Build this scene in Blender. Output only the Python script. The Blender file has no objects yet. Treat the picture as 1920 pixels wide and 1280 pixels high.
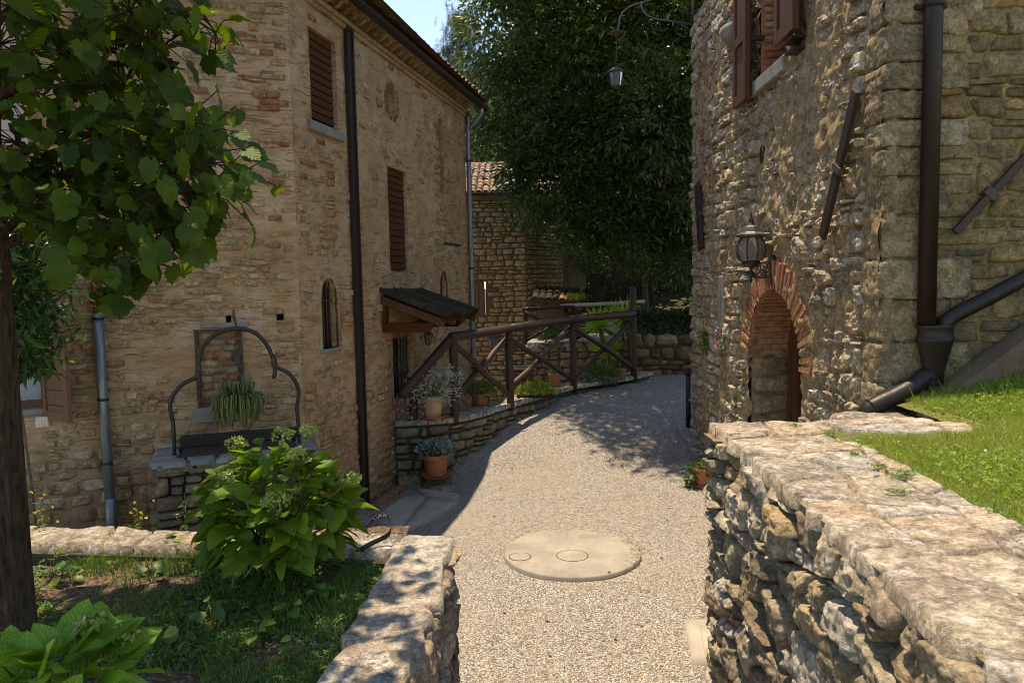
import bpy, math, random
import numpy as np
from mathutils import Vector, Matrix, Euler

# ------------------------------------------------------------------ camera, sky, sun, exposure
S = bpy.context.scene
C = S.collection
rad = math.radians
FPX, EYE, PITCH, ROLL = 1400.0, 2.75, rad(4.41), rad(-1.14)
cam_d = bpy.data.cameras.new('camera')
cam = bpy.data.objects.new('camera', cam_d)
C.objects.link(cam)
cam_d.sensor_width = 36.0
cam_d.lens = 36.0 * FPX / 1920.0
cam_d.clip_start = 0.05
cam_d.clip_end = 2000
cam.matrix_world = Matrix.Translation((0, 0, EYE)) @ Matrix.Rotation(math.pi / 2 - PITCH, 4, 'X') @ Matrix.Rotation(ROLL, 4, 'Z')
S.camera = cam

SUN_FROM = Vector((-0.11, 0.13, 1.0)).normalized()
SUN_EL = math.asin(SUN_FROM.z)
SUN_AZ = math.atan2(SUN_FROM.x, SUN_FROM.y)
world = bpy.data.worlds.new('World')
S.world = world
world.use_nodes = True
wn = world.node_tree
bg = wn.nodes['Background']
sky = wn.nodes.new('ShaderNodeTexSky')
sky.sky_type = 'NISHITA'
sky.sun_disc = False
sky.sun_elevation = SUN_EL
sky.sun_rotation = SUN_AZ
sky.altitude = 2200
sky.air_density = 1.0
sky.dust_density = 0.3
sky.ozone_density = 5.0
wn.links.new(sky.outputs[0], bg.inputs[0])
bg.inputs[1].default_value = 0.15
sd = bpy.data.lights.new('sun', 'SUN')
sd.energy = 2.3
sd.angle = rad(0.55)
sd.color = (1.0, 0.99, 0.97)
sun = bpy.data.objects.new('sun', sd)
sun.rotation_euler = SUN_FROM.to_track_quat('Z', 'Y').to_euler()
sun.location = (0, 0, 20)
C.objects.link(sun)
S.view_settings.view_transform = 'Standard'
S.view_settings.look = 'None'
S.view_settings.gamma = 1
S.view_settings.exposure = 1.55
try:
    S.view_settings.use_white_balance = True          # the photograph is balanced warm
    S.view_settings.white_balance_temperature = 9700
    S.view_settings.white_balance_tint = 12
except Exception:
    pass
try:
    S.view_settings.use_curve_mapping = False
except Exception:
    pass
S.render.engine = 'CYCLES'
S.cycles.max_bounces = 7
S.cycles.diffuse_bounces = 6
S.cycles.transparent_max_bounces = 8
S.cycles.caustics_reflective = False
S.cycles.caustics_refractive = False
S.cycles.use_denoising = True
S.cycles.filter_width = 0.95

random.seed(11)
rng = np.random.default_rng(11)

# ------------------------------------------------------------------ geometry helpers
def n3(v):
    v = np.array(v, float)
    return v / np.linalg.norm(v)

_R = np.array((Matrix.Rotation(math.pi / 2 - PITCH, 3, 'X') @ Matrix.Rotation(ROLL, 3, 'Z')))
_C = np.array([0, 0, EYE])
def ray(px, py):
    return _R @ np.array([(px - 960) / FPX, -(py - 640) / FPX, -1.0])
def atY(px, py, Y):
    d = ray(px, py); return _C + d * (Y / d[1])
def atZ(px, py, z):
    d = ray(px, py); return _C + d * ((z - EYE) / d[2])
def proj(P):
    l = (np.asarray(P, float) - _C) @ _R
    d = np.maximum(-l[..., 2], 1e-3)
    return 960 + FPX * l[..., 0] / d, 640 - FPX * l[..., 1] / d, -l[..., 2]

_perm = np.random.default_rng(5).permutation(512)
_perm = np.concatenate([_perm, _perm]).astype(np.int64)
_val = np.random.default_rng(6).uniform(-1, 1, 512)
def vnoise(P):
    P = np.asarray(P, float)
    i = np.floor(P).astype(np.int64); f = P - i
    f = f * f * (3 - 2 * f)
    i &= 255
    def h(x, y, z):
        return _val[_perm[(_perm[(_perm[x & 255] + y) & 511] + z) & 511]]
    x, y, z = i[..., 0], i[..., 1], i[..., 2]
    u, v, w = f[..., 0], f[..., 1], f[..., 2]
    def L(a, b, t): return a + (b - a) * t
    return L(L(L(h(x, y, z), h(x + 1, y, z), u), L(h(x, y + 1, z), h(x + 1, y + 1, z), u), v),
             L(L(h(x, y, z + 1), h(x + 1, y, z + 1), u), L(h(x, y + 1, z + 1), h(x + 1, y + 1, z + 1), u), v), w)
def fbm(P, o=3, s=1.0):
    P = np.asarray(P, float) * s
    r = 0; a = 1.0; t = 0
    for k in range(o):
        r = r + a * vnoise(P + 31.7 * k); t += a
        P = P * 2.07; a *= 0.5
    return r / t

class Acc:
    """collects geometry (world coordinates) and links it as ONE mesh object"""
    def __init__(s): s.V = []; s.F = []; s.n = 0; s.r = []; s.uv = []; s.mi = []
    def add(s, V, F, rnd=0.5, uv=None, mi=0):
        V = np.asarray(V, float).reshape(-1, 3)
        for f in (F if isinstance(F, list) and len(F) and isinstance(F[0], np.ndarray) and F[0].ndim == 2 else [np.asarray(F, np.int64)]):
            s.F.append(f + s.n); s.mi.append(np.full(len(f), mi))
        s.V.append(V); s.n += len(V)
        s.r.append(np.full(len(V), rnd) if np.isscalar(rnd) else np.asarray(rnd, float))
        s.uv.append(np.zeros((len(V), 2)) if uv is None else np.asarray(uv, float))
        return s
    def mesh(s, name, mats, smooth=True, origin=None):
        V = np.concatenate(s.V)
        if origin is None: origin = (V.min(0) + V.max(0)) / 2
        me = bpy.data.meshes.new(name)
        me.vertices.add(len(V))
        me.vertices.foreach_set('co', (V - origin).astype(np.float32).ravel())
        loops = np.concatenate([f.ravel() for f in s.F]).astype(np.int32)
        cnt = np.concatenate([np.full(len(f), f.shape[1]) for f in s.F])
        st = np.concatenate([[0], np.cumsum(cnt)[:-1]]).astype(np.int32)
        me.loops.add(len(loops)); me.polygons.add(len(cnt))
        me.loops.foreach_set('vertex_index', loops)
        me.polygons.foreach_set('loop_start', st)
        me.polygons.foreach_set('use_smooth', np.full(len(cnt), smooth))
        me.polygons.foreach_set('material_index', np.concatenate(s.mi).astype(np.int32))
        a = me.attributes.new('rnd', 'FLOAT', 'POINT')
        a.data.foreach_set('value', np.concatenate(s.r).astype(np.float32))
        uvl = me.uv_layers.new(name='UVMap')
        uvv = np.concatenate(s.uv).astype(np.float32)
        uvl.data.foreach_set('uv', uvv[loops].ravel())
        me.update(calc_edges=True)
        for m in (mats if isinstance(mats, (list, tuple)) else [mats]): me.materials.append(m)
        return me, origin
    def build(s, name, mats, parent=None, smooth=True, origin=None, **tg):
        if not s.V: return None
        me, o = s.mesh(name, mats, smooth, origin)
        ob = bpy.data.objects.new(name, me)
        C.objects.link(ob)
        put(ob, parent, o)
        for k, v in tg.items(): ob['category' if k == 'cat' else k] = v
        return ob

WLOC = {}
def put(ob, parent, o):
    o = np.array(o, float)
    WLOC[ob.name_full] = o
    if parent is not None:
        ob.parent = parent
        ob.location = o - WLOC[parent.name_full]
    else:
        ob.location = o
def thing(name, label, cat, loc, group=None):
    o = bpy.data.objects.new(name, None); C.objects.link(o)
    o.empty_display_size = 0.1
    put(o, None, loc)
    o['label'] = label; o['category'] = cat
    if group: o['group'] = group
    return o
def link_mesh(name, me, loc, parent=None, rot=None, scale=None, **tg):
    ob = bpy.data.objects.new(name, me); C.objects.link(ob)
    put(ob, parent, loc)
    if rot is not None:
        ob.rotation_mode = 'QUATERNION'; ob.rotation_quaternion = rot
    if scale is not None: ob.scale = (scale,) * 3 if np.isscalar(scale) else scale
    for k, v in tg.items(): ob['category' if k == 'cat' else k] = v
    return ob

def g_box(c, s, ax=None, taper=1.0, bev=0.0):
    """box: centre, full size, axes rows; small chamfer when bev"""
    c = np.array(c, float); h = np.array(s, float) / 2
    if bev <= 0:
        P = np.array([[x, y, z] for z in (-1, 1) for y in (-1, 1) for x in (-1, 1)], float)
        P[P[:, 2] > 0, :2] *= taper
        P *= h
        F = np.array([[0, 2, 3, 1], [4, 5, 7, 6], [0, 1, 5, 4], [2, 6, 7, 3], [0, 4, 6, 2], [1, 3, 7, 5]])
    else:
        b = min(bev, h.min() * 0.9)
        P = []; idx = {}
        for x in (-1, 1):
            for y in (-1, 1):
                for z in (-1, 1):
                    for k in range(3):
                        q = np.array([x, y, z]) * h
                        for j in range(3):
                            if j != k: q[j] -= b * (x, y, z)[j]
                        idx[(x, y, z, k)] = len(P); P.append(q)
        P = np.array(P); F4 = []; F3 = []
        def orient(f):
            f = list(f); q = P[f]; nn = np.cross(q[1] - q[0], q[2] - q[0])
            if nn @ q.mean(0) < 0: f.reverse()
            return f
        for k in range(3):
            i, j = [a for a in range(3) if a != k]
            for sg in (-1, 1):
                cs = []
                for a, b2 in ((-1, -1), (1, -1), (1, 1), (-1, 1)):
                    t = [0, 0, 0]; t[k] = sg; t[i] = a; t[j] = b2
                    cs.append(idx[(*t, k)])
                F4.append(orient(cs))
            for a in (-1, 1):
                for b2 in (-1, 1):
                    t0 = [0, 0, 0]; t0[i] = a; t0[j] = b2; t1 = list(t0); t0[k] = -1; t1[k] = 1
                    F4.append(orient([idx[(*t0, i)], idx[(*t0, j)], idx[(*t1, j)], idx[(*t1, i)]]))
        for x in (-1, 1):
            for y in (-1, 1):
                for z in (-1, 1):
                    F3.append(orient([idx[(x, y, z, 0)], idx[(x, y, z, 1)], idx[(x, y, z, 2)]]))
        F = [np.array(F4), np.array(F3)]
    if ax is not None: P = P @ np.array(ax, float)
    return P + c, F

def g_bar(p0, p1, w, h, up=(0, 0, 1), bev=0.0):
    p0 = np.array(p0, float); p1 = np.array(p1, float)
    d = p1 - p0; L = np.linalg.norm(d); d /= L
    up = np.array(up, float); s = np.cross(d, up); s /= np.linalg.norm(s); u = np.cross(s, d)
    return g_box((p0 + p1) / 2, (L, w, h), np.array([d, s, u]), bev=bev)

def g_tube(path, r, n=10, cap=True, jitter=0.0):
    path = np.array(path, float); m = len(path)
    r = np.full(m, r) if np.isscalar(r) else np.array(r, float)
    T = np.gradient(path, axis=0); T /= np.linalg.norm(T, axis=1)[:, None] + 1e-12
    up = np.array([0, 0, 1.0]) if abs(T[0][2]) < 0.9 else np.array([1.0, 0, 0])
    N = np.cross(T[0], up); N /= np.linalg.norm(N)
    V = []
    ang = np.linspace(0, 2 * np.pi, n, endpoint=False)
    for i in range(m):
        N = N - T[i] * (N @ T[i]); N /= np.linalg.norm(N)
        B = np.cross(T[i], N)
        rr = r[i] * (1 + jitter * rng.uniform(-1, 1, n)) if jitter else r[i]
        V.append(path[i] + (np.cos(ang) * rr)[:, None] * N + (np.sin(ang) * rr)[:, None] * B)
    V = np.concatenate(V)
    i, j = np.meshgrid(np.arange(m - 1), np.arange(n), indexing='ij')
    a = i * n + j; b = i * n + (j + 1) % n
    F = np.stack([a, b, b + n, a + n], -1).reshape(-1, 4)
    FF = [F]
    if cap:
        V = np.concatenate([V, [path[0]], [path[-1]]])
        k = np.arange(n)
        FF.append(np.concatenate([np.stack([np.full(n, m * n), (k + 1) % n, k], -1),
                                  np.stack([np.full(n, m * n + 1), (m - 1) * n + k, (m - 1) * n + (k + 1) % n], -1)]))
    return V, FF

def g_lathe(c, prof, n=24, ax=None):
    """prof: (r, z) list"""
    prof = np.array(prof, float); m = len(prof)
    ang = np.linspace(0, 2 * np.pi, n, endpoint=False)
    V = np.stack([prof[:, 0][:, None] * np.cos(ang), prof[:, 0][:, None] * np.sin(ang), np.repeat(prof[:, 1][:, None], n, 1)], -1).reshape(-1, 3)
    i, j = np.meshgrid(np.arange(m - 1), np.arange(n), indexing='ij')
    a = i * n + j; b = i * n + (j + 1) % n
    F = np.stack([a, b, b + n, a + n], -1).reshape(-1, 4)
    if ax is not None: V = V @ np.array(ax, float)
    return V + np.array(c, float), F

def smooth_path(pts, k=6):
    """Catmull-Rom"""
    P = np.array(pts, float); P = np.vstack([2 * P[0] - P[1], P, 2 * P[-1] - P[-2]])
    out = []
    for i in range(1, len(P) - 2):
        for t in np.linspace(0, 1, k, endpoint=False):
            out.append(0.5 * ((2 * P[i]) + (-P[i - 1] + P[i + 1]) * t + (2 * P[i - 1] - 5 * P[i] + 4 * P[i + 1] - P[i + 2]) * t * t
                              + (-P[i - 1] + 3 * P[i] - 3 * P[i + 1] + P[i + 2]) * t ** 3))
    out.append(P[-2])
    return np.array(out)

class Frame:
    """a plane in space: origin, U, V in the plane, N out of it"""
    def __init__(s, O, U, V=(0, 0, 1), N=None):
        s.O = np.array(O, float); s.U = n3(U); s.V = n3(V)
        s.N = n3(N) if N is not None else np.cross(s.U, s.V)
        s.flip = np.cross(s.U, s.V) @ s.N < 0
    def P(s, u, v, w=0):
        u, v, w = np.broadcast_arrays(np.asarray(u, float), np.asarray(v, float), np.asarray(w, float))
        return s.O + u[..., None] * s.U + v[..., None] * s.V + w[..., None] * s.N
    def hit(s, px, py, w=0):
        d = ray(px, py); O = s.O + s.N * w
        t = (O - _C) @ s.N / (d @ s.N); P = _C + d * t - s.O
        return P @ s.U, P @ s.V
    def box(s, u0, u1, v0, v1, w0, w1, bev=0.0):
        return g_box(s.P((u0 + u1) / 2, (v0 + v1) / 2, (w0 + w1) / 2), (abs(u1 - u0), abs(v1 - v0), abs(w1 - w0)), np.array([s.U, s.V, s.N]), bev=bev)

def quadgrid(nu, nv, flip=False):
    i, j = np.meshgrid(np.arange(nv - 1), np.arange(nu - 1), indexing='ij')
    a = i * nu + j
    F = np.stack([a, a + 1, a + nu + 1, a + nu], -1).reshape(-1, 4)
    return F[:, ::-1] if flip else F

def g_backing(fr, u0, u1, v0, v1, step, amp, mask=None, w=0.0, scale=6.0, eu=(), ev=()):
    """rough sheet on a frame with openings left out (mask(u, v) True = hole)"""
    us = np.linspace(u0, u1, max(2, int(round(abs(u1 - u0) / step)) + 1)); vs = np.linspace(v0, v1, max(2, int(round(abs(v1 - v0) / step)) + 1))
    def ins(a, e):
        e = np.array([x for x in e if a[0] < x < a[-1]])
        if len(e):
            a = a[np.min(np.abs(a[:, None] - e[None]), 1) > step * 0.35]
            a = np.sort(np.concatenate([a, e]))
        return a
    us = ins(us, eu); vs = ins(vs, ev)
    Ug, Vg = np.meshgrid(us, vs)
    P = fr.P(Ug, Vg, w)
    d = fbm(P, 3, scale) * amp
    P = fr.P(Ug, Vg, w + d)
    F = quadgrid(len(us), len(vs), fr.flip)
    if mask is not None:
        cu = (Ug[:-1, :-1] + Ug[1:, 1:]).ravel() / 2; cv = (Vg[:-1, :-1] + Vg[1:, 1:]).ravel() / 2
        F = F[~mask(cu, cv)]
    return P.reshape(-1, 3), F

def courses(u0, u1, v0, v1, h, w, seed=0, wave=0.25, split=0.12, hj=0.35, wj=0.5, tilt=0.15):
    """rubble courses: list of corner quads [(u,v) bl, br, tr, tl]"""
    r = np.random.default_rng(seed)
    lines = [v0]
    while lines[-1] < v1 - h * 0.5: lines.append(lines[-1] + h * r.uniform(1 - hj, 1 + hj))
    lines = np.array(lines); lines = v0 + (lines - v0) * (v1 - v0) / (lines[-1] - v0)
    def yl(k, u):
        if k == 0 or k == len(lines) - 1: return lines[k]
        return lines[k] + wave * h * vnoise(np.array([u / w * 0.6, k * 7.3, seed * 1.7])) 
    out = []
    for k in range(len(lines) - 1):
        u = u0; js = [u0]
        while u < u1 - w * 0.4:
            u += w * r.uniform(1 - wj, 1 + wj); js.append(u)
        js = np.array(js); js = u0 + (js - u0) * (u1 - u0) / (js[-1] - u0)
        tb = [0] + [r.uniform(-tilt, tilt) * h for _ in js[1:-1]] + [0]
        for i in range(len(js) - 1):
            a0, a1 = js[i] - tb[i], js[i + 1] - tb[i + 1]; b0, b1 = js[i] + tb[i], js[i + 1] + tb[i + 1]
            q = [(a0, yl(k, js[i])), (a1, yl(k, js[i + 1])), (b1, yl(k + 1, js[i + 1])), (b0, yl(k + 1, js[i]))]
            if r.random() < split and lines[k + 1] - lines[k] > h * 0.7:
                t = r.uniform(0.35, 0.65)
                m0 = tuple(np.array(q[0]) * (1 - t) + np.array(q[3]) * t); m1 = tuple(np.array(q[1]) * (1 - t) + np.array(q[2]) * t)
                out += [[q[0], q[1], m1, m0], [m0, m1, q[2], q[3]]]
            else: out.append(q)
    return out

def g_stone(fr, q, depth, n=7, rough=0.01, gap=0.012, round_=0.22, sink=0.03, freq=9.0, power=4, wj=0.0, edge=0.10, tilt=0.35, wobs=0.13, pit=0.0):
    """one stone filling quad q on frame fr: rounded outline, domed face, rough surface"""
    q = np.array(q, float)
    t = np.concatenate([[-1], np.linspace(-1 + edge, 1 - edge, n - 2), [1]])
    h_ = math.sin(q[0][0] * 91.7 + q[0][1] * 57.3) * 43758.5; h_ -= math.floor(h_); h2_ = (h_ * 977.0) % 1.0
    A, B = np.meshgrid(t, t)
    a = A * np.sqrt(1 - round_ * B * B); b = B * np.sqrt(1 - round_ * A * A)
    ctr = q.mean(0); sz = max(np.linalg.norm(q[1] - q[0]), 0.02), max(np.linalg.norm(q[3] - q[0]), 0.02)
    sa = 1 - min(gap * 2 / sz[0], 0.5); sb = 1 - min(gap * 2 / sz[1], 0.5)
    x = (a * sa + 1) / 2; y = (b * sb + 1) / 2
    uv = ((1 - x) * (1 - y))[..., None] * q[0] + (x * (1 - y))[..., None] * q[1] + (x * y)[..., None] * q[2] + ((1 - x) * y)[..., None] * q[3]
    m = np.maximum(np.abs(A), np.abs(B))
    wob = np.stack([vnoise(np.stack([uv[..., 0] * 11, uv[..., 1] * 11, np.full(A.shape, 3.1)], -1)),
                    vnoise(np.stack([uv[..., 0] * 11, uv[..., 1] * 11, np.full(A.shape, 9.7)], -1))], -1)
    uv = uv + wob * min(sz) * wobs * (m ** 2)[..., None]
    P0 = fr.P(uv[..., 0], uv[..., 1], 0)
    w = depth * ((1 - m ** power) ** 0.6 + tilt * ((h_ - .5) * A + (h2_ - .5) * B) * (m < .999)) - sink * (m > 0.999)
    nz = fbm(P0, 4, freq)
    rid = 1 - 2.2 * np.abs(vnoise(P0 * freq * 1.9 + 7.7)); rid2 = 1 - 2.2 * np.abs(vnoise(P0 * freq * 4.1 + 3.3))
    w = w + (rough * nz * 1.2 + rough * 0.45 * rid + rough * 0.22 * rid2) * (m < 0.999) + wj
    if pit:
        pn = 1 - 2.4 * np.abs(vnoise(P0 * 26 + 1.3)); pn2 = vnoise(P0 * 47 + 5.1)
        w = w + pit * (pn * .8 + pn2 * .6) * (m < 0.999)
    P = fr.P(uv[..., 0], uv[..., 1], w)
    return P.reshape(-1, 3), quadgrid(n, n, fr.flip)

def score(P):
    """how large a patch shows in the photograph (0 = outside the frame)"""
    x, y, d = proj(P)
    if (d.min() < 0.2) or x.max() < -10 or x.min() > 1930 or y.max() < -10 or y.min() > 1290: return 0.0
    x0, x1, y0, y1 = max(x.min(), 0), min(x.max(), 1920), max(y.min(), 0), min(y.max(), 1280)
    return max(x1 - x0, 0) * max(y1 - y0, 0)

def place_pieces(pieces, mat, parent, name, rest, limit=280, minpx=60.0, smooth=True):
    """pieces: list of (V, F, rnd).  The ones showing largest become objects, the rest one joined part."""
    sc = [score(p[0]) for p in pieces]
    order = np.argsort(sc)[::-1]
    big = set(int(i) for i in order[:limit] if sc[i] > minpx)
    acc = Acc()
    for i, (V, F, r) in enumerate(pieces):
        if i in big: Acc().add(V, F, r).build(name, mat, parent, smooth)
        else: acc.add(V, F, r)
    if acc.V:
        ob = acc.build(rest, mat, parent, smooth)
        ob['kind'] = 'stuff'

# ------------------------------------------------------------------ materials
class NT:
    def __init__(s, name):
        s.m = bpy.data.materials.new(name); s.m.use_nodes = True
        s.t = s.m.node_tree; s.b = s.t.nodes['Principled BSDF']; s.out = s.t.nodes['Material Output']
        s._pos = None
    def n(s, typ, **kw):
        x = s.t.nodes.new(typ)
        for k, v in kw.items():
            if k.startswith('i_'):
                x.inputs[k[2:].replace('_', ' ')].default_value = v
            else: setattr(x, k, v)
        return x
    def l(s, a, b): s.t.links.new(a, b)
    def pos(s):
        if s._pos is None: s._pos = s.n('ShaderNodeNewGeometry').outputs['Position']
        return s._pos
    def mapping(s, sc, src=None):
        m = s.n('ShaderNodeMapping'); s.l(src or s.pos(), m.inputs['Vector']); m.inputs['Scale'].default_value = sc
        return m.outputs[0]
    def noise(s, scale, detail=4, rough=0.6, vec=None, dist=0.0):
        x = s.n('ShaderNodeTexNoise'); x.inputs['Scale'].default_value = scale; x.inputs['Detail'].default_value = detail
        x.inputs['Roughness'].default_value = rough; x.inputs['Distortion'].default_value = dist
        s.l(vec or s.pos(), x.inputs['Vector']); return x.outputs['Fac']
    def voro(s, scale, feature='F1', out='Distance', vec=None, rand=1.0):
        x = s.n('ShaderNodeTexVoronoi', feature=feature); x.inputs['Scale'].default_value = scale; x.inputs['Randomness'].default_value = rand
        s.l(vec or s.pos(), x.inputs['Vector']); return x.outputs[out]
    def ramp(s, fac, stops, interp='LINEAR'):
        x = s.n('ShaderNodeValToRGB'); x.color_ramp.interpolation = interp
        e = x.color_ramp.elements
        while len(e) < len(stops): e.new(0.5)
        for i, (p, c) in enumerate(stops):
            e[i].position = p; e[i].color = (*c, 1) if len(c) == 3 else c
        s.l(fac, x.inputs['Fac']); return x.outputs['Color']
    def math(s, op, a, b=None, c=None, clamp=False):
        x = s.n('ShaderNodeMath', operation=op); x.use_clamp = clamp
        for i, v in enumerate((a, b, c)):
            if v is None: continue
            if isinstance(v, (int, float)): x.inputs[i].default_value = v
            else: s.l(v, x.inputs[i])
        return x.outputs[0]
    def mr(s, v, a, b, c=0.0, d=1.0):
        x = s.n('ShaderNodeMapRange'); s.l(v, x.inputs[0])
        for i, q in enumerate((a, b, c, d)): x.inputs[i + 1].default_value = q
        return x.outputs[0]
    def mix(s, fac, a, b, mode='MIX'):
        x = s.n('ShaderNodeMix', data_type='RGBA', blend_type=mode)
        if isinstance(fac, (int, float)): x.inputs[0].default_value = fac
        else: s.l(fac, x.inputs[0])
        for k, v in ((6, a), (7, b)):
            if isinstance(v, tuple): x.inputs[k].default_value = (*v, 1) if len(v) == 3 else v
            else: s.l(v, x.inputs[k])
        return x.outputs[2]
    def rnd(s):
        a = s.n('ShaderNodeAttribute', attribute_name='rnd').outputs['Fac']
        o = s.n('ShaderNodeObjectInfo').outputs['Random']
        return s.math('FRACT', s.math('ADD', a, o))
    def bump(s, h, strength=0.5, dist=0.01, prev=None):
        x = s.n('ShaderNodeBump'); x.inputs['Strength'].default_value = strength; x.inputs['Distance'].default_value = dist
        s.l(h, x.inputs['Height'])
        if prev is not None: s.l(prev, x.inputs['Normal'])
        return x.outputs['Normal']
    def done(s, col=None, rough=0.85, nrm=None, spec=0.3, metal=0.0):
        if col is not None:
            if isinstance(col, tuple): s.b.inputs['Base Color'].default_value = (*col, 1)
            else: s.l(col, s.b.inputs['Base Color'])
        if isinstance(rough, (int, float)): s.b.inputs['Roughness'].default_value = rough
        else: s.l(rough, s.b.inputs['Roughness'])
        s.b.inputs['Specular IOR Level'].default_value = spec
        s.b.inputs['Metallic'].default_value = metal
        if nrm is not None: s.l(nrm, s.b.inputs['Normal'])
        return s.m

def m_stone(name, cols, grain=60.0, bump=0.5, bdist=0.012, stain=(0.10, 0.085, 0.065), stain_amt=0.5, lichen=None, lich=(0.58, 0.70), streak=False):
    t = NT(name)
    k = len(cols)
    base = t.ramp(t.rnd(), [(i / (k - 1) if k > 1 else 0, c) for i, c in enumerate(cols)])
    n1 = t.noise(3.2, 4, 0.65); n2 = t.noise(13, 6, 0.75, dist=0.6); n3_ = t.noise(grain, 5, 0.8)
    rg = t.n('ShaderNodeTexNoise', noise_type='RIDGED_MULTIFRACTAL'); rg.inputs['Scale'].default_value = 16; rg.inputs['Detail'].default_value = 5
    rg.inputs['Roughness'].default_value = .6; t.l(t.pos(), rg.inputs['Vector']); rgf = rg.outputs['Fac']
    c = t.mix(t.mr(n2, 0.36, 0.66), t.mix(0.66, base, (.03, .022, .014)), t.mix(1.0, base, (1.55, 1.52, 1.46), 'MULTIPLY'))
    c = t.mix(0.80, base, c)
    c = t.mix(t.mr(n1, 0.48, 0.70, 0, stain_amt), c, stain)
    c = t.mix(t.mr(n3_, 0.60, 0.36, 0.0, 0.60), c, (0.035, 0.027, 0.018))
    c = t.mix(t.mr(rgf, .95, 1.5, 0, .30), c, (.03, .024, .018))
    if lichen:
        ln = t.noise(6.5, 7, 0.8, dist=0.9); l2 = t.noise(40, 4, 0.7)
        f = t.math('MULTIPLY', t.mr(ln, lich[0], lich[1]), t.mr(l2, 0.42, 0.54))
        c = t.mix(f, c, lichen)
        d2 = t.noise(9, 7, .8, dist=1.5); c = t.mix(t.mr(d2, .56, .64, 0, .75), c, tuple(x * .6 for x in stain))
    h = t.math('ADD', t.math('MULTIPLY', n2, 1.0), t.math('MULTIPLY', n3_, 0.45))
    h = t.math('SUBTRACT', h, t.math('MULTIPLY', rgf, 0.30))
    return t.done(c, 0.93, t.bump(h, min(1.0, bump * 1.4), bdist * 1.9), 0.15)

def m_plain(name, col, rough=0.6, var=0.25, scale=9.0, bump=0.15, bdist=0.003, spec=0.4, metal=0.0, dark=None, stretch=None, rndvar=0.0):
    t = NT(name)
    vec = t.mapping(stretch) if stretch else None
    n1 = t.noise(scale, 5, 0.65, vec); n2 = t.noise(scale * 7, 3, 0.6, vec)
    d = dark or tuple(x * (1 - var) for x in col); b = tuple(min(1, x * (1 + var)) for x in col)
    c = t.mix(t.mr(n1, 0.3, 0.7), d, b)
    c = t.mix(t.mr(n2, 0.3, 0.7, 0, 0.3), c, d)
    if rndvar: c = t.mix(t.mr(t.rnd(), 0, 1, 0, rndvar), c, tuple(x * 0.45 for x in col))
    h = t.math('ADD', n1, t.math('MULTIPLY', n2, 0.5))
    r = t.mr(n2, 0.2, 0.8, max(0.05, rough - 0.12), min(1, rough + 0.12))
    return t.done(c, r, t.bump(h, bump, bdist) if bump else None, spec, metal)

def m_leaf(name, ca, cb, trans=0.45, tcol=None, rough=0.42, veins=0.0, vein_n=7.0, spec=0.45, cc=None):
    t = NT(name)
    r = t.rnd()
    st = [(0, ca), (1, cb)] if cc is None else [(0, ca), (0.88, cb), (1, cc)]
    c = t.ramp(r, st)
    n1 = t.noise(22, 3, 0.6)
    c = t.mix(t.mr(n1, 0.35, 0.7, 0, 0.35), c, tuple(x * 0.5 for x in ca))
    nrm = None
    if veins:
        uv = t.n('ShaderNodeUVMap').outputs[0]
        sp = t.n('ShaderNodeSeparateXYZ'); t.l(uv, sp.inputs[0])
        au = t.math('ABSOLUTE', t.math('SUBTRACT', sp.outputs[0], 0.5))
        k = t.math('SUBTRACT', t.math('MULTIPLY', sp.outputs[1], vein_n), t.math('MULTIPLY', au, vein_n * 0.9))
        tri = t.math('ABSOLUTE', t.math('SUBTRACT', t.math('FRACT', k), 0.5))      # 0 at vein
        side = t.mr(tri, 0.0, 0.11, 1, 0); mid = t.mr(au, 0.0, 0.022, 1, 0)
        v = t.math('MAXIMUM', side, mid)
        c = t.mix(t.math('MULTIPLY', v, veins * .55), c, tuple(min(1, x * 1.7 + 0.015) for x in cb))
        h = t.math('ADD', t.math('MULTIPLY', tri, 1.2), t.math('MULTIPLY', v, -0.4))
        nrm = t.bump(h, 0.30, 0.004)
    t.done(c, rough, nrm, spec)
    tr = t.n('ShaderNodeBsdfTranslucent')
    tc = t.mix(1.0, c, tcol or (1.0, 1.0, 0.35), 'MULTIPLY') 
    tc = t.mix(0.0, tc, tc)
    g = t.n('ShaderNodeGamma'); t.l(tc, g.inputs[0]); g.inputs[1].default_value = 0.8
    t.l(g.outputs[0], tr.inputs['Color'])
    if nrm is not None: t.l(nrm, tr.inputs['Normal'])
    ms = t.n('ShaderNodeMixShader'); ms.inputs[0].default_value = trans
    t.l(t.b.outputs[0], ms.inputs[1]); t.l(tr.outputs[0], ms.inputs[2]); t.l(ms.outputs[0], t.out.inputs[0])
    return t.m

M = {}
# masonry
M['stone_warm'] = m_stone('warm limestone', grain=45, bump=.8, bdist=.02, cols=[(.66, .53, .36), (.50, .38, .24), (.76, .64, .46), (.42, .34, .25), (.70, .60, .46), (.60, .42, .24), (.80, .72, .58), (.52, .46, .38)], stain_amt=.35)
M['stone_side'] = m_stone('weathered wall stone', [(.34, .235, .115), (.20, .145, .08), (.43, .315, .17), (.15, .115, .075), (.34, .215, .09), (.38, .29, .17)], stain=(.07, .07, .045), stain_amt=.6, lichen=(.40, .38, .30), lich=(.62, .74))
M['stone_rough'] = m_stone('rough lichened stone', [(.48, .38, .25), (.32, .25, .175), (.56, .47, .34), (.24, .195, .145), (.44, .31, .18), (.48, .43, .37), (.60, .53, .42)], grain=45, bump=.6, bdist=.012, stain=(.13, .10, .07), stain_amt=.55, lichen=(.55, .52, .46), lich=(.56, .68))
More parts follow.
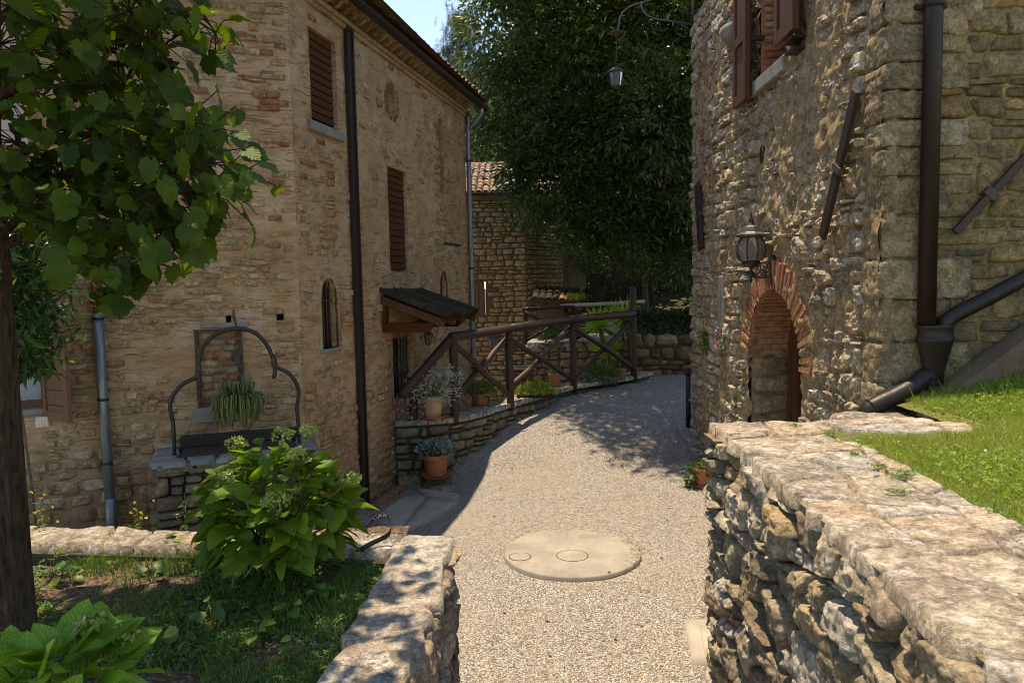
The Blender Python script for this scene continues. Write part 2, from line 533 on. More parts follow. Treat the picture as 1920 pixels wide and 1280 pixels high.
M['stone_cap'] = m_stone('pale capping stone', [(.56, .465, .345), (.43, .36, .28), (.62, .525, .40), (.56, .42, .30), (.46, .41, .35), (.61, .545, .46)], grain=50, bump=.7, bdist=.014, stain=(.16, .13, .10), stain_amt=.7, lichen=(.66, .63, .57), lich=(.5, .66))
M['stone_low'] = m_stone('garden wall stone', [(.32, .26, .17), (.24, .20, .13), (.40, .33, .23), (.20, .17, .12), (.36, .27, .16)], stain=(.07, .06, .04), stain_amt=.5)
M['stone_far'] = m_stone('ochre coursed stone', [(.64, .47, .26), (.54, .38, .20), (.70, .55, .34), (.42, .32, .20), (.66, .42, .19), (.58, .48, .33)], grain=40, stain_amt=.3)
M['mortar_warm'] = m_stone('lime mortar', [(.50, .36, .205), (.50, .36, .205)], grain=90, bump=.7, bdist=.012, stain_amt=.3)
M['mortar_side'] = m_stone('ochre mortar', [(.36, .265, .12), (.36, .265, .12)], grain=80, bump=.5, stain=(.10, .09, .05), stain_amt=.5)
M['mortar_dark'] = m_stone('earthy joint', [(.12, .095, .065), (.12, .095, .065)], grain=60, bump=.8, stain_amt=.5)
M['mortar_far'] = m_stone('sandy joint', [(.20, .15, .09), (.20, .15, .09)], grain=60, stain_amt=.3)
M['brick'] = m_stone('old red brick', [(.42, .17, .09), (.36, .13, .07), (.48, .22, .12), (.33, .15, .09), (.45, .24, .14)], grain=80, bump=.4, bdist=.006, stain=(.45, .36, .26), stain_amt=.4)
M['brick_buff'] = m_stone('buff brick', [(.46, .36, .20), (.42, .29, .16), (.50, .40, .24), (.44, .20, .10), (.38, .29, .18)], grain=80, bump=.4, bdist=.006, stain_amt=.25)
M['tile'] = m_stone('old roof tile', [(.36, .22, .15), (.42, .30, .22), (.28, .18, .13), (.45, .34, .27), (.33, .25, .20)], grain=60, bump=.4, bdist=.006, stain=(.09, .07, .06), stain_amt=.6)
M['tile_dark'] = m_stone('blackened roof tile', [(.040, .030, .022), (.060, .045, .030), (.030, .024, .018), (.10, .078, .045)], grain=60, bump=.8, bdist=.012, stain=(.03, .026, .022), stain_amt=.6, lichen=(.16, .13, .07), lich=(.62, .72))
M['quoin'] = m_stone('squared quoin stone', [(.44, .34, .21), (.36, .275, .165), (.52, .42, .28), (.40, .29, .17)], grain=45, bump=.7, bdist=.016, stain=(.12, .095, .06), stain_amt=.6, lichen=(.46, .42, .34), lich=(.6, .72))

def m_render():
    """thin lime render washed over rubble: tone, blotches, ghost courses"""
    t = NT('weathered lime render')
    co = t.mapping((5.5, 5.5, 17))
    a = t.noise(0.9, 5, 0.6); b = t.noise(2.6, 6, 0.7, dist=0.6); g = t.noise(38, 5, 0.8); rows = t.noise(1.0, 4, 0.65, co, dist=0.5)
    c = t.ramp(a, [(.30, (.44, .26, .135)), (.5, (.55, .35, .19)), (.7, (.63, .44, .265))])
    c = t.mix(t.mr(rows, .42, .62), c, t.mix(.35, c, (.20, .13, .08)))
    c = t.mix(t.mr(b, .50, .62, 0, .75), c, (.60, .45, .29))
    d = t.noise(1.7, 7, 0.8, dist=1.0)
    c = t.mix(t.mr(d, .54, .64, 0, .60), c, (.17, .115, .07))
    c = t.mix(t.mr(g, .35, .62, 0, .38), c, t.mix(.6, c, (.06, .045, .03)))
    cr = t.noise(1.0, 3, .6, t.mapping((4.2, 4.2, 36)), dist=.9); crm = t.math('MULTIPLY', t.mr(cr, .57, .63), t.mr(t.noise(1.4, 4, .6), .42, .56))
    c = t.mix(t.math('MULTIPLY', crm, .55), c, (.13, .08, .045))
    rb = t.noise(1.0, 2, .5, t.mapping((3.0, 3.0, 13)), dist=.3); c = t.mix(t.math('MULTIPLY', t.mr(rb, .60, .66), .45), c, (.46, .20, .10))
    sp = t.n('ShaderNodeSeparateXYZ'); t.l(t.pos(), sp.inputs[0])
    low = t.math('MULTIPLY', t.mr(sp.outputs[2], 1.6, .1), t.mr(t.noise(1.3, 5, .7), .35, .6))
    c = t.mix(t.math('MULTIPLY', low, .55), c, (.16, .125, .09))
    h = t.math('ADD', t.math('MULTIPLY', crm, -.5), t.math('MULTIPLY', rows, .9)) if False else t.math('ADD', t.math('SUBTRACT', t.math('MULTIPLY', rows, .9), t.math('MULTIPLY', crm, .5)), t.math('ADD', t.math('MULTIPLY', b, .6), t.math('MULTIPLY', g, .55)))
    return t.done(c, .95, t.bump(h, .8, .02), .1)
M['render'] = m_render()
M['ghost'] = m_stone('stone under thin render', [(.55, .37, .20), (.47, .31, .165), (.60, .43, .24), (.50, .27, .13), (.44, .31, .17), (.66, .52, .34), (.36, .25, .14)], grain=70, bump=.5, bdist=.008, stain=(.48, .30, .135), stain_amt=.6)

# timber, metal, clay, glass, cloth
M['wood_shutter'] = m_plain('red brown shutter paint', (.105, .036, .013), .75, .35, 5, .25, .004, spec=.15, stretch=(3, 3, 30), rndvar=.35)
M['wood_door'] = m_plain('varnished brown timber', (.105, .040, .018), .5, .4, 4, .2, .003, stretch=(20, 20, 2.5))
M['wood_shut2'] = m_plain('mahogany shutter', (.100, .040, .018), .6, .3, 4, .15, .003, stretch=(18, 18, 3), spec=.25)
M['wood_open'] = m_plain('faded brown shutter', (.19, .095, .052), .6, .3, 4, .2, .003, stretch=(3, 3, 25))
M['wood_fence'] = m_plain('dark stained pole', (.046, .021, .009), .6, .45, 7, .35, .006, spec=.5, stretch=(6, 6, 2))
M['wood_rafter'] = m_plain('old orange rafter', (.11, .046, .022), .7, .4, 6, .3, .004)
M['beam'] = m_plain('dark brown channel', (.032, .020, .015), .55, .3, 4, .15, .002, stretch=(10, 10, 1))
M['iron'] = m_plain('wrought iron', (.020, .018, .017), .5, .4, 14, .3, .002, spec=.5)
M['iron_rust'] = m_plain('rusted iron', (.075, .048, .034), .7, .4, 18, .4, .003)
M['lantern'] = m_plain('aged lantern metal', (.060, .064, .058), .5, .35, 20, .3, .002, spec=.5)
M['pipe_brown'] = m_plain('brown enamelled pipe', (.020, .011, .008), .48, .4, 5, .12, .001, spec=.35)
M['pipe_grey'] = m_plain('zinc pipe', (.22, .23, .235), .42, .3, 4, .1, .001, metal=.5, stretch=(10, 10, 1.5))
M['pipe_rust'] = m_plain('rusty pipe end', (.20, .075, .04), .7, .5, 9, .2, .002)
M['clay'] = m_plain('terracotta', (.52, .20, .095), .75, .16, 6, .12, .002, spec=.2)
M['clay_pale'] = m_plain('pale terracotta', (.52, .36, .22), .8, .25, 6, .2, .002, spec=.2)
M['soil'] = m_plain('potting soil', (.045, .032, .022), .95, .4, 30, .8, .01, spec=.1)
M['concrete'] = m_plain('smooth concrete', (.31, .275, .23), .88, .30, 2.6, .5, .004, spec=.15)
M['slab'] = m_plain('paving slab', (.38, .34, .28), .85, .2, 3, .35, .004, spec=.2)
M['greystone'] = m_plain('grey dressed stone', (.25, .235, .20), .85, .3, 6, .5, .008, spec=.2)
M['plaster_ramp'] = m_plain('grey cement ramp', (.16, .115, .075), .9, .35, 4, .5, .01, spec=.15)
M['cloth'] = m_plain('undyed cloth', (.68, .60, .46), .9, .12, 20, .3, .004, spec=.1)
M['white'] = m_plain('white cord', (.7, .7, .7), .7, .1, 20, 0, .001)
M['strap'] = m_plain('black strap', (.012, .012, .013), .45, .2, 60, .3, .001)
M['print'] = m_plain('white strap print', (.62, .62, .60), .7, .05, 40, 0, .001)
M['dark'] = m_plain('dark interior', (.012, .010, .009), .9, .2, 5, 0, .001)
M['lace'] = m_plain('net curtain', (.34, .36, .38), .9, .15, 25, .2, .004)
M['pink'] = m_plain('faded pink shutter', (.52, .38, .36), .7, .12, 5, .1, .002)
M['bark'] = m_plain('tree bark', (.15, .098, .062), .95, .7, 9, 1.0, .06, spec=.1, stretch=(6, 6, 1.0))
M['bark_pale'] = m_plain('pale tree bark', (.17, .12, .085), .95, .4, 9, .8, .02, spec=.1, stretch=(5, 5, 1.2))
M['stem'] = m_plain('green stem', (.10, .13, .04), .6, .3, 20, .1, .001)
def m_glass():
    t = NT('dark window glass')
    t.done((.02, .024, .028), .06, None, .7); return t.m
M['glass'] = m_glass()
def m_lglass():
    t = NT('hazy lantern glass'); t.done((.50, .49, .42), .25, None, .5)
    t.b.inputs['Transmission Weight'].default_value = .75; t.b.inputs['IOR'].default_value = 1.2; return t.m
M['lglass'] = m_lglass()
# leaves
M['lf_linden'] = m_leaf('lime tree leaf', (.020, .052, .006), (.095, .175, .014), .54, (1.0, .95, .20), .50, .35, 5.5, spec=.3)
M['lf_hyd'] = m_leaf('hydrangea leaf', (.060, .135, .012), (.20, .34, .026), .55, (1.0, .95, .25), .48, .55, 7.5, spec=.35)
M['lf_hyd2'] = m_leaf('young hydrangea leaf', (.12, .27, .022), (.21, .39, .035), .42, (1, 1, .35), .5, 1.2, 8.5)
M['lf_oak'] = m_leaf('evergreen leaf', (.026, .052, .014), (.085, .140, .030), .32, (1, 1, .3), .36, 0, spec=.6, cc=(.16, .25, .045))
M['lf_pine'] = m_leaf('pine needle', (.035, .060, .022), (.07, .10, .035), .2, None, .5)
M['lf_far'] = m_leaf('distant foliage', (.05, .085, .03), (.10, .15, .045), .3, None, .5)
M['lf_shrub'] = m_leaf('glossy shrub leaf', (.03, .085, .02), (.06, .15, .03), .3, (1, 1, .3), .3, 0, spec=.6, cc=(.16, .28, .05))
M['lf_silver'] = m_leaf('silver leaf', (.38, .41, .33), (.55, .57, .47), .15, (1, 1, .8), .7, 0, spec=.2)
M['lf_succ'] = m_leaf('blue green succulent leaf', (.17, .24, .19), (.30, .38, .30), .15, (1, 1, .6), .5, 0)
M['lf_herb'] = m_leaf('herb leaf', (.20, .28, .04), (.32, .40, .07), .3, None, .5, 0)
M['lf_green'] = m_leaf('mid green leaf', (.07, .14, .035), (.14, .23, .06), .3, None, .5, 0)
M['lf_hang'] = m_leaf('hanging succulent', (.10, .15, .04), (.22, .25, .09), .2, None, .5, 0)
M['lf_yucca'] = m_leaf('yucca blade', (.34, .52, .05), (.50, .66, .09), .40, None, .35, 0)
M['lf_grass'] = m_leaf('grass blade', (.17, .26, .028), (.30, .40, .050), .4, None, .5, 0, cc=(.36, .33, .12))
M['lf_clover'] = m_leaf('clover leaf', (.16, .26, .03), (.26, .38, .05), .35, None, .5, 0)
M['lf_weed'] = m_leaf('weed leaf', (.045, .12, .025), (.13, .25, .04), .35, None, .5, 0, cc=(.30, .30, .06))
M['lf_hedge'] = m_leaf('hedge leaf', (.020, .045, .012), (.05, .09, .022), .2, None, .5, 0)
M['fl_yellow'] = m_leaf('yellow petal', (.75, .50, .03), (.80, .60, .05), .3, (1, 1, 1), .6, 0)
M['fl_white'] = m_leaf('white petal', (.75, .75, .70), (.8, .8, .75), .2, (1, 1, 1), .6, 0)
M['fl_pink'] = m_leaf('pink petal', (.62, .12, .42), (.72, .25, .52), .3, (1, .8, 1), .6, 0)
M['fl_hyd'] = m_leaf('green hydrangea bud', (.20, .27, .04), (.33, .38, .09), .25, (1, 1, .7), .6, 0, cc=(.58, .36, .24))

def m_ground(name, cols, grain_scale, soil=None, bumpd=.012):
    t = NT(name)
    x = t.n('ShaderNodeTexVoronoi', feature='F1'); x.inputs['Scale'].default_value = grain_scale; t.l(t.pos(), x.inputs['Vector'])
    hs = t.n('ShaderNodeSeparateColor'); t.l(x.outputs['Color'], hs.inputs[0])
    k = len(cols)
    c = t.ramp(hs.outputs[0], [(i / (k - 1), q) for i, q in enumerate(cols)])
    edge = t.mr(x.outputs['Distance'], .3, .8, 0, .85)
    c = t.mix(edge, c, tuple(q * .35 for q in cols[0]))
    big = t.noise(.8, 6, .65)
    c = t.mix(t.mr(big, .45, .68, 0, .6), c, t.mix(.55, c, soil or cols[0]))
    sm = t.noise(4.5, 5, .7); c = t.mix(t.mr(sm, .56, .68, 0, .45), c, t.mix(.6, c, soil or cols[0]))
    h = t.math('SUBTRACT', 1.0, x.outputs['Distance'])
    h2 = t.noise(9, 4, .6)
    return t.done(c, .9, t.bump(h2, .3, .03, t.bump(h, .9, bumpd)), .2)
M['gravel'] = m_ground('pale pea gravel', [(.15, .125, .10), (.38, .345, .30), (.53, .49, .44), (.26, .22, .18), (.72, .69, .64), (.43, .395, .36)], 78, (.36, .29, .22), .014)
M['earth'] = m_ground('dry bed soil', [(.11, .068, .042), (.17, .11, .07), (.24, .16, .10), (.08, .052, .032)], 45, (.10, .07, .045), .015)
M['turf'] = m_ground('turf floor', [(.10, .13, .025), (.15, .19, .035), (.19, .20, .05), (.14, .11, .05)], 60, (.10, .085, .045), .01)
M['hill'] = m_ground('leaf littered slope', [(.06, .055, .022), (.085, .08, .03), (.045, .05, .018), (.11, .095, .04)], 14, (.10, .10, .04), .05)
M['pebble'] = m_stone('loose pebble', [(.30, .22, .16), (.58, .48, .37), (.80, .72, .60), (.46, .34, .25), (.66, .60, .52)], bump=.1, stain_amt=.1)

def g_block(c, size, ax, n=9, rough=.01, freq=9.0, k=9, pit=.006):
    """rough squared block: displaced rounded cube"""
    t = np.linspace(-1, 1, n); A, B = np.meshgrid(t, t); V = []; F = []; o = 0
    for i in range(3):
        for sg in (-1, 1):
            p = np.zeros((n, n, 3)); p[..., i] = sg; p[..., (i + 1) % 3] = A; p[..., (i + 2) % 3] = B
            p = p / (np.abs(p) ** k).sum(-1, keepdims=True) ** (1 / k)
            V.append(p.reshape(-1, 3)); F.append((quadgrid(n, n) if sg > 0 else quadgrid(n, n)[:, ::-1]) + o); o += n * n
    P = np.concatenate(V); W = (P * np.array(size) / 2) @ np.array(ax) + np.array(c); dn = n3v(P) @ np.array(ax)
    d = rough * fbm(W, 3, freq) + pit * (1 - 2.4 * np.abs(vnoise(W * 26 + 1.3)))
    return W + dn * d[:, None], np.concatenate(F)
def n3v(P): return P / np.linalg.norm(P, axis=-1, keepdims=True)

class CurveFrame:
    """a face (or top) that follows a plan curve; u = length along it"""
    def __init__(s, pts, top=False, ztop=None):
        s.c = smooth_path(np.array(pts, float), 8)
        d = np.linalg.norm(np.diff(s.c, axis=0), axis=1); s.s = np.concatenate([[0], np.cumsum(d)]); s.L = s.s[-1]
        T = np.gradient(s.c, axis=0); T /= np.linalg.norm(T, axis=1)[:, None]; s.T = T
        s.top = top; s.zt = ztop; s.flip = False
    def base(s, u):
        x = np.interp(u, s.s, s.c[:, 0]); y = np.interp(u, s.s, s.c[:, 1])
        tx = np.interp(u, s.s, s.T[:, 0]); ty = np.interp(u, s.s, s.T[:, 1])
        return x, y, ty, -tx          # outward (towards the path) normal
    def P(s, u, v, w=0):
        u, v, w = np.broadcast_arrays(np.asarray(u, float), np.asarray(v, float), np.asarray(w, float))
        x, y, nx, ny = s.base(u)
        if s.top: return np.stack([x - nx * v, y - ny * v, s.zt(x) + w], -1)
        return np.stack([x + nx * w, y + ny * w, v], -1)

def sstep(a, b, x):
    t = np.clip((np.asarray(x, float) - a) / (b - a), 0, 1); return t * t * (3 - 2 * t)

# ------------------------------------------------------------------ ground
def zg(x, y):
    z = np.interp(y, [0, 8, 9, 10, 10.7, 11.5, 12.5, 14.2, 16, 40], [0, 0, .05, .20, .38, .56, .74, .93, 1.0, 1.2])
    k = sstep(10.0, 10.6, y)
    return z * (sstep(-1.55, -.75, x) * k + sstep(-.95, -.1, x) * (1 - k))
LOWPTS = [(-1.66, 10.2), (-1.37, 10.25), (-1.0, 10.32), (-.72, 10.50), (-.45, 10.85), (-.03, 11.6), (.5, 12.3), (1.06, 12.93), (1.65, 13.35), (2.2, 13.68), (2.7, 14.25)]
LOWZT = lambda x: np.interp(x, [-2, 0, 1.06, 2.2, 3], [.88, .88, .95, 1.0, 1.02])
LF = CurveFrame(LOWPTS); LT = CurveFrame(LOWPTS, True, LOWZT)

def sheet(name, xs, ys, zf, mat, amp=0.0, freq=2.0, kind='structure', xl=None):
    X, Y = np.meshgrid(xs, ys)
    if xl is not None:
        lo = xl(Y[:, :1]); X = lo + (X - X[:, :1]) / (X[:, -1:] - X[:, :1]) * (X[:, -1:] - lo)
    Z = zf(X, Y) + (amp * fbm(np.stack([X, Y, X * 0], -1), 3, freq) if amp else 0)
    P = np.stack([X, Y, Z], -1).reshape(-1, 3)
    ob = Acc().add(P, quadgrid(len(xs), len(ys))).build(name, mat)
    ob['kind'] = kind
    return ob

sheet('ground', np.linspace(-300, 300, 31), np.linspace(-100, 500, 31), lambda x, y: x * 0 - .45, M['earth'])
sheet('lower_yard', np.linspace(-3, 4, 40), np.linspace(10.0, 18.5, 40), lambda x, y: x * 0 - .30, M['gravel'], .02)
_lc = LF.c
def xleft(Y):
    return np.where(Y < 10.24, -1.74, np.interp(Y, _lc[:, 1], _lc[:, 0]) - .08)
sheet('gravel_path', np.linspace(-7, 6.5, 150), np.concatenate([np.linspace(-1, 4, 20), np.linspace(4.05, 10.2, 200), np.linspace(10.25, 14.4, 130)]), zg, M['gravel'], .025, 1.6, xl=xleft)

sheet('gravel_court', np.linspace(-9, -1.74, 60), np.linspace(-1, 10.2, 90), zg, M['gravel'], .025, 1.6)

# loose pebbles on the path: nobody could count them
def pebbles():
    n = 30000
    Y = rng.uniform(4.6, 13.5, n) ; Y = 4.7 + (13.2 - 4.7) * rng.random(n) ** 1.8
    X = rng.uniform(-.4, 1, n) * 0 + rng.uniform(-1.3, 3.0, n)
    k = (X > np.interp(Y, _lc[:, 1], _lc[:, 0]) + .04) | (Y < 10.1)
    k &= ~((X < 1.3) & (X > -.2) & (((X - .58) / .72) ** 2 + ((Y - 7.37) / .74) ** 2 < 1))
    k &= ~((Y < 5.0) & (X > 1.2))
    k &= ~((X < -.72) & (Y < 9.9) & (Y > 7.6))
    X, Y = X[k], Y[k]; n = len(X)
    P = np.stack([X, Y, X * 0], -1)
    Z = zg(X, Y) + .025 * fbm(P, 3, 1.6)
    r = rng.uniform(.005, .011, n)
    O = np.array([[1, 0, 0], [-1, 0, 0], [0, 1, 0], [0, -1, 0], [0, 0, 1], [0, 0, -1]], float)
    F = np.array([[0, 2, 4], [2, 1, 4], [1, 3, 4], [3, 0, 4]])
    V = O[None] * r[:, None, None] * rng.uniform(.6, 1.3, (n, 6, 3)) * np.array([1, 1, .7])
    a = rng.uniform(0, 6.28, n); c, s = np.cos(a)[:, None], np.sin(a)[:, None]
    V = np.stack([V[..., 0] * c - V[..., 1] * s, V[..., 0] * s + V[..., 1] * c, V[..., 2]], -1)
    V = V + np.stack([X, Y, Z + .002], -1)[:, None]
    FF = (F[None] + (np.arange(n) * 6)[:, None, None]).reshape(-1, 3)
    ob = Acc().add(V.reshape(-1, 3), FF, np.repeat(rng.random(n), 6)).build('gravel', M['pebble'], smooth=False)
    ob['kind'] = 'stuff'; ob['label'] = 'loose pale pebbles strewn over the gravel path'; ob['category'] = 'gravel'
pebbles()

# hillside behind, rising under the trees
def zhill(x, y):
    z = 1.35 + np.maximum(0, y - 16.5) * .30 + np.maximum(0, y - 26) * .25 + .05 * np.maximum(0, x - 1) * np.clip((y - 16) / 6, 0, 1)
    z = z + .35 * fbm(np.stack([x, y, x * 0], -1), 3, .35) * np.clip((y - 16) / 3, 0, 1)
    lowl = 1 - sstep(-.2, 1.6, x - 0 * y)
    z = z * 1.0 - lowl * 1.6 * np.clip((24 - y) / 8, 0, 1)
    return np.minimum(z, 16)
sheet('hillside', np.linspace(1.35, 45, 90), np.concatenate([np.linspace(18.4, 26, 60), np.linspace(26.5, 75, 60)]), zhill, M['hill'], .06, 3.0)
sheet('rear_slope', np.linspace(-45, 1.35, 60), np.linspace(24.5, 75, 60), zhill, M['hill'], .06, 3.0)
sheet('hill_terrace', np.linspace(2.35, 16, 40), np.linspace(14.5, 18.4, 24), lambda x, y: 1.66 + (zhill(x, x * 0 + 18.4) - 1.66) * np.clip((y - 15.2) / 3.2, 0, 1), M['hill'], .03, 3.0)
sheet('upper_terrace', np.linspace(.32, 2.5, 10), np.linspace(15.86, 18.5, 12), lambda x, y: 1.45 + .02 * x, M['gravel'], .01)

# ------------------------------------------------------------------ frames of the buildings
_a = rad(13.5)
LW = Frame((-2.23, 7.89, 0), (math.sin(_a), math.cos(_a), 0), N=(math.cos(_a), -math.sin(_a), 0))
FW = Frame((-2.23, 7.89, 0), (-.934, -.358, 0), N=(.358, -.934, 0))
RW = Frame((2.58, 5.16, 0), (.028, 1, 0), N=(-1, .028, 0))
SW = Frame((2.58, 5.16, 0), (1, -.028, 0), N=(-.028, -1, 0))

def rect_hole(u0, u1, v0, v1):
    return lambda u, v: (u > u0) & (u < u1) & (v > v0) & (v < v1)
def arch_hole(uc, hw, v0, vs, rise=None):
    rise = rise or hw
    return lambda u, v: ((abs(u - uc) < hw) & (v > v0) & (v <= vs)) | ((((u - uc) / hw) ** 2 + ((v - vs) / rise) ** 2 < 1) & (v > vs))
def anyof(hs):
    def f(u, v):
        r = np.zeros(np.shape(u), bool)
        for h in hs: r = r | h(u, v)
        return r
    return f
def arch_outline(uc, hw, v0, vs, rise=None, n=14):
    rise = rise or hw
    a = np.linspace(0, np.pi, n)
    return [(uc + hw, v0)] + [(uc + hw * math.cos(t), vs + rise * math.sin(t)) for t in a] + [(uc - hw, v0)]
def rect_outline(u0, u1, v0, v1): return [(u0, v0), (u1, v0), (u1, v1), (u0, v1)]
def g_reveal(fr, out, w0, w1, back=True):
    o = np.array(out); n = len(o)
    A = fr.P(o[:, 0], o[:, 1], w0); B = fr.P(o[:, 0], o[:, 1], w1)
    k = np.arange(n); F = np.stack([k, (k + 1) % n, (k + 1) % n + n, k + n], -1)
    V = np.concatenate([A, B]); FF = [F]
    if back:
        V = np.concatenate([V, [B.mean(0)]]); FF.append(np.stack([k + n, (k + 1) % n + n, np.full(n, 2 * n)], -1))
    return V, FF
def g_band(fr, out, width, w0, w1, closed=False, uc=None, vc=None):
    """trim following an outline: pushed outward by width"""
    o = np.array(out, float); c = np.array([uc if uc is not None else o[:, 0].mean(), vc if vc is not None else o[:, 1].mean()])
    T = np.gradient(o, axis=0); N = np.stack([T[:, 1], -T[:, 0]], -1); N /= np.linalg.norm(N, axis=1)[:, None]
    sg = np.sign(((o - c) * N).sum(1)); N *= sg[:, None]
    q = o + N * width; n = len(o)
    V = np.concatenate([fr.P(o[:, 0], o[:, 1], w1), fr.P(q[:, 0], q[:, 1], w1), fr.P(q[:, 0], q[:, 1], w0), fr.P(o[:, 0], o[:, 1], w0)])
    k = np.arange(n if closed else n - 1); kk = (k + 1) % n
    FF = [np.concatenate([np.stack([k + a * n, kk + a * n, kk + ((a + 1) % 4) * n, k + ((a + 1) % 4) * n], -1) for a in range(4)])]
    if not closed: FF.append(np.array([[0, n, 2 * n, 3 * n], [n - 1, 2 * n - 1, 3 * n - 1, 4 * n - 1]]))
    return V, FF

def g_tile(p0, p1, r0, r1, up=(0, 0, 1), n=7, th=.012, arc=1.0):
    p0 = np.array(p0, float); p1 = np.array(p1, float)
    d = n3(p1 - p0); s = n3(np.cross(d, up)); u = np.cross(s, d)
    a = np.linspace(-arc, arc, n) * np.pi / 2
    V = []
    for p, r in ((p0, r0), (p1, r1)):
        for rr in (r, r - th):
            V.append(p + np.sin(a)[:, None] * rr * s + (np.cos(a)[:, None] * rr - r * .35) * u)
    V = np.concatenate(V); k = np.arange(n - 1)
    F = [np.concatenate([np.stack([k, k + 1, k + 1 + 2 * n, k + 2 * n], -1), np.stack([k + n, k + 3 * n, k + 1 + 3 * n, k + 1 + n], -1),
                         np.stack([k, k + n, k + 1 + n, k + 1], -1), np.stack([k + 2 * n, k + 1 + 2 * n, k + 1 + 3 * n, k + 3 * n], -1)])]
    return V, F

def part(parent, name, mat, geo, smooth=False, rnd=None, **tg):
    a = Acc()
    for g in (geo if isinstance(geo, list) else [geo]): a.add(g[0], g[1], rng.random() if rnd is None else rnd)
    return a.build(name, mat, parent, smooth, **tg)

def plank_shutter(house, fr, u0, u1, v0, v1, w0, rows, mat, label=None, frame=False):
    """closed shutter of horizontal boards, each board a piece of its own"""
    bk = part(house, 'shutter', mat, [fr.box(u0, u1, v0, v1, w0, w0 + .012)], rnd=.2)
    if label: bk['label'] = label
    h = (v1 - v0) / rows
    for k in range(rows):
        a, b = v0 + k * h, v0 + (k + 1) * h - .008
        V, F = fr.box(u0 + .004, u1 - .004, a, b, w0 + .014, w0 + .036, bev=.006)
        V = V + fr.N * ((V @ fr.V - (a + fr.O @ fr.V)) / h * -.010)[:, None]       # each board laps a little over the next
        part(bk, 'board', mat, (V, F))
    return bk

# ------------------------------------------------------------------ the long rendered house on the left
house = thing('rendered_stone_house', 'long two storey house with worn ochre render over rubble, brick eave and red brown shutters', 'house', (-2.23, 7.89, 0))
LEN, ZT = 6.18, 5.92
openL = dict(usht=(.40, 1.03, 4.56, 5.56), lsh=(2.46, 3.15, 2.96, 4.38), slot=(4.70, 4.88, 4.26, 5.47), barwin=(2.45, 3.07, 1.20, 2.02))
A1 = (.645, .20, 2.06, 2.62, .24)          # arched window: centre, half width, sill, spring, rise
A2 = (4.72, .21, 2.2, 2.74, .24)
OC = (2.70, 5.28, .19, .20)                # oculus
holesL = [rect_hole(*v) for v in openL.values()] + [arch_hole(*A1), arch_hole(*A2), lambda u, v: ((u - OC[0]) / OC[2]) ** 2 + ((v - OC[1]) / OC[3]) ** 2 < 1]
eu = [x for v in openL.values() for x in v[:2]] + [A1[0] - A1[1], A1[0] + A1[1], A2[0] - A2[1], A2[0] + A2[1]]
ev = [x for v in openL.values() for x in v[2:]] + [A1[2]]
openF = dict(infill=(.60, 1.03, 1.56, 2.33), win=(2.37, 3.22, 1.66, 2.85), up=(2.75, 3.5, 4.1, 5.3), h1=(.685, .735, 2.40, 2.50), h2=(.17, .24, 2.42, 2.50))
holesF = [rect_hole(*v) for v in openF.values()]
acc = Acc()
acc.add(*g_backing(LW, 0, LEN, -.4, ZT + .3, .045, .022, anyof(holesL), 0, 4.0, eu, ev))
acc.add(*g_backing(FW, 0, 6.5, -.4, ZT + .3, .045, .028, anyof(holesF), 0, 4.0, [x for v in openF.values() for x in v[:2]], [x for v in openF.values() for x in v[2:]]))
EW = Frame(LW.P(LEN, 0, 0), -FW.N * 0 + np.array([-math.cos(_a), math.sin(_a), 0]), N=LW.U)
acc.add(*g_backing(EW, 0, 6.0, -.4, ZT + .3, .15, .02))
p_l = FW.P(6.5, 0, 0); p_b = EW.P(6.0, 0, 0)
BWf = Frame(p_l, p_b - p_l, N=(-1, .2, 0))
acc.add(*g_backing(BWf, 0, np.linalg.norm(p_b - p_l), -.4, ZT + .3, .3, .02))
acc.build('wall', M['render'], house)

# ghost stones and bricks that show through the render
def ghosts(fr, u0, u1, zones, holes, seed, name='stone'):
    out = []
    r = np.random.default_rng(seed)
    for (a, b, c, d, h, w, dens, dep) in zones:
        for q in courses(a, b, c, d, h, w, seed + int(h * 100), split=.1):
            q = np.array(q); m = q.mean(0)
            if any(hh(m[0], m[1]) or hh(q[0][0], q[0][1]) or hh(q[2][0], q[2][1]) or hh(q[1][0], q[1][1]) or hh(q[3][0], q[3][1]) for hh in holes): continue
            f = vnoise(np.array([m[0] * 1.7 + seed, m[1] * 1.7, .5])) * .5 + .5
            if r.random() > dens * (.35 + 1.3 * f): continue
            q = (q - m) * r.uniform(.72, .96) + m
            V, F = g_stone(fr, q, r.uniform(.4, 1) * dep, 8, .006, .003, .14, .03, 14, 14, wj=.010, edge=.07, tilt=.3)
            out.append((V, F, r.random()))
    return out
pc = ghosts(LW, 0, LEN, [(.03, LEN - .03, 0, 2.0, .09, .20, .40, .015), (.03, .9, 3.1, 4.3, .075, .17, .60, .012), (3.2, LEN - .03, 2.0, 3.4, .09, .17, .32, .012), (4.4, 5.1, 3.2, 5.6, .10, .2, .5, .012),
                          (.9, 2.4, 2.0, 5.7, .10, .2, .10, .010), (3.2, LEN - .03, 3.4, 5.7, .10, .2, .12, .010)], holesL, 21)
place_pieces(pc, M['ghost'], house, 'stone', 'half_buried_stones', 130, 40)
pc = ghosts(FW, 0, 2, [(.03, 4.2, 0, .95, .12, .26, .95, .026), (.03, 4.2, .95, 3.4, .075, .18, .55, .015), (.03, 4.2, 3.4, 5.8, .065, .19, .34, .010)], holesF + [rect_hole(.5, 1.15, 1.4, 2.45)], 33)
place_pieces(pc, M['ghost'], house, 'stone', 'half_buried_stones', 290, 30)
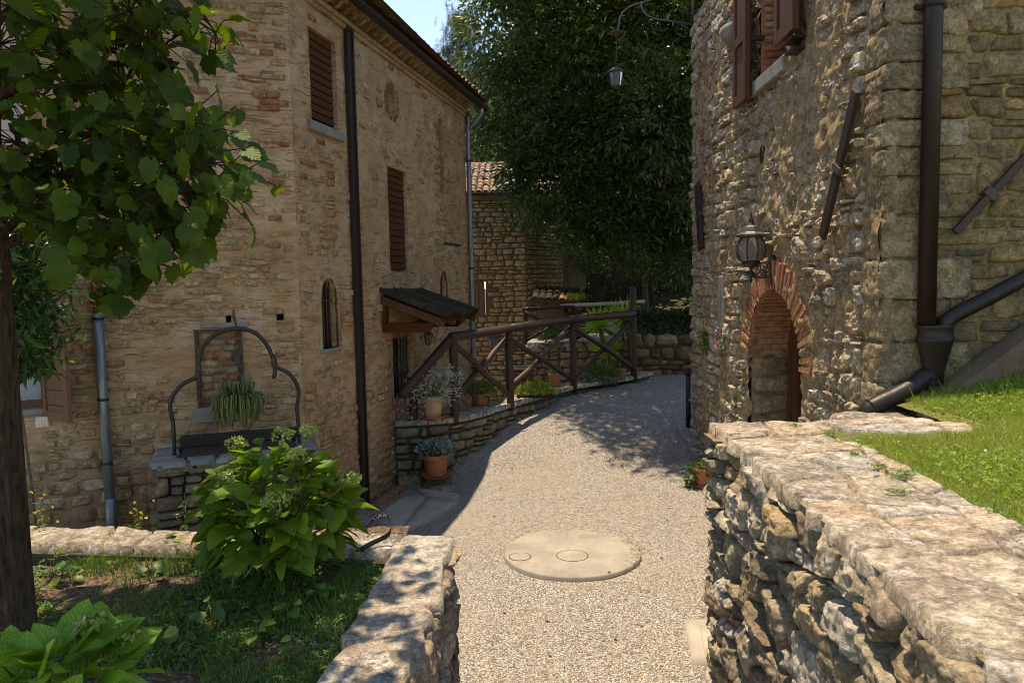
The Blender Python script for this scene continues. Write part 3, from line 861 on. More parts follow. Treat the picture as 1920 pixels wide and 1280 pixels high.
# red bricks: quoin by the left corner, odd ones in the wall, crown of the front corner
pc = []
for fr, z in ((FW, [(1.66, 1.95, .1, 2.3, .07, .22, .75), (.02, .30, 1.2, 5.6, .07, .2, .20), (.1, 1.6, 3.8, 5.6, .07, .22, .12), (.4, 2.2, .3, 2.2, .07, .22, .06)]), (LW, [(.1, .9, 3.9, 4.4, .07, .2, .35), (2.4, 3.2, 4.4, 4.6, .06, .2, .5), (.02, LEN, 5.55, 5.86, .07, .22, .22), (2.3, 3.3, .2, 1.2, .07, .2, .3)])):
    for (a, b, c, d, h, w, dens) in z:
        for q in courses(a, b, c, d, h, w, 5, .05, 0, .1, .25, .03):
            q = np.array(q); m = q.mean(0)
            if rng.random() > dens * .48 or anyof(holesF if fr is FW else holesL)(m[0], m[1]): continue
            V, F = g_stone(fr, q, .014, 5, .005, .007, .10, .03, 16, 8, wj=.006)
            pc.append((V, F, rng.random()))
place_pieces(pc, M['brick'], house, 'brick', 'scattered_bricks', 120, 40)

# closed shutters on the long wall
u0, u1, v0, v1 = openL['usht']
part(house, 'reveal', M['render'], g_reveal(LW, rect_outline(u0, u1, v0, v1), .01, -.16))
plank_shutter(house, LW, u0 + .02, u1 - .02, v0 + .05, v1 - .01, -.06, 11, M['wood_shutter'], 'closed red brown shutter under the eave beside the dark channel')
part(house, 'sill', M['greystone'], LW.box(u0 - .08, u1 + .10, v0 - .11, v0, -.1, .05, bev=.012), label='grey stone sill under the upper shutter')
u0, u1, v0, v1 = openL['lsh']
part(house, 'reveal', M['render'], g_reveal(LW, rect_outline(u0, u1, v0, v1), .01, -.16))
plank_shutter(house, LW, u0 + .03, u1 - .03, v0 + .03, v1 - .01, -.05, 15, M['wood_shutter'], 'tall closed red brown shutter above the tiled canopy')
part(house, 'shutter_catch', M['iron'], [g_bar(LW.P(u0 - .16, v0 + .0, .03), LW.P(u0 + .06, v0 + .0, .03), .012, .018), g_bar(LW.P(u0 + .03, v0 + .0, .03), LW.P(u0 + .03, v0 - .07, .03), .012, .012)])
part(house, 'shutter_catch', M['iron'], [g_bar(LW.P(u1 - .02, v0 + .0, .03), LW.P(u1 + .18, v0 + .0, .03), .012, .018), g_bar(LW.P(u1 + .17, v0 + .0, .03), LW.P(u1 + .17, v0 - .07, .03), .012, .012)])
# oculus with brick ring
on = [(OC[0] + OC[2] * math.cos(t), OC[1] + OC[3] * math.sin(t)) for t in np.linspace(0, 2 * np.pi, 24, endpoint=False)]
oc_ = part(house, 'oculus', M['render'], g_reveal(LW, on, .015, -.22, False), True); part(oc_, 'back_panel', M['wood_shutter'], g_reveal(LW, on, -.20, -.21), False)
for k in range(20):
    t0 = k / 20 * 2 * math.pi + .03; t1 = (k + 1) / 20 * 2 * math.pi - .03
    q = [(OC[0] + (OC[2] + r_) * math.cos(t), OC[1] + (OC[3] + r_) * math.sin(t)) for r_, t in ((0, t0), (.065, t0), (.065, t1), (0, t1))]
    V, F = g_stone(LW, q, .02, 4, .004, .002, .05, .06, 14, 8, wj=.004); part(house, 'oculus_brick', M['brick'], (V, F), True)
# tall slot niche
u0, u1, v0, v1 = openL['slot']
part(house, 'slot_niche', M['render'], g_reveal(LW, rect_outline(u0, u1, v0, v1), .01, -.13))
for k in range(9):
    z = v0 + .02 + k * .13
    V, F = g_stone(LW, [(u0 - .16 - .04 * (k % 2), z), (u0 - .005, z), (u0 - .005, z + .12), (u0 - .16 - .04 * (k % 2), z + .12)], .02, 5, .006, .006, .1, .03, 14, 8, wj=.006)
    part(house, 'quoin_brick', M['brick_buff'], (V, F), True)

def barred_arch(house, fr, A, depth, wood, nb, label):
    out = arch_outline(*A)
    w = part(house, 'window', M['render'], [g_reveal(fr, out, .012, -depth, False), g_band(fr, out, .05, -.02, .02, uc=A[0], vc=A[3])], True, label=label)
    o2 = arch_outline(A[0], A[1] - .0, A[2], A[3], A[4])
    part(w, 'frame', wood, g_band(fr, arch_outline(A[0], A[1] - .045, A[2], A[3], A[4] - .045), .045, -depth, -depth + .05, uc=A[0], vc=A[3]))
    V, F = g_reveal(fr, o2, -depth + .012, -depth + .012, True); part(w, 'pane', M['glass'], (V, F))
    part(w, 'mullion', wood, fr.box(A[0] - .018, A[0] + .018, A[2], A[3] + A[4] - .02, -depth + .012, -depth + .05))
    part(w, 'sill', M['greystone'], fr.box(A[0] - A[1] - .04, A[0] + A[1] + .05, A[2] - .045, A[2], -depth, .03, bev=.01))
    for k in range(nb):
        u = A[0] - A[1] + (k + 1) * 2 * A[1] / (nb + 1)
        h = A[4] * math.sqrt(max(0, 1 - ((u - A[0]) / A[1]) ** 2))
        part(w, 'bar', M['iron_rust'], g_tube([fr.P(u, A[2], -.05), fr.P(u, A[3] + h, -.05)], .008, 6), True)
    part(w, 'bar', M['iron_rust'], g_tube([fr.P(A[0] - A[1] - .03, A[3] - .02, -.05), fr.P(A[0] + A[1] + .05, A[3] - .02, -.05)], .008, 6), True)
    return w
barred_arch(house, LW, A1, .14, M['wood_shutter'], 4, 'small round headed window with iron bars')
barred_arch(house, LW, A2, .14, M['wood_shutter'], 2, 'round headed window half hidden behind the tiled canopy')
# barred window below the canopy (flat arched)
u0, u1, v0, v1 = openL['barwin']
w = part(house, 'window', M['render'], g_reveal(LW, rect_outline(u0, u1, v0, v1), .01, -.2, False), label='barred window beneath the tiled canopy')
part(w, 'pane', M['glass'], LW.box(u0, u1, v0, v1, -.2, -.18))
for k in range(5): part(w, 'bar', M['iron'], g_tube([LW.P(u0 + (k + .7) * (u1 - u0) / 5.4, v0, .0), LW.P(u0 + (k + .7) * (u1 - u0) / 5.4, v1, .0)], .009, 6), True)
for k in range(4): part(w, 'bar', M['iron'], g_tube([LW.P(u0, v0 + (k + .6) * (v1 - v0) / 4.2, .005), LW.P(u1, v0 + (k + .6) * (v1 - v0) / 4.2, .005)], .007, 6), True)
for k in range(9):
    a = u0 - .03 + k * (u1 - u0 + .06) / 9
    V, F = g_stone(LW, [(a, v1), (a + .068, v1), (a + .07, v1 + .13), (a + .002, v1 + .13)], .018, 5, .005, .004, .1, .03, 14, 8, wj=.004)
    part(house, 'lintel_brick', M['brick'], (V, F), True)
part(house, 'apron_panel', m_plain('red washed plaster', (.36, .17, .11), .9, .3, 5, .4, .006), LW.box(u0 - .04, u1 + .04, .55, v0 - .02, -.01, .018, bev=.01))
# iron tie bar end (short horizontal slot)
a = LW.hit(831, 456); b = LW.hit(860, 459)
part(house, 'tie_bar_end', M['iron'], LW.box(a[0], b[0], a[1] - .018, a[1] + .018, 0, .03))
# dark channel running the whole height
a = LW.hit(652, 300)[0]; b = LW.hit(686, 300)[0]
b = a + .165
ch = part(house, 'vertical_channel', M['beam'], [LW.box(a + .0, b - .03, -.05, 5.80, .02, .035)])
part(ch, 'flange', M['beam'], LW.box(b - .03, b, -.05, 5.80, .02, .06)); part(ch, 'flange', M['beam'], LW.box(a - .015, a, -.05, 5.80, .02, .06))
part(ch, 'cap_strip', M['beam'], LW.box(a - .02, b + .01, 5.80, 5.83, .02, .065))
# cornice: two projecting courses, corbels, soffit, gutter
def cornice(fr, L, n, w_out):
    part(house, 'cornice_course', M['render'], fr.box(-.05, L + .1, ZT - .12, ZT - .07, -.02, .045, bev=.008))
    part(house, 'cornice_course', M['ghost'], fr.box(-.07, L + .12, ZT - .065, ZT - .01, -.02, .075, bev=.008))
    prof = np.array([(.05, 0), (.09, -.002), (.13, .02), (.16, .05), (.21, .052), (.25, .07), (.28, .095), (.28, .13), (.05, .13)])
    for k in range(n):
        u = (k + .5) * L / n; hw = .035
        P = np.concatenate([fr.P(u - hw, ZT + prof[:, 1], prof[:, 0]), fr.P(u + hw, ZT + prof[:, 1], prof[:, 0])]); m = len(prof)
        i = np.arange(m); F = [np.stack([i, (i + 1) % m, (i + 1) % m + m, i + m], -1), np.array([[0] * 3] * 0).reshape(0, 3)]
        tri = np.array([[m - 1, j, j + 1] for j in range(m - 2)]); F[1] = np.concatenate([tri, tri[:, ::-1] + m])
        part(house, 'corbel', M['ghost'], (P, F))
    part(house, 'soffit', M['ghost'], fr.box(-.12, L + .18, ZT + .132, ZT + .165, -.05, w_out, bev=.004))
cornice(LW, LEN, 30, .30); cornice(FW, 6.5, 26, .33)
gt = [LW.P(u, ZT + .075 - .004 * u, .325) for u in np.linspace(-.3, LEN + .22, 12)]
def half_gutter(path, r, out_n, th=.008):
    path = np.array(path); a = np.linspace(0, np.pi, 9); V = []
    for rr in (r, r - th):
        for p in path: V.append(p + np.outer(np.cos(a) * rr, out_n) + np.outer(-np.sin(a) * rr, [0, 0, 1]))
    V = np.concatenate(V); m = len(path); F = quadgrid(9, m); F2 = quadgrid(9, m) + 9 * m
    k = np.arange(m - 1) * 9
    return V, [np.concatenate([F, F2[:, ::-1], np.stack([k, k + 9, k + 9 + 9 * m, k + 9 * m], -1), np.stack([k + 8, k + 17, k + 17 + 9 * m, k + 8 + 9 * m], -1)])]
gut = part(house, 'gutter', M['beam'], half_gutter(gt, .062, LW.N), True)
for k in range(9): part(gut, 'gutter_bracket', M['beam'], half_gutter([LW.P(.4 + k * .68, ZT + .075, .325), LW.P(.425 + k * .68, ZT + .075, .325)], .070, LW.N), True)
part(house, 'gutter', M['beam'], half_gutter([FW.P(u, ZT + .075, .375) for u in np.linspace(-.3, 6.5, 6)], .062, FW.N), True)
# downpipe at the far end of the long wall
dp = [LW.P(LEN - .02, ZT + .02, .33), LW.P(LEN - .02, ZT - .12, .31), LW.P(LEN - .02, ZT - .35, .10), LW.P(LEN - .02, ZT - .5, .07), LW.P(LEN - .02, -.2, .07)]
d_ = part(house, 'downpipe', M['pipe_grey'], g_tube(smooth_path(dp, 5), .045, 10), True, label='thin grey downpipe at the far corner under the eave')
for z in (5.0, 3.05, 1.2): part(d_, 'pipe_clip', M['iron'], g_tube([LW.P(LEN - .02, z - .015, .07), LW.P(LEN - .02, z + .015, .07)], .053, 10), True)
# roof
rp = []
slab = Acc()
R0 = LW.P(-.45, ZT + .17, .48); R1 = LW.P(LEN + .25, ZT + .17, .35); 
R0 = np.array([*(LW.P(-.2, 0, .36) + FW.N * .36)[:2], ZT + .17])
R1 = LW.P(LEN + .25, ZT + .17, .36); R2 = FW.P(6.5, ZT + .17, .46); R3 = EW.P(6.0, ZT + .17, .25)
apex = np.array([-4.9, 10.5, ZT + 1.75]); apex2 = np.array([-4.1, 12.8, ZT + 1.75])
V = np.array([R0, R1, apex2, apex, R2, R3]); 
slab.add(V, [np.array([[0, 1, 2, 3], [1, 5, 2, 2]])[:1], np.array([[0, 3, 4], [1, 5, 2]])])
V2 = V - np.array([0, 0, .03]); slab.add(V2, [np.array([[3, 2, 1, 0]]), np.array([[4, 3, 0], [2, 5, 1]])])
rf = slab.build('roof', M['tile'], house, False)
pc = []
ncol = 34
for k in range(ncol):
    u = -.15 + k * (LEN + .35) / ncol
    e0 = LW.P(u, ZT + .215, .35 + rng.uniform(-.015, .015)); dirn = n3((apex + apex2) / 2 - LW.P(LEN / 2, ZT + .17, .46)); dirn = n3(-LW.N * 1.0 + np.array([0, 0, .42]))
    for j in range(5):
        p0 = e0 + dirn * .34 * j + np.array([0, 0, .012 * (j % 2)]); pc.append((*g_tile(p0 , p0 + dirn * .42, .095, .078), rng.random()))
for k in range(16):
    for j in range(2):
        u = -.2 + k * .2; e0 = FW.P(u, ZT + .215, .43); dirn = n3(-FW.N + np.array([0, 0, .42])); p0 = e0 + dirn * .34 * j
        pc.append((*g_tile(p0, p0 + dirn * .42, .095, .078), rng.random()))
place_pieces(pc, M['tile'], rf, 'roof_tile', 'roof_tiles', 60, 15, False)

# tiled canopy over the lower door
cu0, cu1 = LW.hit(712, 560, .0)[0], 4.55
def canopy():
    zb0 = 2.62                                       # height at the wall
    cz = part(house, 'canopy', M['wood_rafter'], [LW.box(2.12, 3.55, 2.505, 2.53, 0.02, .06)], label='small lean-to canopy of blackened curved tiles on timber brackets')
    out = .82; drop = .30; u0_, u1_ = 2.10, 3.62
    def cp(u, t, dz=0): return LW.P(u, zb0 - drop * t + dz, out * t + .02)
    # boarding
    V = np.array([cp(u0_, 0), cp(u1_, 0), cp(u1_, 1), cp(u0_, 1), cp(u0_, 0, -.03), cp(u1_, 0, -.03), cp(u1_, 1, -.03), cp(u0_, 1, -.03)])
    F = np.array([[0, 1, 2, 3], [7, 6, 5, 4], [0, 3, 7, 4], [1, 5, 6, 2], [3, 2, 6, 7]])
    part(cz, 'boarding', M['wood_rafter'], (V, F))
    for u in (u0_ + .03, 2.6, 3.1, u1_ - .03): part(cz, 'rafter', M['wood_rafter'], g_bar(cp(u, 0, -.07), cp(u, 1.04, -.07), .06, .075, bev=.006))
    for u in (2.18, 3.5):
        pr = np.array([(.0, 0), (.62, 0), (.68, .05), (.70, .13), (0, .13)]); m = len(pr)
        P = np.concatenate([LW.P(u - .045, 2.13 + pr[:, 1], pr[:, 0] + .005), LW.P(u + .045, 2.13 + pr[:, 1], pr[:, 0] + .005)])
        i = np.arange(m); tri = np.array([[0, j, j + 1] for j in range(1, m - 1)])
        part(cz, 'bracket', M['wood_shutter'], (P, [np.stack([i, (i + 1) % m, (i + 1) % m + m, i + m], -1), np.concatenate([tri, tri[:, ::-1] + m])]))
        part(cz, 'strut', M['wood_shutter'], g_bar(LW.P(u, 2.26, .33), LW.P(u, 2.48, .33), .05, .06))
        part(cz, 'wall_post', M['wood_shutter'], LW.box(u - .05, u + .05, 2.26, 2.56, .005, .06))
    for k in range(11):
        u = u0_ + .05 + k * (u1_ - u0_ - .08) / 10
        for j in range(3):
            dz = .052 + rng.uniform(-.008, .010)
            V, F = g_tile(cp(u + rng.uniform(-.015, .015), 1.10 - j * .37 + rng.uniform(-.03, .03), dz + .002), cp(u, 1.10 - j * .37 - .46, dz + .010), .068, .056)
            part(cz, 'canopy_tile', M['tile_dark'], (V, F))
        if k < 10:
            uu = u + (u1_ - u0_ - .08) / 20
            for j in range(2): 
                V, F = g_tile(cp(uu, 1.08 - j * .5, .035), cp(uu, 1.08 - j * .5 - .56, .045), .07, .085, up=(0, 0, -1))
                part(cz, 'under_tile', M['tile_dark'], (V, F))
canopy()

# front wall: bricked-up opening with old iron frame
u0, u1, v0, v1 = openF['infill']
inf = part(house, 'bricked_up_window', M['mortar_warm'], g_reveal(FW, rect_outline(u0, u1, v0, v1), .005, -.035), label='walled-up window of buff bricks behind the well')
for q in courses(u0 + .012, u1 - .012, v0 + .01, v1 - .01, .073, .19, 8, .03, 0, .12, .3, .02):
    V, F = g_stone(FW, q, .022, 5, .005, .006, .08, .02, 16, 8, wj=-.034); part(inf, 'brick', M['brick_buff'] if rng.random() < .8 else M['brick'], (V, F), True)
part(inf, 'frame', M['iron_rust'], [FW.box(u0 - .012, u0 + .012, v0, v1 + .02, -.01, .03), FW.box(u1 - .012, u1 + .012, v0, v1 + .02, -.01, .03), FW.box(u0 - .012, u1 + .012, v1, v1 + .022, -.011, .031)])
part(house, 'sill', M['greystone'], FW.box(u0 + .02, u1 + .06, v0 - .16, v0 - .005, -.02, .035, bev=.012), label='grey block sill under the walled-up window')
part(house, 'lintel', M['greystone'], FW.box(u0 - .08, u1 - .05, v1 + .03, v1 + .085, -.02, .022, bev=.01))
for k in ('h1', 'h2'): part(house, 'putlog_hole', M['dark'], g_reveal(FW, rect_outline(*openF[k]), .01, -.12))
# iron repair ties high on the front wall
a = FW.hit(410, 212); b = FW.hit(443, 212)
part(house, 'repair_brick', M['brick'], FW.box(b[0], a[0], a[1] - .035, a[1], .0, .03, bev=.004)); part(house, 'iron_cramp', M['iron'], [FW.box(b[0] - .01, a[0] + .01, a[1], a[1] + .012, .0, .04), FW.box(b[0] - .012, b[0], a[1] - .06, a[1] + .0, .0, .04), FW.box(a[0], a[0] + .012, a[1] - .05, a[1], .0, .04), FW.box(a[0] - .03, a[0] - .018, a[1] + .012, a[1] + .1, .0, .04)])
# window with curtains and open shutters
u0, u1, v0, v1 = openF['win']
w = part(house, 'window', M['render'], g_reveal(FW, rect_outline(u0, u1, v0, v1), .01, -.2, False), label='casement window with net curtain beside the tree trunk')
part(w, 'pane', M['glass'], FW.box(u0, u1, v0, v1, -.17, -.165))
part(w, 'curtain', M['lace'], [FW.box(u0 + .06, u0 + .30, v0 + .06, v1 - .05, -.164, -.160), FW.box(u1 - .4, u1 - .10, v0 + .06, v1 - .05, -.164, -.160)])
part(w, 'frame', M['wood_door'], [FW.box(u0, u0 + .055, v0, v1, -.16, -.10), FW.box(u1 - .055, u1, v0, v1, -.16, -.10), FW.box(u0, u1, v0, v0 + .07, -.159, -.09), FW.box(u0, u1, v1 - .06, v1, -.159, -.10)])
part(w, 'mullion', M['wood_door'], FW.box((u0 + u1) / 2 - .05, (u0 + u1) / 2 + .05, v0, v1, -.158, -.085))
part(house, 'sill', M['greystone'], FW.box(u0 - .06, u1 + .06, v0 - .06, v0, -.16, .04, bev=.008), label='grey sill of the curtained window')
def open_shutter(u_h, width, v0, v1, ang, mat, label):
    """board-and-batten shutter hinged at u_h, swung out by ang"""
    H = FW.P(u_h, 0, .03); ax = n3(FW.U * math.cos(ang) + FW.N * math.sin(ang)); 
    fr = Frame(H, ax, N=np.cross(ax, [0, 0, 1]))
    if fr.N @ FW.N < 0: fr = Frame(H, ax, N=-fr.N)
    s = part(house, 'open_shutter', mat, [fr.box(0, .055, v0, v1, -.02, .02), fr.box(width - .055, width, v0, v1, -.02, .02), fr.box(.055, width - .055, v0, v0 + .09, -.019, .019),
                                            fr.box(.055, width - .055, v1 - .09, v1, -.019, .019), fr.box(.055, width - .055, (v0 + v1) / 2 - .05, (v0 + v1) / 2 + .05, -.018, .024)], label=label)
    n = 9; h = (v1 - v0) / n
    for k in range(n): part(s, 'board', mat, fr.box(.055, width - .055, v0 + k * h + .003, v0 + (k + 1) * h - .003, -.014, .006, bev=.003))
    return s
open_shutter(u0 - .01, -.46, v0 - .09, v1 + .03, rad(-22), M['wood_open'], 'open brown shutter between the curtained window and the zinc pipe') if False else None
H = FW.P(u0 - .01, 0, .03)
def shutter_leaf(H, ax, width, v0, v1, mat, label):
    ax = n3(ax); N = np.cross(ax, [0, 0, 1.]); N = N if N @ FW.N > 0 else -N
    fr = Frame(H, ax, N=N)
    s = part(house, 'open_shutter', mat, [fr.box(0, .055, v0, v1, -.02, .02), fr.box(width - .055, width, v0, v1, -.02, .02), fr.box(.055, width - .055, v0, v0 + .09, -.019, .019),
                                            fr.box(.055, width - .055, v1 - .09, v1, -.019, .019), fr.box(.055, width - .055, (v0 + v1) / 2 - .05, (v0 + v1) / 2 + .05, -.018, .024)], label=label)
    n = 9; h = (v1 - v0) / n
    for k in range(n): part(s, 'board', mat, fr.box(.055, width - .055, v0 + k * h + .003, v0 + (k + 1) * h - .003, -.014, .006, bev=.003))
shutter_leaf(FW.P(u0, 0, .04), -FW.U * .60 + FW.N * .80, .44, v0 - .10, v1 + .02, M['wood_open'], 'open brown shutter between the curtained window and the zinc pipe')
shutter_leaf(FW.P(u1, 0, .04), FW.U * .93 + FW.N * .36, .47, v0 - .10, v1 + .02, M['wood_open'], 'open brown shutter on the far side of the curtained window')
u0, u1, v0, v1 = openF['up']
w = part(house, 'window', M['render'], g_reveal(FW, rect_outline(u0, u1, v0, v1), .01, -.2, False), label='upper window behind the lime tree leaves')
part(w, 'pane', M['glass'], FW.box(u0, u1, v0, v1, -.17, -.165))
part(w, 'frame', M['wood_door'], [FW.box(u0, u0 + .05, v0, v1, -.16, -.10), FW.box(u1 - .05, u1, v0, v1, -.16, -.10)])
shutter_leaf(FW.P(u0, 0, .03), -FW.U + FW.N * .10, .40, v0, v1, M['pink'], 'faded pink upper shutter folded back against the wall')
# zinc downpipe of the front wall, rusty at the top
up_ = FW.hit(188, 620)[0]
d_ = part(house, 'downpipe', M['pipe_grey'], g_tube([FW.P(up_, 2.55, .09), FW.P(up_, 1.6, .09), FW.P(up_ - .01, 0, .09)], .046, 12), True, label='dented zinc downpipe on the front wall near the brown shutter')
part(d_, 'pipe_end', M['pipe_rust'], g_tube([FW.P(up_ + .0, ZT, .09), FW.P(up_, 2.55, .09)], .040, 12), True, label='rusted upper pipe length')
for z in (2.5, 1.72, 1.1): part(d_, 'pipe_clip', M['iron'], g_tube([FW.P(up_, z - .012, .09), FW.P(up_, z + .012, .09)], .053, 12), True)
ft = part(d_, 'pipe_foot', M['pipe_grey'], g_tube([FW.P(up_ - .01, .75, .09), FW.P(up_ - .01, .3, .09)], .052, 12), True)

# ------------------------------------------------------------------ the rough stone house on the right
tower = thing('rough_stone_house', 'tall rubble stone house with arched brick doorway, lit from the side', 'house', (2.58, 5.16, 0))
RL = 6.06; ZR = 6.4
DO = (2.31, .80, -.1, 1.90, .74)
win = (1.98, 2.78, 4.80, 6.0); slot = (4.17, 4.58, 5.06, 5.9); niche = (4.14, 4.47, 2.10, 2.80)
holesR = [arch_hole(*DO), rect_hole(*win)]
acc = Acc()
acc.add(*g_backing(RW, 0, RL, -.3, ZR, .028, .050, anyof(holesR), .026, 11.0, [DO[0] - DO[1], DO[0] + DO[1], win[0], win[1]], [win[2], win[3]]))
acc.build('wall', M['mortar_warm'], tower)
acc = Acc()
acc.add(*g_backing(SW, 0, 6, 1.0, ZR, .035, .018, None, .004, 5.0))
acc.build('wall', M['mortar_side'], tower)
BR = Frame(RW.P(RL, 0, 0), (1, -.028, 0), N=(.028, 1, 0))
Acc().add(*g_backing(BR, 0, 6, -.3, ZR, .2, .04)).add(*g_backing(Frame(SW.P(6, 0, 0), (0, 1, 0), N=(1, 0, 0)), 0, 6.06, -.3, ZR, .3, .04)).build('wall', M['mortar_warm'], tower)
part(tower, 'roof', M['tile'], g_box((5.68, 8.2, ZR + .09), (5.9, 6.0, .18), bev=.03))
def inring(u, v):
    return (((u - DO[0]) / (DO[1] + .30)) ** 2 + ((v - DO[3]) / (DO[4] + .31)) ** 2 < 1) & (v > DO[3] - .03)
brickzone = lambda u, v: (u > 4.75 + .3 * math.sin(v * 9)) & (u < 5.80) & (v > 3.75) & (v < 5.9)
pc = []; pb = []
rr = np.random.default_rng(3)
lay = courses(.24, RL - .02, -.15, ZR, .155, .25, 3, .35, .16, .4, .5, .3)
for q in lay:
    q = np.array(q); m = q.mean(0)
    cs = list(q) + [m]
    if any(h(c[0], c[1]) for h in holesR for c in cs) or any(inring(c[0], c[1]) for c in cs): continue
    if brickzone(*m) or rect_hole(*slot)(*m) or rect_hole(*niche)(*m): continue
    flatz = sstep(.5, .9, m[0]) * (1 - sstep(2.5, 3.1, m[0])) * sstep(3.0, 3.5, m[1]) + .6 * (vnoise(np.array([m[0] * 1.9, m[1] * 1.9, 4.4])) > .15) * (m[0] > .42)
    flatz = min(flatz, 1)
    wj = -.026 * flatz * rr.uniform(.3, 1.1) + rr.uniform(-.010, .022)
    dep = rr.uniform(.030, .058) * (1 - .5 * flatz)
    n = 24 if m[0] < 2.2 else (18 if m[0] < 4 else 13)
    V, F = g_stone(RW, q, dep, n, .016, .010, .20, .05, 10, 7, wj=wj + .006, tilt=.8, edge=.09, pit=.0135)
    pc.append((V, F, rr.random()))
place_pieces(pc, M['stone_warm'], tower, 'stone', 'wall_stones', 200, 60)
for q in courses(4.55, 5.85, 3.7, 5.92, .072, .22, 12, .05, 0, .12, .3, .03):
    q = np.array(q); m = q.mean(0)
    if not brickzone(*m) or rect_hole(slot[0], slot[1] + .05, slot[2], slot[3])(*m): continue
    V, F = g_stone(RW, q, .03, 5, .010, .008, .1, .03, 14, 6, wj=rr.uniform(-.004, .012)); pb.append((V, F, rr.random()))
place_pieces(pb, M['brick'], tower, 'brick', 'wall_bricks', 90, 20)
part(tower, 'corner_joint', M['mortar_warm'], g_tube([RW.P(.02, z, -.03) for z in np.linspace(0, ZR, 40)], .05, 8, True, .1), True)
pc = []
z_ = -.1; k_ = 0
while z_ < ZR - .1:
    h_ = rr.uniform(.16, .30); a_, b_ = (rr.uniform(.36, .52), rr.uniform(.22, .30)) if k_ % 2 else (rr.uniform(.22, .32), rr.uniform(.38, .60))
    pr_ = rr.uniform(.030, .050); c_ = RW.P(0, z_ + h_ / 2, 0) + RW.U * (a_ - pr_) / 2 + SW.U * (b_ - pr_) / 2
    part(tower, 'quoin_stone', M['quoin'], g_block(c_, (b_ + pr_, a_ + pr_, h_ - .012), np.array([SW.U, RW.U, [0, 0, 1.0]]), 17, .016, 8, 14, .009), True)
    z_ += h_; k_ += 1
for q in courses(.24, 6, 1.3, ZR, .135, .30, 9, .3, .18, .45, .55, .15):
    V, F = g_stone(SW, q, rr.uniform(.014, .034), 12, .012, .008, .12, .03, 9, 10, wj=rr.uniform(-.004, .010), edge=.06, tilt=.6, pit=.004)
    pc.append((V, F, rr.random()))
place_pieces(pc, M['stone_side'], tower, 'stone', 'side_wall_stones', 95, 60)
# arch of bricks: face ring and soffit
NB = 34
for k in range(NB):
    t0 = math.pi * k / NB + .012; t1 = math.pi * (k + 1) / NB - .012
    def pt(r_, t): return (DO[0] + (DO[1] + r_) * math.cos(t), DO[3] + (DO[4] + r_) * math.sin(t))
    lr = rr.uniform(.25, .31)
    wf_ = .045 + rr.uniform(-.006, .010)
    V = np.array([RW.P(*pt(r_ + rr.uniform(-.004, .004), t), w_ + rr.uniform(-.003, .003)) for w_ in (wf_, -.02) for r_ in (0.0, lr * .5, lr) for t in (t0 + .006, t1 - .006)])
    F = np.array([[0, 1, 3, 2], [2, 3, 5, 4], [0, 6, 7, 1], [4, 5, 11, 10], [0, 2, 8, 6], [2, 4, 10, 8], [1, 7, 9, 3], [3, 9, 11, 5]])
    part(tower, 'arch_brick', M['brick'], (V, F))
    for j, (wa, wb) in enumerate(((-.02, -.20), (-.21, -.41)) if k % 2 else ((-.02, -.11), (-.12, -.31), (-.32, -.42))):
        P = np.array([RW.P(*pt(r_, t), w_) for w_ in (wa, wb) for r_ in (0, .07) for t in (t0 + .004, t1 - .004)])
        P[:] += rr.uniform(-.003, .003, 3)
        part(tower, 'soffit_brick', M['brick'], (P, np.array([[0, 1, 3, 2], [4, 6, 7, 5], [0, 4, 5, 1], [2, 3, 7, 6], [0, 2, 6, 4], [1, 5, 7, 3]])))
_ro = arch_outline(DO[0], DO[1] + .004, DO[3] - .02, DO[3], DO[4] + .004, 30)
part(tower, 'arch_mortar', M['mortar_warm'], g_band(RW, _ro, .27, -.02, .030, uc=DO[0], vc=DO[3]))
part(tower, 'arch_lining', M['mortar_warm'], g_reveal(RW, arch_outline(DO[0], DO[1] + .014, DO[2], DO[3], DO[4] + .014, 30), -.0, -.46, False), True)
JF = Frame(RW.P(DO[0] + DO[1], 0, 0), -RW.N, N=-RW.U)
for q in courses(.01, .43, 0, DO[3], .21, .40, 6, .05, 0, .25, .2, .03):
    V, F = g_stone(JF, q, .03, 8, .008, .008, .12, .03, 9, 6); part(tower, 'jamb_stone', M['quoin'], (V, F), True)
# the brown door set back in the arch
W0 = -.44
dr = part(tower, 'door_frame', M['wood_door'], g_band(RW, arch_outline(DO[0], DO[1] - .09, 0, DO[3], DO[4] - .09, 24), .09, W0 - .04, W0 + .05, uc=DO[0], vc=DO[3]), label='brown arched door frame')
for sgn in (-1, 1):
    a, b = sorted((DO[0] + sgn * .015, DO[0] + sgn * (DO[1] - .09)))
    leaf = part(tower, 'door', M['wood_door'], [RW.box(a, a + .10, .04, 2.3, W0 - .03, W0 + .02), RW.box(b - .10, b, .04, 2.2, W0 - .03, W0 + .02), RW.box(a + .1, b - .1, .04, .62, W0 - .03, W0 + .015), RW.box(a + .1, b - .1, 1.0, 1.1, W0 - .03, W0 + .015)])
    part(leaf, 'pane', M['glass'], RW.box(a + .1, b - .1, .62, 2.4, W0 - .02, W0 - .012))
    part(leaf, 'panel', M['wood_door'], RW.box(a + .14, b - .14, .12, .55, W0 - .0, W0 + .025, bev=.01))
part(tower, 'fanlight', M['glass'], RW.box(DO[0] - .7, DO[0] + .7, 2.1, 2.6, W0 - .03, W0 - .025))
part(tower, 'dark_backing', M['dark'], RW.box(DO[0] - .8, DO[0] + .8, 0, 2.7, W0 - .12, W0 - .10))  # near-black sheet standing in for the unlit room behind the door
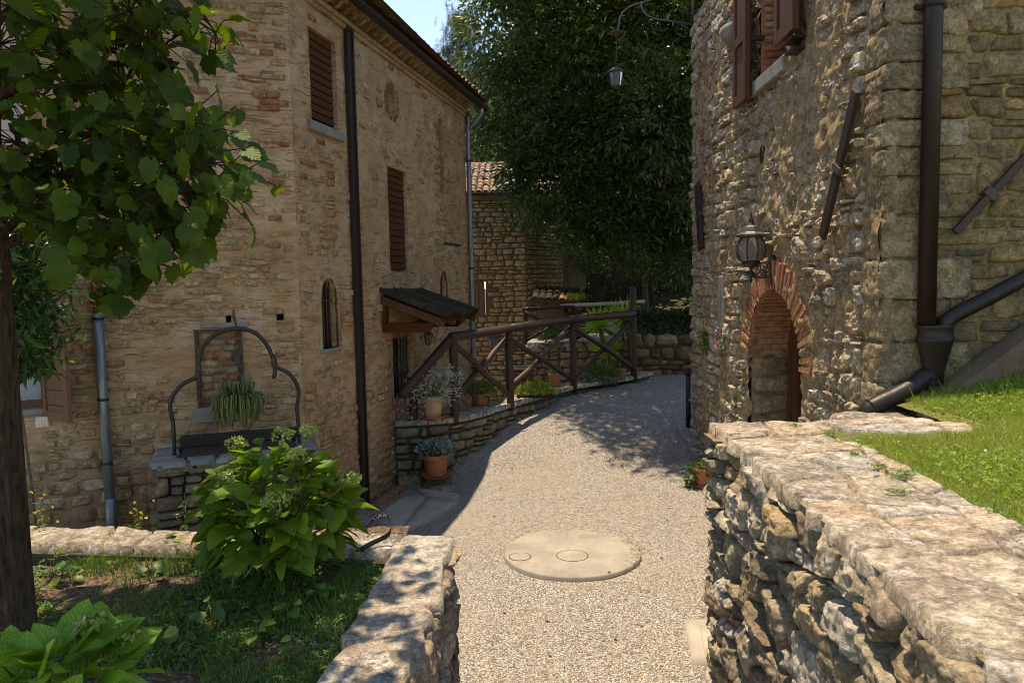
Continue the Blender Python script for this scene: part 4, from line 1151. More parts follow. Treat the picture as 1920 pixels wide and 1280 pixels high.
# window above: brick reveal, lichened sill, two shutters standing open
u0, u1, v0, v1 = win
part(tower, 'window_reveal', M['brick'], g_reveal(RW, rect_outline(u0, u1, v0, v1), .02, -.35, False))
for q in courses(.0, .34, v0, v1, .075, .30, 2, .02, 0, .1, .1, .02):
    fr2 = Frame(RW.P(u1, 0, 0), -RW.N, N=-RW.U)
    V, F = g_stone(fr2, q, .02, 5, .005, .006, .08, .03, 14, 8); part(tower, 'reveal_brick', M['brick'], (V, F), True)
w = part(tower, 'window', M['wood_door'], [RW.box(u0, u0 + .06, v0, v1, -.34, -.28), RW.box(u1 - .06, u1, v0, v1, -.34, -.28), RW.box(u0, u1, v0, v0 + .07, -.341, -.28)], label='upper window between the two open mahogany shutters')
part(w, 'pane', M['glass'], RW.box(u0, u1, v0, v1, -.345, -.335))
part(tower, 'sill', M['greystone'], RW.box(u0 - .12, u1 + .10, v0 - .15, v0 + .0, -.28, .10, bev=.014), label='lichened stone sill under the open shutters')
def framed_shutter(u0, u1, v0, v1, wc, label):
    s = part(tower, 'open_shutter', M['wood_shut2'], [RW.box(u0, u0 + .085, v0, v1, wc - .03, wc + .03, bev=.004), RW.box(u1 - .085, u1, v0, v1, wc - .03, wc + .03, bev=.004),
                                                RW.box(u0 + .085, u1 - .085, v0, v0 + .11, wc - .029, wc + .029), RW.box(u0 + .085, u1 - .085, v0 + .62, v0 + .72, wc - .029, wc + .029), RW.box(u0 + .085, u1 - .085, v1 - .1, v1, wc - .029, wc + .029)], label=label)
    part(s, 'panel', M['wood_shut2'], RW.box(u0 + .085, u1 - .085, v0 + .11, v0 + .62, wc - .012, wc + .008))
    part(s, 'panel', M['wood_shut2'], RW.box(u0 + .085, u1 - .085, v0 + .72, v1 - .1, wc - .012, wc + .008))
framed_shutter(1.36, 1.86, 4.86, 6.1, .155, 'mahogany shutter folded back on the near side of the window')
framed_shutter(2.78, 3.26, 4.62, 6.1, .155, 'mahogany shutter folded back on the far side of the window')
part(tower, 'shutter_hinge', M['iron'], RW.box(1.45, 1.7, 4.82, 4.835, .0, .16)); part(tower, 'shutter_hinge', M['iron'], RW.box(2.72, 2.78, 5.2, 5.24, .0, .13))
part(tower, 'shutter_catch', M['iron'], RW.box(1.5, 1.72, 4.74, 4.76, .0, .13))
# narrow blocked slot with bricks, slab and bracket
u0, u1, v0, v1 = slot
for k in range(6):
    V, F = g_stone(RW, [(u0, v0 + k * .14), (u1, v0 + k * .14), (u1, v0 + k * .14 + .13), (u0, v0 + k * .14 + .13)], .03, 5, .006, .006, .08, .03, 12, 8, wj=-.01); part(tower, 'slot_brick', M['brick'], (V, F), True)
part(tower, 'slot_sill', M['greystone'], RW.box(u0 - .02, u1 + .02, v0 - .10, v0 - .005, -.02, .05, bev=.01))
V, F = g_lathe((0, 0, 0), [(.0, -.10), (.06, -.09), (.11, -.03), (.14, .04), (.15, .09), (.0, .095)], 12, np.array([RW.U * 1.7, RW.N, [0, 0, 1.0]])); V = V + RW.P(3.62, 5.52, .08)
part(tower, 'stone_bracket', M['greystone'], (V, F), True)
u0, u1, v0, v1 = niche
part(tower, 'set_slab', M['greystone'], RW.box(u0, u1, v0, v1, -.02, .055, bev=.015), label='upright grey slab set in the wall left of the arch')
# oval vent grille
on = [(2.66 + .035 * math.cos(t), 4.02 + .085 * math.sin(t)) for t in np.linspace(0, 2 * np.pi, 16, endpoint=False)]
vg = part(tower, 'vent', M['iron_rust'], [g_reveal(RW, on, .045, .012), g_band(RW, on, .012, .03, .05, True)])
for k in range(7): part(vg, 'louvre', M['iron'], RW.box(2.63, 2.69, 3.955 + k * .02, 3.962 + k * .02, .02, .048))
# iron wall anchors
def anchor(fr, a, b, width, w, label):
    p0 = fr.P(a[0], a[1], w); p1 = fr.P(b[0], b[1], w)
    an = part(tower, 'wall_anchor', M['beam'], g_bar(p0, p1, .035, width, up=n3(np.cross(p1 - p0, fr.N)), bev=.004), label=label)
    m = (p0 + p1) / 2
    part(an, 'anchor_eye', M['iron_rust'], g_bar(m - n3(p1 - p0) * .03, m + n3(p1 - p0) * .03, .05, width + .05, up=n3(np.cross(p1 - p0, fr.N)), bev=.006))
anchor(RW, RW.hit(1606, 170, .12), RW.hit(1542, 445, .12), .10, .12, 'slanted iron wall anchor on the sunlit face near the corner')
anchor(RW, RW.hit(1307, 345, .08), RW.hit(1314, 467, .08), .22, .08, 'slanted iron wall anchor at the far edge of the sunlit face')
anchor(SW, SW.hit(1925, 292, .08), SW.hit(1790, 436, .08), .05, .08, 'slanted iron wall anchor on the shaded face')
# brown downpipe, hopper and branches on the shaded face
u = SW.hit(1744, 300, .1)[0]
pw = .10
dn = part(tower, 'downpipe', M['pipe_brown'], g_tube([SW.P(u, ZR, pw), SW.P(u, 2.42, pw)], .058, 20), True, label='brown enamelled downpipe with a hopper on the shaded face')
part(dn, 'pipe_clip', M['pipe_brown'], [g_tube([SW.P(u, 4.50, pw), SW.P(u, 4.54, pw)], .068, 16), SW.box(u - .10, u + .10, 4.505, 4.535, .02, .08)], True)
uh = SW.hit(1753, 650, .1)[0]
zc = 2.40
cA = SW.P(uh, 0, pw)
part(dn, 'hopper', M['pipe_brown'], g_lathe((cA[0], cA[1], 0), [(.0, zc + .015), (.125, zc + .015), (.128, zc - .0), (.120, zc - .01), (.120, zc - .07), (.128, zc - .075), (.128, zc - .095), (.118, zc - .11), (.075, zc - .27), (.066, zc - .30), (.066, zc - .44), (0, zc - .44)], 28, np.diag([1, .55, 1])), True)
br = [SW.P(*SW.hit(1960, 500, pw), pw), SW.P(*SW.hit(1920, 522, pw), pw), SW.P(*SW.hit(1850, 560, pw), pw), SW.P(*SW.hit(1795, 588, pw), pw), SW.P(*SW.hit(1773, 605, pw), pw), SW.P(uh + .06, zc - .02, pw)]
part(dn, 'branch_pipe', M['pipe_brown'], g_tube(smooth_path(br, 6), .052, 18), True)
q5 = lambda x, y, w: SW.P(*SW.hit(x, y, w), w)
el = [SW.P(uh, zc - .40, pw), SW.P(uh - .005, zc - .50, pw), q5(1738, 706, .10), q5(1715, 722, .13), q5(1680, 742, .15), q5(1650, 756, .16), q5(1630, 768, .16), q5(1622, 790, .16)]
part(dn, 'elbow_pipe', M['pipe_brown'], g_tube(smooth_path(el, 6), .060, 20), True)
for (x, y, x2, y2, w_) in ((1733, 711, 1728, 714, .11), (1637, 762, 1634, 764, .16)): part(dn, 'pipe_joint', M['pipe_brown'], g_tube([q5(x, y, w_), q5(x2, y2, w_)], .066, 20), True)
# sloping cement ramp against the shaded face
P = []
a0 = SW.hit(1690, 790, 0); 
prof = [(.12, 1.60), (.42, 1.93), (.95, 2.42), (1.6, 3.02), (3.0, 4.3), (3.0, 3.6), (1.6, 2.62), (.95, 2.10), (.5, 1.82)]
prof = [(.16, 1.86), (.95, 2.43), (3.4, 4.25), (3.4, 1.5), (.16, 1.5)]
m = len(prof); pr = np.array(prof)
V = np.concatenate([SW.P(pr[:, 0], pr[:, 1], .05), SW.P(pr[:, 0], pr[:, 1] - .0, .26)])
i = np.arange(m); tri = np.array([[0, j, j + 1] for j in range(1, m - 1)])
part(tower, 'sloping_buttress', M['plaster_ramp'], (V, [np.stack([i, (i + 1) % m, (i + 1) % m + m, i + m], -1), np.concatenate([tri, tri[:, ::-1] + m])]))
# short brown pipe at the far foot of the sunlit face
b0 = RW.P(6.10, .45, .09)
sp = part(tower, 'waste_pipe', M['pipe_brown'], g_tube([RW.P(6.12, 1.36, .08), RW.P(6.12, .40, .08)], .038, 12), True, label='short brown pipe at the far foot of the sunlit face')
part(sp, 'pipe_cap', M['pipe_brown'], g_tube([RW.P(6.12, 1.32, .08), RW.P(6.12, 1.42, .08)], .046, 12), True)

# ------------------------------------------------------------------ coursed stone house behind
far = thing('coursed_stone_house', 'small ochre coursed stone house with a clay tile roof behind the long house', 'house', (-1.5, 18, -.3))
BF = Frame((-4.5, 18, 0), (1, 0, 0), N=(0, -1, 0))
ue = atY(988, 500, 18)[0] + 4.5
BG = Frame(BF.P(ue, 0, 0), (.62, 1.0, 0), N=(1.0, -.62, 0))
ZF = 4.74
fw_ = [BF.hit(x, y) for x, y in ((888, 590), (910, 528))]
fh = rect_hole(fw_[0][0], fw_[1][0], fw_[0][1], fw_[1][1])
Acc().add(*g_backing(BF, 0, ue, -.4, ZF, .08, .02, fh, 0, 3, [fw_[0][0], fw_[1][0]], [fw_[0][1], fw_[1][1]])).add(*g_backing(BG, 0, 3.2, -.4, ZF, .1, .02)).build('wall', M['mortar_far'], far)
pc = []
for q in courses(3.2, ue, -.35, ZF, .115, .25, 14, .15, .12, .35, .5, .08):
    q = np.array(q); c0 = q.mean(0)
    if any(fh(c[0], c[1]) for c in list(q) + [c0]): continue
    V, F = g_stone(BF, q, rr.uniform(.02, .05), 6, .012, .009, .14, .03, 5, 5); pc.append((V, F, rr.random()))
for q in courses(0, 1.9, -.3, ZF, .115, .22, 15, .15, .12, .35, .5, .08):
    V, F = g_stone(BG, q, rr.uniform(.02, .06), 6, .014, .011, .16, .03, 5, 5); pc.append((V, F, rr.random()))
place_pieces(pc, M['stone_far'], far, 'stone', 'wall_stones', 290, 12)
sh = part(far, 'shutter', M['wood_open'], BF.box(fw_[0][0] + .02, fw_[1][0] - .02, fw_[0][1], fw_[1][1], -.05, -.01), label='closed orange brown shutter')
w_ = (fw_[1][0] - fw_[0][0]) / 2
for k in range(2): part(sh, 'panel', M['wood_open'], BF.box(fw_[0][0] + .03 + k * (w_ - .02), fw_[0][0] + (k + 1) * (w_ - .02), fw_[0][1] + .03, fw_[1][1] - .03, -.01, .015, bev=.008))
part(far, 'shutter_jamb', M['wood_open'], BF.box(fw_[0][0] - .06, fw_[0][0] + .0, fw_[0][1], fw_[1][1], -.02, .03))
part(far, 'brick_course', M['brick'], BF.box(3.2, ue + .05, ZF + .01, ZF + .10, -.05, .05, bev=.01))
part(far, 'gutter', M['beam'], half_gutter([BF.P(3.0, ZF + .17, .16), BF.P(ue + .2, ZF + .17, .16)], .06, BF.N), True)
rs = (ZF + .14, 18 - .12); sl = n3((0, 1, .35))
V = np.array([[-4.6, 17.9, ZF + .13], [1.3, 17.9, ZF + .13], [1.3, 21.3, ZF + .13 + 3.4 * .35], [-4.6, 21.3, ZF + .13 + 3.4 * .35]])
rf = part(far, 'roof', M['tile'], [(np.concatenate([V, V - [0, 0, .1]]), np.array([[0, 1, 2, 3], [7, 6, 5, 4], [0, 4, 5, 1], [1, 5, 6, 2], [2, 6, 7, 3], [3, 7, 4, 0]]))])
pc = []
for k in range(22):
    x = -2.2 + k * .165
    for j in range(10):
        p0 = np.array([x + rr.uniform(-.012, .012), 17.86, ZF + .17]) + sl * (.345 * j); p0[2] += rr.uniform(-.006, .012) 
        pc.append((*g_tile(p0, p0 + sl * .44 + np.array([0, 0, -.012]), .085, .068), rr.random()))
place_pieces(pc, M['tile'], rf, 'roof_tile', 'roof_tiles', 150, 10, False)
pc = []
part(far, 'ridge', M['tile'], g_tube([(-4.6, 21.3, ZF + 1.33), (1.3, 21.3, ZF + 1.33)], .10, 10), True)

# ------------------------------------------------------------------ garden walls
def wall_thing(name, label, loc): return thing(name, label, 'wall', loc)
# low curved wall under the pole fence
low = wall_thing('curved_garden_wall', 'low curved rubble wall carrying the dark pole fence and the flower pots', (-.03, 11.6, .5))
a = Acc(); a.add(*g_backing(LF, 0, LF.L, -.4, .86, .05, .02, None, -.02, 5.0)); 
us = np.linspace(0, LF.L, 90)
TB = np.concatenate([LT.P(us, 0.01, -.015), LT.P(us, .36, -.015), LT.P(us, .36, -1.3)]); n_ = len(us); k = np.arange(n_ - 1)
a.add(TB, np.concatenate([np.stack([k, k + 1, k + 1 + n_, k + n_], -1), np.stack([k + n_, k + 1 + n_, k + 1 + 2 * n_, k + 2 * n_], -1)]))
a.build('wall_core', M['mortar_dark'], low)
pc = []
for q in courses(0, LF.L, -.1, .80, .135, .24, 17, .35, .12, .45, .5, .25):
    q = np.array(q); z = zg(*LF.P(q.mean(0)[0], 0)[:2])
    if q[:, 1].max() < z - .05: continue
    V, F = g_stone(LF, q, rr.uniform(.03, .06), 8, .016, .011, .26, .05, 8, 4); pc.append((V, F, rr.random()))
place_pieces(pc, M['stone_low'], low, 'stone', 'wall_stones', 200, 40)
pc = []
for q in courses(0, LF.L, -.03, .38, .2, .34, 19, .2, .1, .4, .5, .3):
    V, F = g_stone(LT, q, .018, 9, .012, .003, .06, .05, 6, 20, wj=-.008, edge=.06); pc.append((V, F, rr.random()))
place_pieces(pc, M['stone_cap'], low, 'cap_stone', 'cap_stones', 90, 20)
# ledge of flat stones at its foot
for q in [((-1.62, 9.98), (-1.28, 10.02), (-1.28, 10.16), (-1.62, 10.16)), ((-1.27, 10.0), (-.86, 10.08), (-.90, 10.26), (-1.27, 10.2))]:
    V, F = g_stone(Frame((0, 0, .09), (1, 0, 0), (0, 1, 0)), q, .06, 8, .012, .006, .15, .12, 6, 8); part(low, 'footing_stone', M['stone_low'], (V, F), True)

# wall at the back right of the path with the hedge above
bk = wall_thing('rear_retaining_wall', 'shaded mossy stone wall closing the path beneath the dark hedge', (4, 14.3, .9))
BKF = Frame((2.3, 14.35, 0), (1, 0, 0), N=(0, -1, 0))
Acc().add(*g_backing(BKF, 0, 5, .4, 1.72, .06, .03, None, -.01)).add(*g_box((4.8, 14.55, 1.1), (5.0, .34, 1.2))).build('wall_core', M['mortar_dark'], bk)
pc = []
for q in courses(0, 4.6, .6, 1.74, .2, .30, 23, .4, .1, .5, .5, .3):
    V, F = g_stone(BKF, q, rr.uniform(.02, .05), 7, .014, .012, .3, .04, 6, 4); pc.append((V, F, rr.random()))
place_pieces(pc, M['stone_side'], bk, 'stone', 'wall_stones', 60, 30)
# terrace wall beyond the fence
tw = wall_thing('terrace_wall', 'coursed stone terrace wall seen through the crossed poles', (1.3, 15.8, -.3))
TWF = Frame((.28, 15.82, 0), (1, 0, 0), N=(0, -1, 0))
Acc().add(*g_backing(TWF, 0, 2.4, -.4, 1.40, .06, .02, None, -.01)).add(*g_box((1.45, 16.0, .5), (2.34, .3, 1.78))).build('wall_core', M['mortar_far'], tw)
pc = []
for q in courses(0, 2.4, -.35, 1.42, .13, .26, 29, .2, .12, .4, .5, .12):
    V, F = g_stone(TWF, q, rr.uniform(.02, .045), 7, .010, .009, .2, .04, 6, 4); pc.append((V, F, rr.random()))
place_pieces(pc, M['stone_far'], tw, 'stone', 'wall_stones', 120, 15)
for q in courses(0, 2.4, -.03, .3, .33, .45, 30, .05, 0, .1, .4, .1):
    V, F = g_stone(Frame((.28, 15.8, 1.43), (1, 0, 0), (0, 1, 0)), q, .05, 6, .008, .008, .15, .04, 6, 8); part(tw, 'cap_stone', M['stone_cap'], (V, F), True)

# near right: tall retaining wall with flagged top
rw = wall_thing('right_retaining_wall', 'tall rugged stone retaining wall with broad flagged top beside the lawn', (1.2, 2.3, 0))
RF = Frame((.99, -.5, 0), (.05, 1, 0), N=(-1, .05, 0))
TOPZ = 1.875
Acc().add(*g_backing(RF, 0, 5.06, -.1, TOPZ - .05, .035, .05, None, -.03, 6)).build('wall_core', M['mortar_dark'], rw)
part(rw, 'core', M['mortar_dark'], [g_box(RF.P(2.50, .92, -.34), (5.0, 1.76, .56), np.array([RF.U, [0, 0, 1.0], RF.N])), g_box((1.95, 4.38, .92), (1.3, .32, 1.76))])
pc = []
for q in courses(0, 5.06, -.05, TOPZ - .045, .135, .24, 37, .6, .18, .5, .65, .35):
    V, F = g_stone(RF, q, rr.uniform(.03, .07), 26, .012, .010, .20, .07, 8.5, 9, wj=rr.uniform(-.03, .030), tilt=.8, edge=.07, pit=.008); pc.append((V, F, rr.random()))
place_pieces(pc, M['stone_rough'], rw, 'stone', 'wall_stones', 230, 60)
CF = Frame(RF.P(0, 0, .035) + np.array([0, 0, TOPZ - .02]), RF.U, -RF.N, N=(0, 0, 1))
pc = []
for q in courses(0, 5.08, 0, .66, .18, .29, 41, .8, .12, .4, .6, .55):
    V, F = g_stone(CF, q, .016, 22, .008, .0038, .03, .05, 4.5, 30, wj=rr.uniform(-.009, .008), edge=.03, tilt=.5, pit=.0022); pc.append((V, F, rr.random()))
CF2 = Frame((1.86, 4.12, TOPZ - .02), (1, 0, 0), (0, 1, 0), N=(0, 0, 1))
for q in courses(0, .92, 0, .46, .2, .36, 43, .3, .0, .3, .4, .3):
    V, F = g_stone(CF2, q, .022, 14, .016, .002, .04, .05, 4.5, 30, wj=rr.uniform(-.012, .006), edge=.04, tilt=.5); pc.append((V, F, rr.random()))
pc.append((*g_block((2.40, 4.80, 1.72), (.52, .46, .24), np.eye(3), 15, .02, 8, 12, .006), .4)); pc.append((*g_block((2.78, 4.68, 1.80), (.34, .26, .16), np.eye(3), 13, .02, 8, 12, .006), .8))
place_pieces(pc, M['stone_cap'], rw, 'flagstone', 'flagstones', 90, 60)
Acc().add(*g_backing(CF, 0, 5.06, .02, .64, .05, .012, None, -.006)).build('cap_bed', M['mortar_warm'], rw)

# near left: planter wall
pl = wall_thing('planter_wall', 'low stone planter wall with rounded mortar top, hydrangea bed behind it', (-.4, 3.2, 0))
PF = Frame((-.487, 1.0, 0), (.0355, 1, 0), N=(1, -.0355, 0))
PZ = 1.345
PB = Frame((-.378, 4.071, 0), (-2.56, .324, 0), N=(-.125, -.99, 0))
Acc().add(*g_backing(PF, 0, 3.07, -.1, PZ - .04, .035, .05, None, -.03, 6)).build('wall_core', M['mortar_dark'], pl)
part(pl, 'core', M['mortar_dark'], [g_box(PF.P(1.5, .65, -.17), (3.0, 1.28, .25), np.array([PF.U, [0, 0, 1.0], PF.N])), g_box(PB.P(2.6, .65, .14), (5.2, 1.28, .24), np.array([PB.U, [0, 0, 1.0], PB.N]))])
pc = []
for q in courses(0, 3.08, -.05, PZ - .04, .15, .20, 47, .5, .15, .5, .6, .4):
    V, F = g_stone(PF, q, rr.uniform(.03, .06), 22, .010, .008, .16, .07, 9, 9, wj=rr.uniform(-.02, .02), tilt=.8, edge=.07, pit=.007); pc.append((V, F, rr.random()))
place_pieces(pc, M['stone_rough'], pl, 'stone', 'wall_stones', 120, 60)
PC = Frame(PF.P(0, 0, .035) + np.array([0, 0, PZ - .02]), PF.U, -PF.N, N=(0, 0, 1))
pc = []
for q in courses(0, 3.13, 0, .315, .31, .46, 53, .2, .0, .05, .5, .35):
    V, F = g_stone(PC, q, .014, 26, .010, .001, .02, .05, 3.5, 30, wj=rr.uniform(-.005, .005), edge=.03, tilt=.3, pit=.0025); pc.append((V, F, rr.random()))
PC2 = Frame(PB.P(.25, PZ - .02, -.035), PB.U, PB.N, N=(0, 0, 1))
for q in courses(0, 4.8, 0, .27, .26, .36, 59, .2, .0, .05, .5, .3):
    V, F = g_stone(PC2, q, .022, 14, .022, .002, .06, .05, 4, 24, wj=rr.uniform(-.012, .006), edge=.05, tilt=.5); pc.append((V, F, rr.random()))
place_pieces(pc, M['stone_cap'], pl, 'cap_stone', 'cap_stones', 60, 60)
Acc().add(*g_backing(PC, 0, 3.1, .02, .29, .04, .012, None, -.004)).add(*g_backing(PC2, 0, 4.8, .02, .25, .05, .012, None, -.004)).build('cap_bed', M['mortar_warm'], pl)
BEDZ = 1.24
def zbed(x, y): return BEDZ + .06 * fbm(np.stack([x, y, x * 0 + 4], -1), 3, 1.6)
sheet('planting_bed', np.linspace(-5.2, -.66, 90), np.linspace(.9, 4.55, 90), zbed, M['earth'], .02, 9)

# right lawn terrace
def zlawn(x, y): return 1.845 + .25 * np.maximum(0, x - 2.5) + .02 * fbm(np.stack([x, y, x * 0 + 2], -1), 2, 1.5) + .015 * (y - 3)
sheet('lawn_terrace', np.linspace(1.62, 8.5, 80), np.linspace(-.5, 4.25, 70), zlawn, M['turf'], .012, 8)
sheet('lawn_strip', np.linspace(2.56, 8.5, 64), np.linspace(4.2, 5.25, 24), zlawn, M['turf'], .012, 8)
part(None, 'terrace_bank', M['mortar_dark'], [g_box((5.3, 4.9, .8), (5.4, .6, 1.7))])['kind'] = 'structure'

# paving by the left house: brick edge, slabs
pv = thing('paving_strip', 'pale stone paving slabs edged with red brick at the foot of the dark channel', 'paving', (-1.4, 9.2, 0))
GP = Frame((0, 0, .018), (1, 0, 0), (0, 1, 0), N=(0, 0, 1))
def slabq(pts, mat, name, dep=.035, n=7):
    q = [tuple(atZ(x, y, .03)[:2]) for x, y in pts]
    V, F = g_stone(GP, q, dep, n, .002, .003, .0, .06, 5, 30, wj=.002, edge=.03, tilt=.1, wobs=.01); part(pv, name, mat, (V, F), True)
slabq([(690, 972), (748, 996), (800, 930), (752, 930)][::1], M['slab'], 'slab')
slabq([(750, 997), (812, 972), (862, 942), (803, 931)], M['slab'], 'slab')
slabq([(720, 948), (752, 929), (800, 929), (768, 918)][::1], M['slab'], 'slab') if False else None
slabq([(776, 914), (800, 929), (862, 940), (862, 927)], M['slab'], 'slab')
slabq([(802, 912), (835, 922), (856, 913), (838, 905)], M['stone_cap'], 'slab')
for k in range(10):
    a_ = LW.P(1.20 + k * .155, 0, .10); b_ = LW.P(1.20 + (k + 1) * .155, 0, .10); c_ = LW.P(1.20 + (k + 1) * .155, 0, .26); d2 = LW.P(1.20 + k * .155, 0, .26)
    V, F = g_stone(GP, [a_[:2], d2[:2], c_[:2], b_[:2]], .03, 6, .004, .004, .05, .05, 8, 10, wj=.015); part(pv, 'brick', M['brick'], (V, F), True)

# ------------------------------------------------------------------ foliage helpers
def tmpl_broad(ns=7, base_w=.62, tip=1.0, fold=.18, droop=.28, heart=.10, serr=.03, wavy=.03):
    """a broad leaf of unit length: heart shaped base, pointed tip, folded on its midrib"""
    t = np.linspace(0, 1, ns)
    wd = base_w * np.sin(np.pi * np.clip(t * .93 + .07, 0, 1) ** .72) ** .8 * (1 - .12 * t)
    wd[0] = base_w * .30; wd[-1] = .0
    xs = np.array([-1, -.55, 0, .55, 1.0]); V = []; U = []
    for i in range(ns):
        for x in xs:
            yy = t[i] - heart * abs(x) * (1 - t[i]) ** 2 * 1.4 + serr * (1 if i % 2 else -1) * (abs(x) == 1)
            V.append([x * wd[i] * (1 + serr * (i % 2)), yy, fold * abs(x) * wd[i] - droop * t[i] ** 2 + wavy * math.sin(i * 2.1) * abs(x)])
            U.append([.5 + x * .5 * max(wd[i], .05) / base_w, t[i]])
    return np.array(V), quadgrid(5, ns), np.array(U)
def tmpl_lance(w=.14, fold=.3, droop=.15, ns=3):
    t = np.linspace(0, 1, ns + 1); V = []; U = []
    for i, tt in enumerate(t):
        ww = w * math.sin(math.pi * (.12 + .88 * tt) ** .8) if i < ns else .004
        for x in (-1, 0, 1):
            V.append([x * ww, tt, fold * abs(x) * ww - droop * tt * tt]); U.append([.5 + x * .5, tt])
    return np.array(V), quadgrid(3, ns + 1), np.array(U)
def tmpl_quad(w=.22):
    return np.array([[-w * .5, 0, 0], [w * .5, 0, 0], [w, .45, .03], [0, 1, -.05], [-w, .45, .03]]), [np.array([[0, 1, 2, 4]]), np.array([[4, 2, 3]])], np.array([[.4, 0], [.6, 0], [1, .5], [.5, 1], [0, .5]])
def basis(d, nrm):
    d = d / (np.linalg.norm(d, axis=-1, keepdims=True) + 1e-9)
    s = np.cross(d, nrm); s /= (np.linalg.norm(s, axis=-1, keepdims=True) + 1e-9)
    n = np.cross(s, d)
    return s, d, n
def leaves(acc, tm, pos, d, nrm, size, rnd=None):
    V, F, U = tm; pos = np.asarray(pos, float); N = len(pos)
    if N == 0: return
    s, dd, n = basis(np.asarray(d, float), np.asarray(nrm, float))
    size = np.broadcast_to(np.asarray(size, float), (N,))
    W = (V[None, :, 0, None] * s[:, None] + V[None, :, 1, None] * dd[:, None] + V[None, :, 2, None] * n[:, None]) * size[:, None, None] + pos[:, None]
    k = len(V); FL = F if isinstance(F, list) else [F]
    FF = [(f[None] + (np.arange(N) * k)[:, None, None]).reshape(-1, f.shape[1]) for f in FL]
    r = rng.random(N) if rnd is None else rnd
    acc.add(W.reshape(-1, 3), FF, np.repeat(r, k), np.tile(U, (N, 1)))
def rdir(n, up=0.0):
    v = rng.normal(size=(n, 3)); v /= np.linalg.norm(v, axis=1)[:, None]; v[:, 2] += up
    return v / np.linalg.norm(v, axis=1)[:, None]
def leaf_objects(tm_list, mat, parent, pos, d, nrm, size, name='leaf', limit=290, rest='leaves', minpx=30):
    """single leaves as objects sharing a few meshes; the ones showing least joined into one part"""
    mesh = []
    for t in tm_list:
        me, _ = Acc().add(t[0], t[1], 0.0, t[2]).mesh(name, mat, True, np.zeros(3)); mesh.append(me)
    pos = np.asarray(pos, float); s, dd, n = basis(np.asarray(d, float), np.asarray(nrm, float))
    x, y, dep = proj(pos); px = np.where((x > -60) & (x < 1980) & (y > -60) & (y < 1340) & (dep > .3), size / dep, 0)
    order = np.argsort(px)[::-1][:limit]; big = np.zeros(len(pos), bool); big[order[px[order] * 1400 > minpx]] = True
    for i in np.where(big)[0]:
        R = Matrix(np.stack([s[i], dd[i], n[i]], 1).tolist()).to_quaternion()
        link_mesh(name, mesh[i % len(mesh)], pos[i], parent, R, float(size[i]))
    if (~big).any():
        a = Acc(); leaves(a, tm_list[0], pos[~big], d[~big], nrm[~big], size[~big]); o = a.build(rest, mat, parent); o['kind'] = 'stuff'

# ------------------------------------------------------------------ pole fence on the curved wall
fence = thing('pole_fence', 'dark stained pole fence with crossed braces on the curved wall', 'fence', (-.03, 11.6, .88))
fb = [atZ(775, 790, .86), atZ(853, 783, .88), atZ(957, 756, .88), atZ(1075, 723, .95), atZ(1188, 705, 1.0)]
fh_ = [.62, 1.13, 1.13, 1.13, 1.66]
def knobbly(p0, p1, r, n=9, bend=.02):
    p0, p1 = np.array(p0, float), np.array(p1, float); t = np.linspace(0, 1, n)[:, None]
    P = p0 + (p1 - p0) * t; L = np.linalg.norm(p1 - p0)
    off = np.stack([fbm(P + rng.uniform(0, 50), 2, 2.2) for _ in range(3)], -1) * bend * np.sin(np.pi * t)
    rr_ = r * (1 + .08 * fbm(P * 1.0 + rng.uniform(0, 50), 2, 6))
    return g_tube(P + off, rr_, 12, True, .03)
for b, h in zip(fb, fh_):
    part(fence, 'post', M['wood_fence'], knobbly(b - [0, 0, .12], b + [0, 0, h], .062, 8, .03), True)
tops = [b + [0, 0, min(h, 1.14)] for b, h in zip(fb, fh_)]
st = atY(752, 742, 10.0)
for a_, b_, extra in ((st, tops[1] + [0, 0, .02], 0), (tops[1] + [-.02, -.03, .02], tops[2] + [0, 0, .05], 0), (tops[2] + [0, 0, .05], tops[3] + [0, 0, .04], 0), (tops[3] + [-.04, -.05, .04], tops[4] + [.02, .02, .02], 0)):
    part(fence, 'rail', M['wood_fence'], knobbly(a_ + [0, -.03, 0], b_ + [0, -.03, 0], .066, 12, .022), True)
def brace(i, fa, j, fb2, off):
    a_ = fb[i] + [0, 0, fa]; b_ = fb[j] + [0, 0, fb2]; o = np.array([0, off, 0])
    part(fence, 'brace', M['wood_fence'], knobbly(a_ + o, b_ + o, .044, 11, .055), True)
brace(1, 1.06, 2, .12, -.05); brace(1, .28, 2, 1.05, .06)
brace(2, 1.02, 3, .10, -.05); brace(2, .25, 3, 1.05, .06)
brace(3, 1.04, 4, .14, -.05); brace(3, .12, 4, 1.04, .06)

fence2 = thing('pole_fence', 'weathered second pole fence on the terrace wall behind the yucca', 'fence', (1.3, 16.0, 1.45))
g2 = [atY(985, 640, 15.95), atY(1078, 637, 16.1), atY(1165, 634, 16.2), atY(1260, 632, 16.3)]
for g in g2: g[2] = 1.45
for i, g in enumerate(g2[:3]): part(fence2, 'post', M['wood_fence'], knobbly(g, g + [0, 0, .78], .045, 6), True)
part(fence2, 'rail', M['wood_fence'], knobbly(g2[0] + [-.05, -.02, .76], g2[1] + [0, -.02, .78], .04, 8, .05), True)
part(fence2, 'rail', m_plain('pale pole', (.50, .46, .42), .7, .2, 9, .3, .004), knobbly(g2[1] + [-.3, -.03, .80], g2[3] + [-.6, -.03, .86], .04, 9, .05), True, label='pale rail')  # this rail is much paler than the other poles
for i in range(2):
    part(fence2, 'brace', M['wood_fence'], knobbly(g2[i] + [0, -.04, .70], g2[i + 1] + [0, -.04, .06], .03, 8, .05), True)
    part(fence2, 'brace', M['wood_fence'], knobbly(g2[i] + [0, .04, .06], g2[i + 1] + [0, .04, .70], .03, 8, .05), True)

